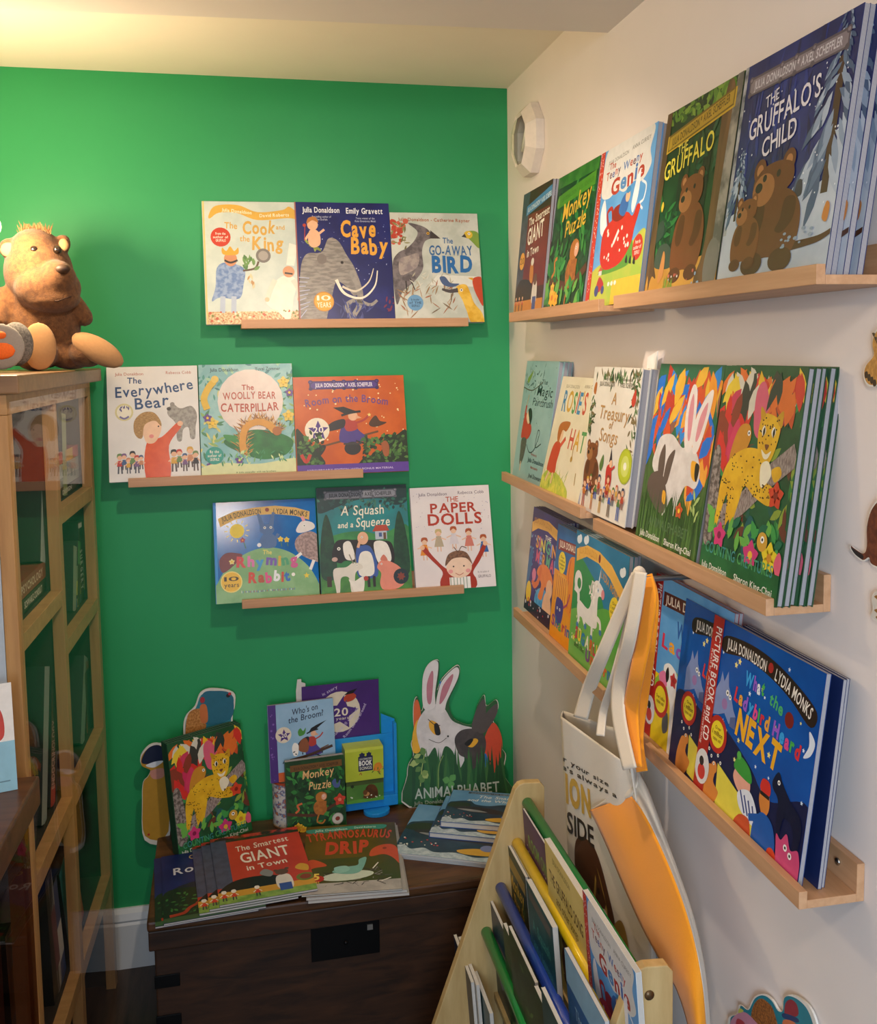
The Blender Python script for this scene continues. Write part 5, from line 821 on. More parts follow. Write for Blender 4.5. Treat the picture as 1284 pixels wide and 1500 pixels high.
# ------------------------------------------------------------------ things on the chest
GT = 'things for sale on the chest'
def flat(art, TL, TR, BL, z, T, label, cover, name='picture_book', n=1, grp=None, hard=False, cp=None):
    """a book lying on its back; corners are floor-plan points"""
    a, b_, c = V((*TL, z+T)), V((*TR, z+T)), V((*BL, z+T)); ux = (b_-a).normalized(); uy0 = (a-c); uy = (uy0-ux*uy0.dot(ux)).normalized()
    W, Hh = (b_-a).length, uy0.dot(uy); P = a-uy*Hh+ux*W/2
    return book(art, W, Hh, T, frame(P, ux, uy, UP), label, grp or 'books lying on the chest', cover, hard, name=name, pg=PGL)
flat(a_roomblue, (-.926, -.165), (-.716, -.150), (-.906, -.452), ZC+.0002, .004, 'dark blue book at the left end of the chest, under its twin', '#16225a')
flat(a_roomblue, (-.909, -.168), (-.700, -.153), (-.888, -.452), ZC+.0045, .004, 'dark blue night book with a red worm, at the left end of the chest', '#16225a')
for k, (dx, dy) in enumerate(((-.060, -.004), (-.039, -.002), (-.018, 0))):
    rt = flat(a_giantred, (-.780+dx, -.142+dy), (-.573+dx, -.126+dy), (-.778+dx, -.438+dy), ZC+.0088+k*.0050, .0044,
         ('red picture book with white lettering lying on top of its fanned copies', 'middle copy fanned under the red picture book on the chest', 'lowest copy fanned furthest left under the red picture book')[2-k], '#4a5470')
flat(a_drip, (-.567, -.124), (-.352, -.150), (-.578, -.432), ZC+.0130, .004, 'olive picture book with red lettering and a nest, at the front of the chest', '#4a4414')
flat(None, (-.562, -.126), (-.345, -.146), (-.572, -.437), ZC+.0002, .006, 'white-edged book lying under the olive nest picture book', '#a39c98')
flat(None, (-.566, -.126), (-.349, -.146), (-.576, -.435), ZC+.0065, .006, 'upper white-edged copy lying just under the olive nest picture book', '#a39c98')
for k in range(3):
    flat(a_snail, (-.262-.006*k, -.068), (-.042-.006*k, -.176), (-.372-.004*k, -.294), ZC+.0003+k*.0052, .005, ('lowest grey-blue sea paperback at the right end of the chest', 'grey-blue sea paperback in the middle of the three at the right of the chest', 'grey-blue sea paperback with white waves, top of three on the chest')[k], '#8fa3b3')
flat(a_snail, (-.200, -.068), (-.034, -.146), (-.302, -.238), ZC+.0162, .013, 'hardback sea picture book with blue edges lying under its twin', '#2c4f8c', hard=True)
flat(a_snail, (-.182, -.068), (-.022, -.138), (-.276, -.218), ZC+.0296, .014, 'hardback sea picture book with a whale, topmost of the pile by the wall', '#2c4f8c', hard=True)
# leaning copies of the leopard book
def stand(art, BL, BR, ht, tilt, T, label, cover, z=ZC, name='picture_book', grp='books standing on the chest', hard=False, back=0.0, spine=None, roll=0.0, cat='book'):
    a, b_ = V((*BL, z+.0006)), V((*BR, z+.0006)); ux = (b_-a).normalized(); n = V((ux.y, -ux.x, 0)); 
    ux = (ux*cos(roll)+UP*sin(roll)); uy = (UP*cos(R(tilt))-n*sin(R(tilt))); uy = (uy-ux*uy.dot(ux)).normalized(); uz = ux.cross(uy)
    P = (a+b_)/2-n*back
    return book(art, (b_-a).length, ht, T, frame(P, ux, uy, uz), label, grp, cover, hard, spine=spine, name=name, cat=cat)
cb = dict(hard=True, grp='leopard books standing on the chest')
r0 = stand(a_creat, (-.868, -.166), (-.697, -.072), .266, 9, .0095, 'jungle picture book with a yellow leopard standing on the chest', '#1f4a34', **cb)
for k in range(2):
    mt = r0.matrix_world.copy(); mt.translation = mt.translation - V(mt.col[2][:3])*(.0105*(k+1)) + UP*.0018*(k+1); dup(r0, mt, '%s copy behind the leopard book standing on the chest' % ORD[k])
# picture tin holding the witch lift-the-flap book
tn = empty('pencil_tin', Matrix.Translation((-.606, -.050, ZC+.0003))); tag(tn, 'small patterned tin pot behind the monkey board book', 'tin', GT)
m = MB(); n = 28
for r_, z0, z1, mt in ((.040, 0, .004, M('#8a6a4a')), (.0385, .004, .112, MM('#cfc9c0', '#3f6a9c', 90, .48, .54, c3='#c87a3a')), (.040, .112, .118, M('#a5482a'))):
    m.tube([(0, 0, z0), (0, 0, z1)], r_, mt, n, cap=(z0 == 0))
m.build('body', tn)
m = MB(); m.tube([(0, 0, .1181), (0, 0, .1183)], .039, M('#1d1a18'), n); m.build('lid', tn)
stand(a_who, (-.648, -.082), (-.484, -.066), .191, 6, .010, 'pale blue witch book with a purple spotted spine standing on the tin', '#4a2c78', z=ZC+.1184, spine=M('#8fb0c8'))
stand(a_monkeyboard, (-.612, -.118), (-.466, -.106), .178, 5, .016, 'dark green board book with a monkey standing on the chest', '#1c3f1c', spine=M('#24502a'))
# blue spinner display with purple card and small boxes
BLUE = M('#1f8fd8', rough=.3, coat=.3)
O = V((-.412, -.062, ZC)); ux = V((1, .06, 0)).normalized(); uy = UP; F = frame(O, ux, uy, ux.cross(uy))
d = empty('display_stand', F); tag(d, 'bright blue display stand holding two small boxes of books', 'stand', GT)
m = MB(); m.box(-.085, .088, .012, .196, -.034, -.030, BLUE, .001); m.prism([(.052, .1965), (.088, .1965), (.088, .232), (.052, .250)], lambda a, b_, z: V((a, b_, z)), -.034, -.030, BLUE, .001); m.box(-.085, .088, .012, .040, -.0299, -.008, BLUE, .002); m.box(-.085, -.078, .040, .120, -.0299, -.010, BLUE, .001); m.box(.081, .088, .040, .228, -.0299, -.010, BLUE, .001); m.build('back_panel', d)
m = MB(); m.prism([(.034*cos(t)*1.0, .030*sin(t)) for t in [2*pi*i/24 for i in range(24)]], lambda a, b_, z: V((a+.03, z, b_-.004)), .0005, .0115, BLUE, .002); m.build('base', d)
def smallbox(x0, x1, y0, y1, z0, z1, art, side, label):
    t = empty('small_box', F @ Matrix.Translation(((x0+x1)/2, y0, z1))); tag(t, label, 'box', 'small boxes on the blue display stand')
    w_, h_ = x1-x0, y1-y0; m = MB(); m.box(-w_/2, w_/2, 0, h_, z0-z1, 0, M(side), .001); art(Art(m, w_, h_, z=.0003)); m.build('carton', t)
    return t
smallbox(-.052, .046, .100, .184, -.0295, .016, a_songs, '#b9c644', 'small lime green box above the dark green one on the blue display')
smallbox(-.050, .046, .0405, .098, -.0295, .012, a_bookgreen, '#4a7a34', 'small dark green box with a brown bear on the blue display')
cw, ch = .198, .150; pm = F @ Matrix.Translation((-.050, .190, -.036)); c = empty('card', pm); tag(c, 'purple anniversary card with a star behind the blue display stand', 'card', GT)
m = MB(); m.box(-cw/2, cw/2, 0, ch, -.002, 0, M('#44276a')); a_purple(Art(m, cw, ch)); m.build('printed_panel', c)
m = MB(); m.box(-.02, .02, -.190, 0, -.002, -.0005, M('#44276a')); m.build('strut', c)
wt = empty('paper_tag', F @ Matrix.Translation((-.150, .178, -.046))); tag(wt, 'white paper tab sticking up behind the witch book', 'tag', GT)
m = MB(); m.prism([(-.012, -.178), (.012, -.178), (.012, .168), (.002, .172), (.002, .180), (-.008, .180), (-.012, .150)], lambda a, b_, z: V((a, b_, z)), 0, .0015, M('#d8d3cc')); m.build('tab', wt)
# die-cut rabbit card
O = V((-.166, -.058, ZC)); ux = V((1, -.05, 0)).normalized(); uy = (UP*cos(R(7))+V((0, 1, 0))*sin(R(7))); uy = (uy-ux*uy.dot(ux)).normalized(); F2 = frame(O+UP*.001, ux, uy, ux.cross(uy))
rb = empty('display_card', F2); tag(rb, 'die-cut cardboard display card with a white and a dark rabbit in grass', 'card', GT)
W, Hh = .262, .372
out = [(0, 100), (-1, 78), (1, 70), (6, 64), (4, 56), (8, 50), (7, 40), (8, 28), (12, 24), (15, 34), (18, 28), (18, 12), (24, 2), (34, -1), (35, 6), (32, 20), (38, 12), (52, 4), (56, 6), (54, 14), (44, 28), (46, 38), (52, 43), (66, 46), (72, 34), (80, 26), (82, 34), (92, 30), (94, 36), (88, 44), (94, 52), (96, 64), (100, 70), (96, 82), (99, 86), (100, 100)]
m = MB(); sm = [(x, max(-1, y)) for x, y in smooth(out, 4)]; P2 = [(-W/2+x/100*W, Hh*(1-y/100)) for x, y in sm]
m.prism(P2, lambda a, b_, z: V((a, b_, z)), -.003, 0, M('#cfc6ba'))
A = Art(m, W, Hh, cl=False); 
A.p([(x*.985+.7, y*.985+.6) for x, y in sm], '#24552c')
A.b([(8, 32), (12, 26), (15, 36), (14, 56), (8, 60)], '#d2602a'); A.b([(6, 50), (12, 40), (14, 60), (6, 62)], '#e0a82c'); A.p([(34, 30), (35, 14), (40, 16), (36, 32)], '#1f6fb0'); A.b([(78, 58), (88, 46), (96, 56), (95, 70), (84, 84), (78, 76)], '#c8482c'); A.b([(76, 70), (80, 68), (82, 80), (78, 88)], '#2a6fb0'); A.e(83, 73, 1, 1, INK); A.e(83, 76, 1, 1, INK)
A.b([(14, 62), (10, 48), (14, 38), (26, 30), (38, 33), (46, 42), (56, 46), (70, 50), (74, 60), (64, 62), (52, 76), (46, 64), (38, 60), (32, 70), (28, 60), (20, 66)], MM('#d6cfcc', '#c9c2bf', 30))
A.b([(18, 32), (18, 12), (24, 2), (33, 0), (34, 6), (30, 22), (29, 32)], '#dad2cf'); A.b([(30, 34), (36, 16), (50, 6), (55, 7), (53, 14), (42, 28), (38, 36)], '#dad2cf'); A.b([(22, 28), (22, 16), (27, 7), (29, 10), (26, 28)], '#b5727e'); A.b([(34, 30), (38, 18), (48, 10), (48, 14), (40, 26)], '#b5727e')
A.b([(23, 46), (24, 41), (32, 44), (34, 51), (28, 51)], '#e0a42a'); A.b([(28, 44), (32, 44), (34, 51), (29, 51)], '#1a1714'); A.l([(22, 40), (28, 44), (34, 45)], .7, '#2a2320'); A.l([(22, 54), (32, 57), (40, 54)], .6, '#5a504c'); A.e(41.5, 53, 1, 1, INK)
A.b([(48, 56), (54, 50), (66, 49), (76, 52), (80, 60), (76, 70), (64, 78), (60, 70), (52, 66)], MM('#4a423f', '#3f3836', 40)); A.b([(66, 50), (70, 38), (79, 29), (81, 38), (76, 50)], '#4f4744'); A.b([(72, 51), (80, 40), (92, 33), (92, 40), (80, 52)], '#4f4744'); A.b([(60, 60), (68, 56), (72, 58), (66, 62)], '#e0a42a'); A.b([(58, 59), (64, 56), (67, 57), (62, 61)], '#1a1714')
A.grass(60, 4, 98, 100, 34, ['#24552c', '#2f6434', '#1f4a28', '#3a6a34'], 9, 5); A.l([(12, 86), (14, 74), (18, 62)], .8, '#a8b86a'); A.leaves(12, (2, 64, 20, 84), 9, 6, ['#7f9a52', '#a3b56a', '#5f8444'], 4); A.l([(30, 88), (31, 74), (36, 66)], .8, '#7f9a52')
for q in (45, 165, 285): A.leaf(42, 84, 8, 7, q, '#5a944c')
A.t('ANIMALPHABET', 6, 92, 94.5, 7, '#b5bcae', .012, jit=3); A.t('Julia Donaldson', 5, 40, 98.6, 2.4, '#a3aa98', .006)
m.build('printed_card', rb)
# cut-out cards behind the leopard books
def cutout(name, F_, pts, T, base, draw, label, cat='cut-out', grp='cardboard animal cut-outs'):
    o = empty(name, F_); tag(o, label, cat, grp); xs = [p[0] for p in pts]; m = MB()
    m.prism(pts, lambda a, b_, z: V((a, b_, z)), -T, 0, M('#d9d4c9')); A = Art(m, .1, .1, x0=0, cl=False)
    cx = sum(xs)/len(xs); cy = sum(p[1] for p in pts)/len(pts); A.z += A.STEP; A.raw([(cx+(x-cx)*.93, cy+(y-cy)*.93) for x, y in pts], base); draw(A); m.build('printed_card', o); return o
def ub(x, y): return (x/100, y/100)
F3 = frame(V((-.855, -.030, ZC+.001)), (1, .12, 0), (0, 0, 1), (.12, -1, 0)); F3 = frame(V((-.855, -.030, ZC+.001)), V((1, .12, 0)).normalized(), UP, V((.12, -1, 0)).normalized())
pts = smooth([(0, 0), (0, .22), (.005, .285), (.03, .312), (.045, .345), (.075, .352), (.125, .335), (.128, .30), (.12, .25), (.12, 0)], 4)
def dr(A):
    A.b([(15, -220+0), (20, -190), (60, -190), (66, -230)], '#b5722f') if 0 else None
    f = lambda x, y: (x*1000, 100-y*1000)
    A.b([f(.008, .23), f(.012, .29), f(.035, .305), (55, 100-290), f(.05, .24)], MM('#a5682c', '#c88a4a', 200)); A.b([f(.045, .30), f(.05, .34), f(.075, .345), f(.12, .33), f(.118, .27), f(.06, .26)], '#2a6a80'); A.e(*f(.049, .325), 6, 8, '#a53038'); A.b([f(.043, .31), f(.058, .31), f(.06, .27), f(.044, .27)], '#c8703c'); A.e(*f(.112, .328), 5, 5, '#2a2020'); A.e(*f(.116, .332), 4, 4, '#b53038'); A.b([f(.0, .22), f(.03, .235), f(.06, .22), f(.05, .18), f(.01, .18)], '#c88a9a')
cutout('animal_cutout', F3, pts, .003, M('#2f7f8c'), dr, 'teal and orange cardboard cut-out standing behind the leopard books on the chest')
F4 = frame(V((-.915, -.052, ZC+.001)), V((1, .2, 0)).normalized(), UP, V((.2, -1, 0)).normalized())
pts = smooth([(-.040, 0), (-.042, .10), (-.038, .145), (-.026, .158), (-.020, .175), (-.040, .190), (-.040, .215), (-.020, .236), (.004, .236), (.02, .21), (.02, 0)], 4)
def dr2(A):
    f = lambda x, y: (x*1000, 100-y*1000)
    A.b([f(-.036, .192), f(-.034, .214), f(-.018, .231), f(.004, .231), f(.016, .21), f(.01, .19)], '#16203c'); A.b([f(-.03, .186), f(-.01, .178), f(.012, .19), f(-.01, .192)], '#dfe3ea'); A.b([f(-.02, .17), f(-.014, .15), f(.01, .15), f(.01, .172)], '#c98a7a'); A.e(*f(-.03, .012), 3, 3, '#b5302a')
cutout('animal_cutout', F4, pts, .003, M('#b98a2c'), dr2, 'mustard cardboard cut-out with a dark cap at the left end of the chest')
# ------------------------------------------------------------------ glazed bookcase on the left
BK0 = V((-1.0313, -.066, 0)); DB = V((-.05, -1, 0)).normalized(); NBK = V((1, -.05, 0)).normalized()
def bk(t, o, z): return BK0+DB*t+NBK*o+UP*z
def onfront(x, y, o=0.0):
    p = hit(x, y, NBK, NBK.dot(BK0)+o); return (p-BK0).dot(DB), p.z
PINE = wood('pale_pine', '#a97c4a', '#c99b62', (18, 18, 1.5), rough=.45, bump=.08)
PINEH = wood('pale_pine_boards', '#a97c4a', '#c99b62', (16, 1.5, 18), rough=.45, bump=.08)
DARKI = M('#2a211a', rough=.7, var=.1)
GLASS = glassy('clear_sheet_glass')
FB = frame(BK0+UP*FLOOR, -DB, -NBK, UP)            # x to the far end, y into the case
def bb(m, t0, t1, o0, o1, z0, z1, mt, bev=.001): m.box(-t1, -t0, -o1, -o0, z0-FLOOR, z1-FLOOR, mt, bev)
case = empty('bookcase', FB); tag(case, 'pale wood bookcase with glass front against the left wall', 'bookcase')
m = MB(); bb(m, -.028, .745, -.30, .022, 1.500, 1.530, wood('bookcase_top_wood', '#6f5236', '#8f6c48', (16, 1.5, 18), rough=.42, bump=.1), .003); m.build('top_board', case)
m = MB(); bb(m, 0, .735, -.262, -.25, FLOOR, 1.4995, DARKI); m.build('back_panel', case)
for t0, t1 in ((0, .028), (.37, .398), (.705, .735)):
    m = MB(); bb(m, t0, t1, -.022, 0, FLOOR+.0, 1.4665, PINE); m.build('upright', case)
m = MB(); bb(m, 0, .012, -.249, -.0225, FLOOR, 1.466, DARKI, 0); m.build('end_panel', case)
m = MB(); bb(m, .7235, .735, -.295, -.0225, FLOOR, 1.466, M('#b9c6d2', rough=.6)); m.build('end_panel', case)
m = MB(); bb(m, 0, .735, -.022, 0, 1.4670, 1.4995, PINEH); m.build('top_rail', case)
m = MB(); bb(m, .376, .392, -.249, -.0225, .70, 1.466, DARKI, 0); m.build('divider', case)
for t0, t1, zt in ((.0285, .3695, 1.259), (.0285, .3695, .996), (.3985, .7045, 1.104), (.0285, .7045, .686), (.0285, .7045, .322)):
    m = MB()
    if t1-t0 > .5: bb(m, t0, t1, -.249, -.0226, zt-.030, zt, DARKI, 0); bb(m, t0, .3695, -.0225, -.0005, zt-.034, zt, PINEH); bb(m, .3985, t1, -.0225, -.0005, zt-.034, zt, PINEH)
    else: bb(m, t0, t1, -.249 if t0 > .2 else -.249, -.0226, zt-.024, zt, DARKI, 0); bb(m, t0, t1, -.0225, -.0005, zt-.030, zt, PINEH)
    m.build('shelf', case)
for t0, t1 in ((.0, .384), (.3845, .733)):
    m = MB(); bb(m, t0, t1, .003, .006, .06, 1.488, GLASS, 0); m.build('glass_pane', case)
# books behind the glass
BG = 'books in the glazed bookcase'
def bay(a, b_):
    """keep a book inside its compartment"""
    lo_, hi_ = (.0135, .3745) if (a+b_)/2 < .386 else (.3935, .7215)
    if (a+b_)/2 > .74: return a, b_
    d = max(0, lo_-a)-max(0, b_-hi_); return max(lo_, a+d), min(hi_, b_+d)
def upright(xb, yb, xt, yt, wpx, col, label, text=None, tc='#e8e6da', o=-.03, zfloor=None, D=.15, band=None):
    tb, zb = onfront(xb, yb, o); tt, zt = onfront(xt, yt, o)
    if zfloor is not None: zb = zfloor+.0006
    t2, _ = onfront(xb+wpx, yb, o); wd = min(.05, max(.008, abs(t2-tb))); uy = (-DB*(tb-tt)*-1).normalized() if 0 else V(); 
    sh_ = bay(tb-wd/2, tb+wd/2)[0]+wd/2-tb if zb > 0 else 0; tb += sh_; tt = min(max(tt+sh_, .014+wd/2), .7215-wd/2) if tb < .73 else tt+sh_
    up_ = (DB*(tt-tb)+UP*(zt-zb)); h_ = up_.length; up_.normalize(); ex = up_.cross(NBK).normalized()*1.0
    ex = (-DB - up_*(-DB).dot(up_)).normalized(); F_ = frame(bk(tb, o, zb), ex, up_, ex.cross(up_))
    b_ = MB(); b_.box(-wd/2, wd/2, 0, h_, -D, 0, M('#181c1a', rough=.5), .0008); A = Art(b_, wd, h_, z=.0002); A.r(0, 0, 100, 100, M(col, rough=.4))
    if band: A.r(0, band[0], 100, band[1], band[2])
    if text: vtext(A, text[0], 50, text[1], text[2], 62, tc, .03, up=text[3] if len(text) > 3 else False)
    return tag(b_.build('book', None, F_), label, 'book', BG)
def flatbook(x0, y0, x1, y1, hp, col, label, text=None, tc='#e8e6da', o=-.03, zfloor=None, D=.15, band=None):
    ta, za = onfront(x0, y0, o); tb, zb = onfront(x1, y1, o); _, zc = onfront(x0, y0-hp, o); z0 = min(za, zb) if zfloor is None else zfloor
    hh = max(.012, abs(zc-za)); tb, ta = bay(min(ta, tb), max(ta, tb)); wd = abs(ta-tb); F_ = frame(bk((ta+tb)/2, o, z0+.0006), -DB, UP, (-DB).cross(UP))
    b_ = MB(); b_.box(-wd/2, wd/2, 0, hh, -D, 0, M(col, rough=.4), .0008); A = Art(b_, wd, hh, z=.0002)
    if band: A.r(band[0], 0, band[1], 100, band[2])
    if text: A.t(text[0], text[1], text[2], 72, 44, tc, .03)
    tag(b_.build('book', None, F_), label, 'book', BG); return z0+hh+.0006
z = flatbook(48, 902, 84, 862, 22, '#14251c', 'dark green book lying under the red-brown one in the glazed bookcase', ('SCHWARZ-CONSULT', 18, 82), '#d8d8c8', zfloor=1.104)
z = flatbook(50, 878, 86, 838, 26, '#8a3c2c', 'red-brown book lying flat with pale capital lettering behind the glass', ('PSYCHOLOGY', 12, 88), '#d9c2a8', zfloor=z)
upright(65, 832, 68, 633, 7, '#a9b3ae', 'tall pale grey spine left of its twin, top compartment behind glass', zfloor=z)
upright(73, 818, 73, 636, 4, '#9aa5a0', 'tall pale grey spine beside the dotted dark one, top compartment behind glass', zfloor=z)
upright(80, 812, 77, 617, 6, '#10201a', 'dark spine with a dotted white title in the top compartment behind glass', ('D I A G N O S T I C', 30, 78), '#d9ded6', zfloor=z, band=(90, 4, '#d8ddd6'))
upright(96, 730, 93, 606, 6, '#8fa070', 'pale green spine in the far top compartment behind glass', zfloor=1.259)
z = flatbook(104, 742, 133, 716, 14, '#0f1815', 'black book lying at the bottom of the far top compartment', ('DESIGN', 22, 62), '#d0d0c8', zfloor=1.259, band=(4, 3, '#d8d8d0'))
z = flatbook(104, 722, 133, 700, 13, '#7f928c', 'thin grey-green book lying second from the bottom in the far top compartment', zfloor=z)
z = flatbook(102, 706, 132, 682, 20, '#97a59f', 'thick pale grey book lying in the far top compartment', zfloor=z)
z = flatbook(105, 672, 131, 658, 17, '#b5382c', 'red, yellow and green book on top of the far compartment pile', zfloor=z, band=(34, 36, '#d2a832'))
upright(110, 914, 110, 800, 5, '#98a292', 'pale spine left of the half green one in the second far compartment', zfloor=.996)
upright(116, 900, 116, 793, 4, '#12301f', 'half green spine in the second far compartment behind glass', zfloor=.996, band=(0, 36, '#3f8f52'))
upright(122, 896, 121, 760, 5, '#0f1e18', 'dark spine with a dotted white title in the second far compartment', ('S U R G E R Y', 36, 86), '#d4d9d0', zfloor=.996, band=(2, 6, '#d8ddd6'))
z = flatbook(131, 884, 141, 868, 12, '#2a5a7a', 'small blue book at the bottom of the second far compartment', zfloor=.996, band=(0, 24, '#c9a83c'))
z = flatbook(132, 862, 141, 846, 24, '#b5b04a', 'yellow-green book stacked in the second far compartment', zfloor=z)
z = flatbook(128, 822, 140, 800, 20, '#8a9a84', 'pale green book near the top of the second far pile', zfloor=z)
upright(64, 1195, 69, 976, 8, '#8f9e98', 'pale grey leaning spine in the second near compartment behind glass', zfloor=.686)
upright(77, 1170, 79, 978, 7, '#5a3428', 'red and brown spine with white lettering behind the glass', ('ENDOCRINOLOGY', 38, 88, True), '#d8b0a0', zfloor=.686, band=(86, 14, '#b53a30'))
upright(86, 1158, 85, 988, 6, '#8f9c94', 'grey spine with dark lettering behind the glass', ('MANAGEMENT', 14, 80, True), '#1d2622', zfloor=.686)
upright(94, 1150, 92, 966, 6, '#1c3a6a', 'dark blue spine by the divider in the second near compartment', zfloor=.686)
upright(121, 1098, 126, 962, 6, '#7f968c', 'pale leaning spine in the third far compartment behind glass', zfloor=.686)
upright(129, 1072, 131, 962, 4, '#a8623a', 'orange-brown spine in the third far compartment behind glass', zfloor=.686)
upright(138, 1058, 137, 964, 7, '#1f4448', 'dark teal spine in the third far compartment behind glass', zfloor=.686)
upright(86, 1500, 70, 1280, 9, '#23211f', 'black leaning spine at the near end of the bottom compartment', zfloor=.322)
upright(91, 1490, 72, 1282, 6, '#a8a49c', 'pale leaning spine at the near end of the bottom compartment', zfloor=.322, band=(30, 50, '#6a3a44'))
upright(97, 1472, 80, 1292, 8, '#26406e', 'blue and white leaning spine in the bottom compartment', zfloor=.322, band=(44, 34, '#c9c9c2'))
upright(108, 1430, 90, 1268, 8, '#2f7a7a', 'teal leaning spine in the bottom compartment', zfloor=.322)
upright(122, 1390, 106, 1262, 7, '#a84a2a', 'orange-red leaning spine at the far end of the bottom compartment', zfloor=.322)
# ------------------------------------------------------------------ low cabinet nearer the camera
WAL = wood('dark_counter_wood', '#3f281c', '#6a4630', (16, 1.5, 18), rough=.35, bump=.12)
lc = empty('low_cabinet', FB); tag(lc, 'low glazed cabinet with a thick dark wood counter at the left edge', 'cabinet')
m = MB(); bb(m, .760, 1.46, -.30, .026, .837, .885, WAL, .004); m.build('counter', lc)
for t0, t1 in ((.765, .792), (1.42, 1.45)):
    m = MB(); bb(m, t0, t1, -.022, .001, FLOOR, .8365, PINE); m.build('upright', lc)
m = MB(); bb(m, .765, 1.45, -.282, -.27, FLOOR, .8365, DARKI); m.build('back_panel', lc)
m = MB(); bb(m, .7922, 1.4198, -.269, 0, .30, .330, PINEH); m.build('shelf', lc)
m = MB(); bb(m, .768, 1.44, .004, .007, .06, .83, glassy('brown_sheet_glass', (.62, .5, .44))); m.build('glass_pane', lc)
BG = 'books in the low cabinet'
upright(4, 1540, -6, 1352, 10, '#5f2a24', 'dark red spine in the low cabinet at the left edge', zfloor=.330)
upright(26, 1520, 12, 1362, 10, '#b5ae9c', 'pale spine with yellow panel in the low cabinet', zfloor=.330, band=(22, 26, '#c9a032'))
# leaflet standing on the counter
p = onback(24, 1119, .875)
fx = V((1, .25, 0)).normalized(); Fl = frame(V((p.x, p.y, .8857))-fx*.06, fx, (UP*cos(R(12))+V((-.25, 1, 0)).normalized()*sin(R(12))), fx.cross(UP*cos(R(12))+V((-.25, 1, 0)).normalized()*sin(R(12))))
lf = empty('leaflet', Fl); tag(lf, 'white and pale blue leaflet standing on the dark counter at the left edge', 'leaflet')
m = MB(); m.box(-.06, .06, 0, .165, -.0015, 0, M('#e8e6e2')); A = Art(m, .12, .165); A.r(0, 54, 100, 46, '#8fc0d4'); A.b([(40, 20), (70, 14), (86, 26), (88, 48), (76, 54), (60, 50)], '#c23a2a'); A.t('www', 62, 92, 94, 3, '#4a6a7a') if 0 else A.r(60, 90, 32, 1.2, '#5f8496'); m.build('printed_panel', lf)
# ------------------------------------------------------------------ lamp just past the left edge
LP = onback(-10, 331, .46)
lp = empty('wall_lamp', Matrix.Translation(LP)); tag(lp, 'small warm wall lamp on the left wall above the bookcase', 'lamp')
bm_ = bpy.data.materials.new('lamp_bulb_glow'); bm_.use_nodes = True; _b = bm_.node_tree.nodes['Principled BSDF']; _b.inputs['Emission Color'].default_value = (1, .78, .48, 1); _b.inputs['Emission Strength'].default_value = 14; _b.inputs['Base Color'].default_value = (.9, .85, .75, 1)
m = MB(); m.ball((0, 0, 0), (.014, .014, .018), bm_); m.build('bulb', lp)
BR = M('#b08a4a', rough=.3, metal=.9)
m = MB(); m.tube([(-.004, 0, -.0195), (-.012, 0, -.045)], .010, BR, 14); m.tube([(-.012, 0, -.045), (-.05, 0, -.07), (-1.395-LP.x+.012, 0, -.07)], .006, BR, 10); m.tube([(-1.395-LP.x+.012, 0, -.07), (-1.395-LP.x+.0005, 0, -.07)], .04, BR, 20); m.build('bracket', lp)
lamp('wall_lamp_light', 'POINT', LP, 19.0, (1.0, .76, .47), shadow_soft_size=.026)
# ------------------------------------------------------------------ plush bear on the bookcase
FUR = MM('#573418', '#6f4723', 110, .38, .62, rough=.9)
FUR.node_tree.nodes['Principled BSDF'].inputs['Sheen Weight'].default_value = .12
_nt = FUR.node_tree; _bump(_nt, _nt.nodes['Principled BSDF'], _noise(_nt, _co(_nt), 520, 4), .55, .003)
CREAM = M('#a3794f', rough=.9, var=.05, sc=200, bump=.3, sheen=.1)
PX = lambda x, y, o: onback(x, y, o-.11)
KP = 1/652.0
def fuse(name, parts, mt, parent, vox=.0045, sub=1):
    m = MB()
    for q in parts:
        if q[0] == 'e': m.ball(q[1], q[2], mt, 24, 16, q[3] if len(q) > 3 else None)
        else: m.tube(q[1], q[2], mt, 16)
    o = m.build(name); md = o.modifiers.new('r', 'REMESH'); md.mode = 'VOXEL'; md.voxel_size = vox
    sm_ = o.modifiers.new('s', 'SMOOTH'); sm_.iterations = 6; sm_.factor = .6
    baked(o); o.data.polygons.foreach_set('use_smooth', [True]*len(o.data.polygons)); o.data.materials.clear(); o.data.materials.append(mt)
    if parent is not None: o.parent = parent; o.matrix_parent_inverse = parent.matrix_world.inverted()
    return o
base = PX(62, 537, .42); base.z = 1.5302
pb = empty('plush_bear', Matrix.Translation(base)); bpy.context.view_layer.update(); tag(pb, 'brown plush bear with cream foot soles sitting on top of the bookcase', 'toy')
k = KP
def pc(n_, parts, mt, vox=.0045): return fuse(n_, parts, mt, pb, vox)
def Q(x, y, o):
    p = PX(x, y, o); return p
rotf = Matrix.Rotation(R(32), 3, 'Y')
zf = lambda p, r: V((p.x, p.y, max(p.z, 1.531+r)))
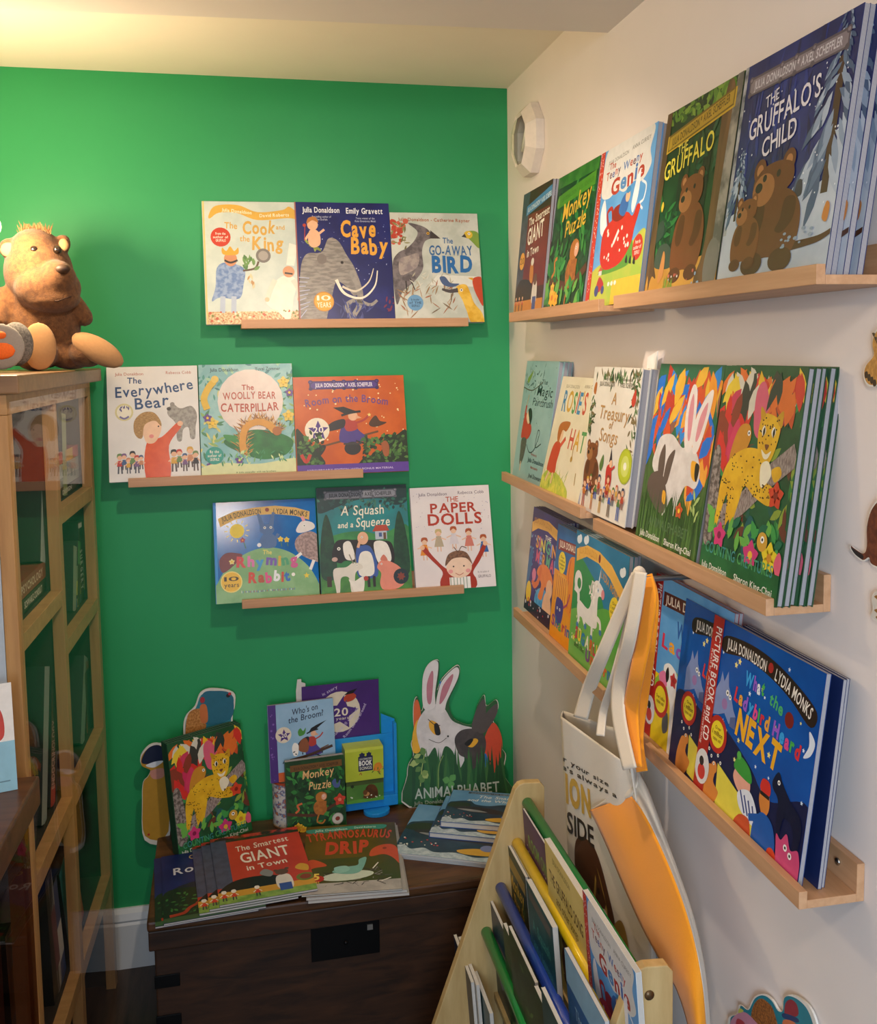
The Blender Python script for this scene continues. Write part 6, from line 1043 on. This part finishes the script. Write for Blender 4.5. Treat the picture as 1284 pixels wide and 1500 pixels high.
pc('body', [('e', zf(Q(62, 482, .40), 62*k), (50*k, 46*k, 60*k)), ('e', Q(60, 445, .40), (46*k, 42*k, 46*k)),
   ('e', Q(57, 400, .42), (44*k, 42*k, 50*k)), ('e', Q(52, 368, .42), (33*k, 34*k, 30*k)), ('e', Q(70, 422, .455), (42*k, 36*k, 32*k)), ('e', Q(84, 408, .475), (24*k, 26*k, 24*k)), ('e', Q(76, 438, .46), (36*k, 32*k, 18*k)),
   ('t', [Q(100, 438, .40), Q(114, 452, .41), Q(124, 466, .42), Q(130, 473, .425)], [15*k, 13*k, 12*k, 8*k]), ('t', [Q(14, 432, .42), Q(0, 452, .44), Q(-8, 476, .46)], [17*k, 16*k, 13*k]),
   ('e', zf(Q(104, 520, .42), 20*k), (32*k, 26*k, 20*k)), ('e', zf(Q(128, 516, .45), 20*k), (24*k, 24*k, 20*k)), ('e', zf(Q(52, 518, .46), 22*k), (28*k, 40*k, 23*k)), ('e', Q(92, 357, .42), (11*k, 6*k, 13*k)), ('e', Q(14, 364, .43), (14*k, 7*k, 14*k))], FUR, .004)
pc('ear_lining', [('e', Q(93, 359, .433), (7*k, 4*k, 9*k)), ], CREAM, .002); pc('ear_lining', [('e', Q(12, 366, .445), (10*k, 4*k, 10*k))], CREAM, .002)
pc('foot_sole', [('e', zf(Q(58, 512, .515), 31*k), (21*k, 8*k, 31*k))], CREAM, .003)
pc('foot_sole', [('e', zf(Q(143, 513, .475), 17*k), (37*k, 13*k, 17*k), rotf.to_3x3())], CREAM, .003)
m = MB(); n_ = Q(92, 394, .515); m.ball(n_, (9*k, 7*k, 6*k), M('#3a2416', rough=.6)); o = m.build('nose', pb); o.matrix_parent_inverse = pb.matrix_world.inverted()
for x, y, oo in ((50, 366, .468), (84, 366, .462)):
    m = MB(); m.ball(Q(x, y, oo), (5.5*k, 5*k, 5.5*k), M('#1d130c', rough=.15, coat=.6)); o = m.build('eye', pb); o.matrix_parent_inverse = pb.matrix_world.inverted()
m = MB(); m.tube([Q(50, 432, .496), Q(66, 440, .503), Q(84, 441, .505), Q(104, 434, .494)], .0016, M('#3f2614', rough=.8), 8); o = m.build('mouth_stitching', pb); o.matrix_parent_inverse = pb.matrix_world.inverted()
g = random.Random(4); m = MB(); HM = M('#7a4c24', rough=.8)
for i in range(150):
    a = Q(g.uniform(30, 74), 342+g.uniform(-2, 6), .42+g.uniform(-.02, .02)); d = V((g.uniform(-.010, .010), g.uniform(-.006, .006), g.uniform(.010, .024)))
    e = V((.0012, 0, 0)); m.face([a-e, a+e, a+d*.6+e*.6, a+d, a+d*.6-e*.6], HM)
o = m.build('hair_tuft', pb); o.matrix_parent_inverse = pb.matrix_world.inverted(); o['kind'] = 'stuff'
# grey felt toy with orange patches beside it
fp = PX(-6, 536, .60); fp.z = 1.5302; ft = empty('felt_toy', Matrix.Translation(fp)); bpy.context.view_layer.update(); tag(ft, 'grey felt toy foot with orange patches at the left edge beside the plush bear', 'toy')
GF = MM('#75706c', '#5c5855', 260, rough=.95); OR = M('#e0661c', rough=.8, var=.1, sc=300)
def pf(n_, parts, mt): 
    o = fuse(n_, parts, mt, None, .003); o.parent = ft; o.matrix_parent_inverse = ft.matrix_world.inverted(); return o
kk = 1/712.0
zc_ = lambda p, r: V((p.x, p.y, max(p.z, 1.531+r)))
pf('body', [('e', zc_(PX(-46, 498, .60), 38*kk), (44*kk, 44*kk, 38*kk)), ('e', zc_(PX(24, 504, .585), 32*kk), (22*kk, 14*kk, 30*kk)), ('e', zc_(PX(-10, 512, .60), 26*kk), (34*kk, 26*kk, 22*kk))], GF)
pf('foot_pad', [('e', zc_(PX(0, 508, .635), 31*kk), (31*kk, 6*kk, 31*kk))], M('#8f8983', rough=.95, bump=.3, sc=400)); 
pf('patch', [('e', zc_(PX(2, 514, .642), 13*kk), (18*kk, 4*kk, 12*kk))], OR); pf('patch', [('e', PX(0, 491, .642), (9*kk, 4*kk, 6*kk))], OR)
# ------------------------------------------------------------------ bulkhead light on the white wall
p = onwall(783, 206, 0); s0 = p.dot(ER); FLt = frame(p, ER, UP, NR)
el = empty('bulkhead_light', FLt); tag(el, 'round faceted white bulkhead light with clear glass high on the white wall', 'light fitting')
oct_ = lambda r, n=8, a=pi/8: [(r*cos(a+2*pi*i/n), r*1.04*sin(a+2*pi*i/n)) for i in range(n)]
WP = M('#e2d6c6', rough=.5)
m = MB(); O1, O2 = oct_(.082), oct_(.060); n = 8
for (A1, z1), (A2, z2) in (((O1, 0.0006), (O1, .020)), ((O1, .020), (O2, .040)), ((O2, .040), (oct_(.055), .036))):
    for i in range(n):
        j = (i+1) % n; m.face([(*A1[i], z1), (*A1[j], z1), (*A2[j], z2), (*A2[i], z2)], WP)
m.face([(*q, .012) for q in oct_(.056)], WP); m.build('housing', el)
m = MB(); gl = glassy('prismatic_glass', (.93, .95, .90), .05); rows = []
for r_, z_ in ((.055, .034), (.050, .042), (.034, .049), (.012, .052)): rows.append([V((x, y, z_)) for x, y in oct_(r_)+oct_(r_)[:1]])
m.grid(rows, gl, False); m.face([(*q, .052) for q in oct_(.012)], gl); m.build('lens', el)
m = MB(); m.tube([(-.02, -.02, .022), (.02, .03, .022)], .006, M('#e8e4dc', rough=.2), 10); m.build('tube', el)
# white card behind the leafy songbook
c0, c1 = onwall(931, 540, .020), onwall(955, 497, .012); zb = SH['rmf'][0]+TB+.0008; s_ = onwall(946, 520, .02).dot(ER)
Fc = frame(wp(s_, .026, SH['rmn'][0]+TB+.0008), ER, (UP*cos(R(3))-NR*sin(R(3))), ER.cross(UP*cos(R(3))-NR*sin(R(3))))
wc = empty('card', Fc); tag(wc, 'blank white card sticking up behind the white leafy songbook', 'card')
m = MB(); m.prism([(-.030, 0), (.020, 0), (.024, .302), (-.016, .292)], lambda a, b_, z: V((a, b_, z)), -.001, 0, M('#f2efe9')); m.build('sheet', wc)
# ------------------------------------------------------------------ book rack with coloured rods
def onS(x, y, s):
    q = hit(x, y, ER, s); return (q.dot(NR), q.z)
SF, SN = .690, 1.265
RODS = [onS(*q, SF) for q in ((772, 1176), (757, 1235), (733, 1300), (712, 1365))]
tl, tr, lo = onS(757, 1148, SF), onS(800, 1148, SF), onS(640, 1500, SF)
of = tl[0]+(lo[0]-tl[0])*(tl[1]-FLOOR)/(tl[1]-lo[1])
PLY = wood('birch_ply', '#b3935c', '#cdb07a', (14, 14, 2), rough=.5, bump=.06)
rk = empty('book_rack', frame(wp(SF, 0, FLOOR), ER, NR, -UP if 0 else ER.cross(NR))); tag(rk, 'pale plywood book rack with green, blue and yellow rods in front of the white wall', 'rack')
sgn = 1 if ER.cross(NR).z > 0 else -1
def rz(z): return (z-FLOOR)*sgn
prof = [(tr[0]+.004, FLOOR), (of, FLOOR), (of-.004, FLOOR+.03), (tl[0]+.004, tl[1]-.012), (tl[0]-.004, tl[1]-.003), (tl[0]-.016, tl[1]), (tr[0]+.012, tr[1]+.004), (tr[0]+.004, tr[1]-.006)]
for s0, s1 in ((-.018, 0), (SN-SF, SN-SF+.018)):
    m = MB(); m.prism(prof, lambda o, z, d: V((d, o, rz(z))), s0, s1, PLY, .002); sp = m.build('side_panel', rk)
    if s0 > 0:
        for r_ in RODS:
            m = MB(); m.tube([(s1, r_[0], rz(r_[1])), (s1+.0015, r_[0], rz(r_[1]))], .007, M('#6a5236', metal=.6), 14); m.build('screw', sp)
for (o_, z_), c, lab in zip(RODS, ('#15803a', '#eec81c', '#2746a8', '#1a8a3c'), ('green rod', 'yellow rod', 'blue rod', 'lower green rod')):
    m = MB(); m.tube([(.0003, o_, rz(z_)), (SN-SF-.0003, o_, rz(z_))], .0110, M(c, rough=.3, coat=.3), 18); tag(m.build('rod', rk), lab)
for i in range(4):
    o_, z_ = RODS[i]; m = MB(); zb = z_-.215 if i < 3 else z_-.21; zb = max(zb, FLOOR+.02)
    m.box(.0003, SN-SF-.0003, o_-.012, o_+(.016 if i < 3 else .050), min(rz(zb-.012), rz(zb)), max(rz(zb-.012), rz(zb)), PLY); m.build('tier_board', rk)
RG = 'books in the plywood rack'
def rackbook(tier, TL, w_, h_, T, art, cover, label, off=0.0, ln=-4, hard=False, ro=0.0, n=1, short=''):
    l = R(ln); nc = NR*cos(l)+UP*sin(l); uy0 = UP*cos(l)-NR*sin(l); o_, z_ = RODS[tier]
    d = nc.dot(wp(0, o_, z_))+.0125+off+T; P = hit(*TL, nc, d)
    ux = (ER*cos(R(ro))+uy0*sin(R(ro))).normalized(); uy = nc.cross(ux)
    r = book(art, w_, h_, T, frame(P-uy*h_+ux*w_/2, ux, uy, nc), label, RG, cover, hard, pg=PGL)
    for k in range(1, n):
        mt = r.matrix_world.copy(); mt.translation = mt.translation-nc*(T+.0006)*k-uy*.0015*k; dup(r, mt, '%s copy behind %s' % (ORD[k-1], short))
    return r
rackbook(0, (765, 1184), .20, .25, .004, a_roomp, '#3f1f52', 'purple book with an orange-clad figure at the far end of the rack', 0.0)
rackbook(0, (797, 1228), .20, .26, .010, a_gsongs, '#d8cfc0', 'straw yellow songbook with brown lettering in the rack', .0050)
rackbook(0, (853, 1303), .205, .26, .008, a_genie, '#dfe4e8', 'white and blue book with red lettering at the near end of the rack', .0164)
rackbook(1, (737, 1226), .155, .24, .006, a_mgold, '#1f2f1c', 'dark green book with gold lettering behind the blue rod', 0.0, n=2, short='the dark green gold-lettered book in the rack')
rackbook(1, (770, 1288), .150, .23, .005, a_teal, '#17484c', 'dark teal book with pale lettering behind the blue rod', .0142, n=2, short='the dark teal book in the rack') if 0 else rackbook(1, (770, 1288), .150, .23, .010, a_teal, '#17484c', 'dark teal book with pale lettering behind the blue rod', .0135)
rackbook(1, (826, 1388), .17, .24, .007, a_sea, '#24558c', 'blue sea book at the near end behind the blue rod', .0250)
rackbook(2, (709, 1314), .12, .22, .005, a_navy, '#4a4650', 'grey-blue book at the far end behind the lower green rod', .0)
rackbook(2, (716, 1316), .12, .22, .005, a_navy, '#b5b0a8', 'pale-edged book tucked in front of the grey-blue book in the rack', .0056)
rackbook(2, (736, 1352), .16, .23, .007, a_dgreen, '#20321c', 'dark green leafy book behind the lower green rod', .0116)
rackbook(2, (744, 1356), .16, .23, .006, a_dgreen, '#26361f', 'white-edged dark book in front of the leafy green one in the rack', .0192)
rackbook(2, (782, 1444), .15, .22, .006, a_dgreen, '#cfc9bd', 'pale-edged book lowest in the middle of the rack', .0262)
rackbook(2, (792, 1446), .15, .22, .006, a_cover2, '#cfc9bd', 'pale-edged book beside the blue rod low in the rack', .0330)
rackbook(3, (664, 1369), .16, .26, .006, a_navy, '#c9c4ba', 'white-edged book standing furthest forward at the far end of the rack', .030)
rackbook(3, (671, 1372), .16, .26, .006, None, '#d0cbc0', 'second white-edged book at the front of the rack', .0225)
rackbook(3, (686, 1404), .17, .25, .008, a_cover2, '#2c4a4a', 'dark teal book at the front of the rack beside the white-edged pair', .012)
# ------------------------------------------------------------------ canvas bags on a peg
CAN = M('#ddd0bd', rough=.9, var=.05, sc=900, bump=.35, sheen=.2); CANB = CAN
ORG = M('#f4980a', rough=.75, var=.04, sc=700, bump=.25, sheen=.15)
def W3(x, y, o): return onwall(x, y, o)
_t = W3(938, 843, .118); pk = wp(_t.dot(ER), 0, _t.z-.006); Fk = frame(pk, ER, UP, NR); hk = empty('wall_hook', Fk); tag(hk, 'small metal wall hook carrying two canvas bags', 'hook')
m = MB(); m.tube([(0, 0, .0005), (0, 0, .004)], .014, M('#a8a49a', rough=.35, metal=.9), 18); m.tube([(0, 0, .004), (0, 0, .112), (0, .004, .122), (0, .012, .126)], .0042, M('#a8a49a', rough=.35, metal=.9), 10); m.build('peg', hk)
def lerp(a, b_, t): return tuple(x+(y-x)*t for x, y in zip(a, b_))
def samp(pts, u):
    n = len(pts)-1; i = min(n-1, int(u*n)); return lerp(pts[i], pts[i+1], u*n-i)
class Sheet:
    """cloth between two edges; edge points are (x, y, distance from the wall)"""
    def __init__(s, A_, B_, fold=0.0, bulge=0.0, ph=0.0, fr=5.0): s.A, s.B, s.fold, s.bulge, s.ph, s.fr = smooth(A_, 6, False), smooth(B_, 6, False), fold, bulge, ph, fr
    def __call__(s, u, v, lift=0.0):
        a, b_ = samp(s.A, v), samp(s.B, v); x, y, o = lerp(a, b_, u)
        o += s.bulge*sin(pi*u)*(.35+.65*v)+s.fold*sin(u*s.fr*2+s.ph+v*2.2)*(.4+.6*cos(v*3))
        return W3(x, y, o+lift)
    def build(s, name, mt, parent, nu=26, nv=40, th=.0016):
        m = MB(); m.grid([[s(i/nu, j/nv) for i in range(nu+1)] for j in range(nv+1)], mt); o = m.build(name)
        solid(o, th); baked(o); o.data.polygons.foreach_set('use_smooth', [True]*len(o.data.polygons)); o.parent = parent; o.matrix_parent_inverse = parent.matrix_world.inverted(); return o
def ribbon(name, pts, wd, mt, parent, th=.0018):
    c = smooth(pts, 7, False); n = len(c); L_, R_ = [], []
    for i in range(n):
        a, b_ = c[max(0, i-1)], c[min(n-1, i+1)]; dx, dy = b_[0]-a[0], b_[1]-a[1]; d = math.hypot(dx, dy); w_ = wd if not isinstance(wd, tuple) else wd[0]+(wd[1]-wd[0])*i/(n-1)
        L_.append((c[i][0]-dy/d*w_/2, c[i][1]+dx/d*w_/2, c[i][2]+.004)); R_.append((c[i][0]+dy/d*w_/2, c[i][1]-dx/d*w_/2, c[i][2]-.004))
    m = MB(); m.grid([[W3(*lerp(L_[i], R_[i], k/6)) for k in range(7)] for i in range(n)], mt); o = m.build(name); solid(o, th); baked(o); o.data.polygons.foreach_set('use_smooth', [True]*len(o.data.polygons)); o.parent = parent; o.matrix_parent_inverse = parent.matrix_world.inverted(); return o
b1 = empty('tote_bag', frame(W3(880, 1400, .04), ER, UP, NR)); bpy.context.view_layer.update(); tag(b1, 'cream canvas tote bag with a printed lion hanging by its straps from the hook', 'bag', 'canvas bags on the hook')
front = Sheet([(821, 1049, .118), (824, 1110, .108), (828, 1180, .096), (832, 1250, .086), (838, 1330, .076), (846, 1420, .066)], [(921, 1122, .116), (930, 1160, .112), (938, 1220, .104), (946, 1290, .094), (952, 1360, .084), (956, 1440, .072)], .006, .010, .6)
rear = Sheet([(824, 1041, .100), (826, 1110, .070), (830, 1180, .046), (836, 1250, .030), (842, 1330, .022), (848, 1420, .018)], [(934, 1078, .094), (942, 1150, .064), (948, 1220, .040), (954, 1290, .028), (958, 1360, .022), (960, 1440, .018)], .003, -.006, .2)
front.build('front_panel', CAN, b1); rear.build('back_panel', CAN, b1)
Sheet([(921, 1122, .116), (938, 1220, .104), (956, 1440, .072)], [(934, 1078, .094), (948, 1220, .040), (960, 1440, .018)], .004).build('side', CAN, b1, 8, 24)
Sheet([(824, 1041, .100), (830, 1180, .046), (848, 1420, .018)], [(821, 1049, .118), (828, 1180, .096), (846, 1420, .066)], .002).build('side', CAN, b1, 8, 24)
class BagArt(Art):
    """ink printed on the bag's front panel"""
    def __init__(s, mb, sheet): s.mb, s.sh, s.w, s.h, s.z, s.x0, s.cl, s.rg = mb, sheet, 1.0, 1.0, .0016, 0, True, random.Random(3)
    def up(s): s.z += .00012
    def raw(s, q, c):
        q = clip(q, .004, .996, .004, .996)
        if len(q) >= 3:
            q2 = []
            for i in range(len(q)):
                a, b_ = q[i], q[(i+1) % len(q)]; n = max(1, int(math.hypot(a[0]-b_[0], a[1]-b_[1])/.04)); q2 += [lerp(a, b_, k/n) for k in range(n)]
            s.mb.face([s.sh(x, 1-y, s.z) for x, y in q2], s.mat(c))
m = MB(); A = BagArt(m, front); DK = '#2f2a26'
A.t('er your size', -6, 62, 21, 2.2, DK, slope=-3); A.t("e's always a", -2, 72, 25, 2.2, DK, slope=-3); A.t('LION', -9, 34, 37, 11, '#e0b04a', .05, slope=-4); A.t('INSIDE', -17, 35, 49, 8.5, DK, .02, slope=-5)
o = m.build('printed_lettering'); o.parent = b1; o.matrix_parent_inverse = b1.matrix_world.inverted()
m = MB(); A = BagArt(m, front)
A.b([(8, 60), (14, 52), (30, 52), (40, 58), (48, 70), (54, 84), (40, 90), (24, 84), (10, 74)], '#5f3a26'); A.b([(26, 60), (34, 60), (42, 70), (46, 82), (38, 86), (30, 78)], '#c9a04a'); A.e(36, 71, 1.6, 1.4, INK); A.b([(36, 78), (44, 78), (44, 84), (38, 84)], '#efe6d4'); A.b([(48, 86), (60, 80), (68, 84), (72, 98), (58, 98)], '#a8823c')
o = m.build('printed_lion'); o.parent = b1; o.matrix_parent_inverse = b1.matrix_world.inverted()
ribbon('strap', [(933, 842, 0.122), (922, 866, 0.126), (903, 910, 0.13), (880, 965, 0.132), (862, 1010, 0.113), (850, 1052, 0.113)], (17, 21), CAN, b1)
ribbon('strap', [(935, 846, 0.114), (926, 880, 0.116), (914, 935, 0.118), (898, 995, 0.124), (884, 1040, 0.113), (879, 1078, 0.123)], (10, 12), CAN, b1)
b2 = empty('tote_bag', frame(W3(970, 1400, .10), ER, UP, NR)); bpy.context.view_layer.update(); tag(b2, 'orange-lined canvas bag hanging outside the cream tote on the same hook', 'bag', 'canvas bags on the hook')
oL = [(863, 1187, .112), (877, 1214, .118), (893, 1250, .118), (915, 1303, .116), (940, 1358, .110), (966, 1406, .104), (990, 1448, .100), (1006, 1496, .096), (1016, 1545, .094)]
oR = [(925, 1166, .110), (941, 1188, .112), (961, 1228, .110), (983, 1278, .108), (1003, 1332, .104), (1018, 1386, .100), (1028, 1440, .096), (1033, 1496, .092), (1036, 1545, .090)]
Sheet(oL, oR, .003, .012, .3, 3).build('lining_panel', ORG, b2, 18, 60)
Sheet(oR, [(933, 1124, .088), (950, 1158, .084), (972, 1218, .082), (996, 1284, .080), (1016, 1344, .078), (1030, 1408, .076), (1037, 1466, .074), (1040, 1510, .072), (1042, 1545, .070)], .002).build('outer_panel', CAN, b2, 10, 60)
Sheet([(922, 1126, .094), (915, 1146, .106), (885, 1172, .114), (864, 1186, .114)], [(934, 1122, .088), (934, 1146, .104), (928, 1160, .110), (925, 1167, .110)], 0).build('hem', CAN, b2, 8, 16)
ribbon('strap', [(946, 846, 0.124), (951, 880, 0.126), (944, 930, 0.128), (932, 990, 0.13), (924, 1045, 0.117), (929, 1124, 0.137)], (20, 22), ORG, b2)
ribbon('strap', [(938, 838, 0.136), (932, 880, 0.14), (921, 940, 0.142), (907, 1000, 0.125), (906, 1050, 0.129), (922, 1126, 0.145)], (18, 20), CAN, b2)
ribbon('strap', [(948, 842, 0.104), (957, 880, 0.104), (952, 950, 0.104), (942, 1020, 0.087), (934, 1080, 0.091), (940, 1130, 0.105)], (14, 16), ORG, b2)
m = MB(); m.ball(W3(936, 842, .124), (.010, .010, .013), CAN); o = m.build('strap_knot'); o.parent = b2; o.matrix_parent_inverse = b2.matrix_world.inverted()
# ------------------------------------------------------------------ cardboard animals on the white wall at the right edge
def wallcut(pts, base, draw, label, n=4, T=.003):
    P = [onwall(x, y, .006) for x, y in pts]; c = sum(P, V())/len(P); Fw = frame(c, ER, UP, NR); inv = Fw.inverted()
    q = [tuple((inv @ p)[:2]) for p in P]; q = smooth(q, n) if n else q
    o = empty('animal_cutout', Fw); tag(o, label, 'cut-out', 'cardboard animals on the white wall'); m = MB()
    m.prism(q, lambda a, b_, z: V((a, b_, z)), -T, 0, M('#e6e1d8')); A = Art(m, .1, .1, x0=0, cl=False); A.z += A.STEP
    cx = sum(a for a, _ in q)/len(q); cy = sum(b_ for _, b_ in q)/len(q); A.raw([(cx+(a-cx)*.93, cy+(b_-cy)*.93) for a, b_ in q], base)
    def pp(pl, c):
        A.up(); A.raw(smooth([tuple((inv @ onwall(x, y, .006))[:2]) for x, y in pl], 4), A.mat(c))
    draw(pp); m.build('printed_card', o); return o
wallcut([(1310, 470), (1284, 482), (1277, 500), (1279, 520), (1267, 536), (1264, 552), (1272, 566), (1292, 564), (1315, 556)], MM('#b5803a', '#d09a4c', 160), lambda pp: [pp([(1266+k*4, 546+k*4), (1270+k*4, 544+k*4), (1271+k*4, 552+k*4), (1267+k*4, 554+k*4)], '#3f2a18') for k in range(4)] + [pp([(1277+k*3, 488+k*6), (1281+k*3, 488+k*6), (1280+k*3, 494+k*6)], '#3f2a18') for k in range(4)], 'golden brown cardboard cut-out with dark fringe, highest at the right edge')
wallcut([(1315, 722), (1290, 728), (1276, 744), (1269, 770), (1269, 800), (1264, 812), (1252, 806), (1244, 800), (1247, 808), (1262, 822), (1272, 818), (1276, 828), (1292, 834), (1315, 832)], MM('#5f2f1a', '#7a4226', 120), lambda pp: [pp([(1246, 802), (1254, 807), (1264, 814), (1262, 819), (1252, 812)], '#2a1f1a')], 'dark brown cardboard animal with a thin tail at the right edge')
wallcut([(1315, 862), (1284, 866), (1276, 876), (1278, 892), (1275, 904), (1290, 912), (1315, 910)], M('#d6d0c4'), lambda pp: [pp([(1280+a, 874+b_), (1284+a, 872+b_), (1285+a, 878+b_)], '#9a6a2c') for a, b_ in ((0, 0), (4, 10), (0, 20), (2, 30))], 'small pale cardboard cut-out with brown dots, lowest at the right edge')
def whale(pp):
    pp([(1099, 1500), (1102, 1476), (1112, 1463), (1124, 1468), (1134, 1484), (1140, 1530), (1100, 1530)], MM('#a86a34', '#7a4a28', 300, .46, .54))
    pp([(1150, 1488), (1150, 1470), (1158, 1464), (1167, 1472), (1168, 1488)], '#8f2f3c'); pp([(1147, 1484), (1167, 1491), (1168, 1498), (1147, 1491)], '#1f3a6a'); pp([(1147, 1494), (1166, 1500), (1164, 1520), (1148, 1516)], '#c8704a')
    pp([(1072, 1492), (1088, 1482), (1104, 1494), (1112, 1510), (1080, 1520), (1070, 1506)], '#c98aa0'); pp([(1080, 1492), (1090, 1498), (1088, 1506), (1078, 1502)], '#b5404a'); pp([(1081, 1484), (1083, 1477), (1089, 1481)], '#c9c85a')
wallcut([(1050, 1560), (1064, 1506), (1067, 1490), (1079, 1485), (1082, 1472), (1094, 1479), (1104, 1461), (1117, 1456), (1130, 1464), (1140, 1480), (1148, 1480), (1150, 1461), (1159, 1457), (1174, 1464), (1188, 1480), (1198, 1510), (1206, 1560)], M('#1f7f92'), whale, 'teal-edged cardboard cut-out with a brown hump and red cap at the bottom right')
# the labels of straps and sheets follow their bags
bpy.context.view_layer.update()
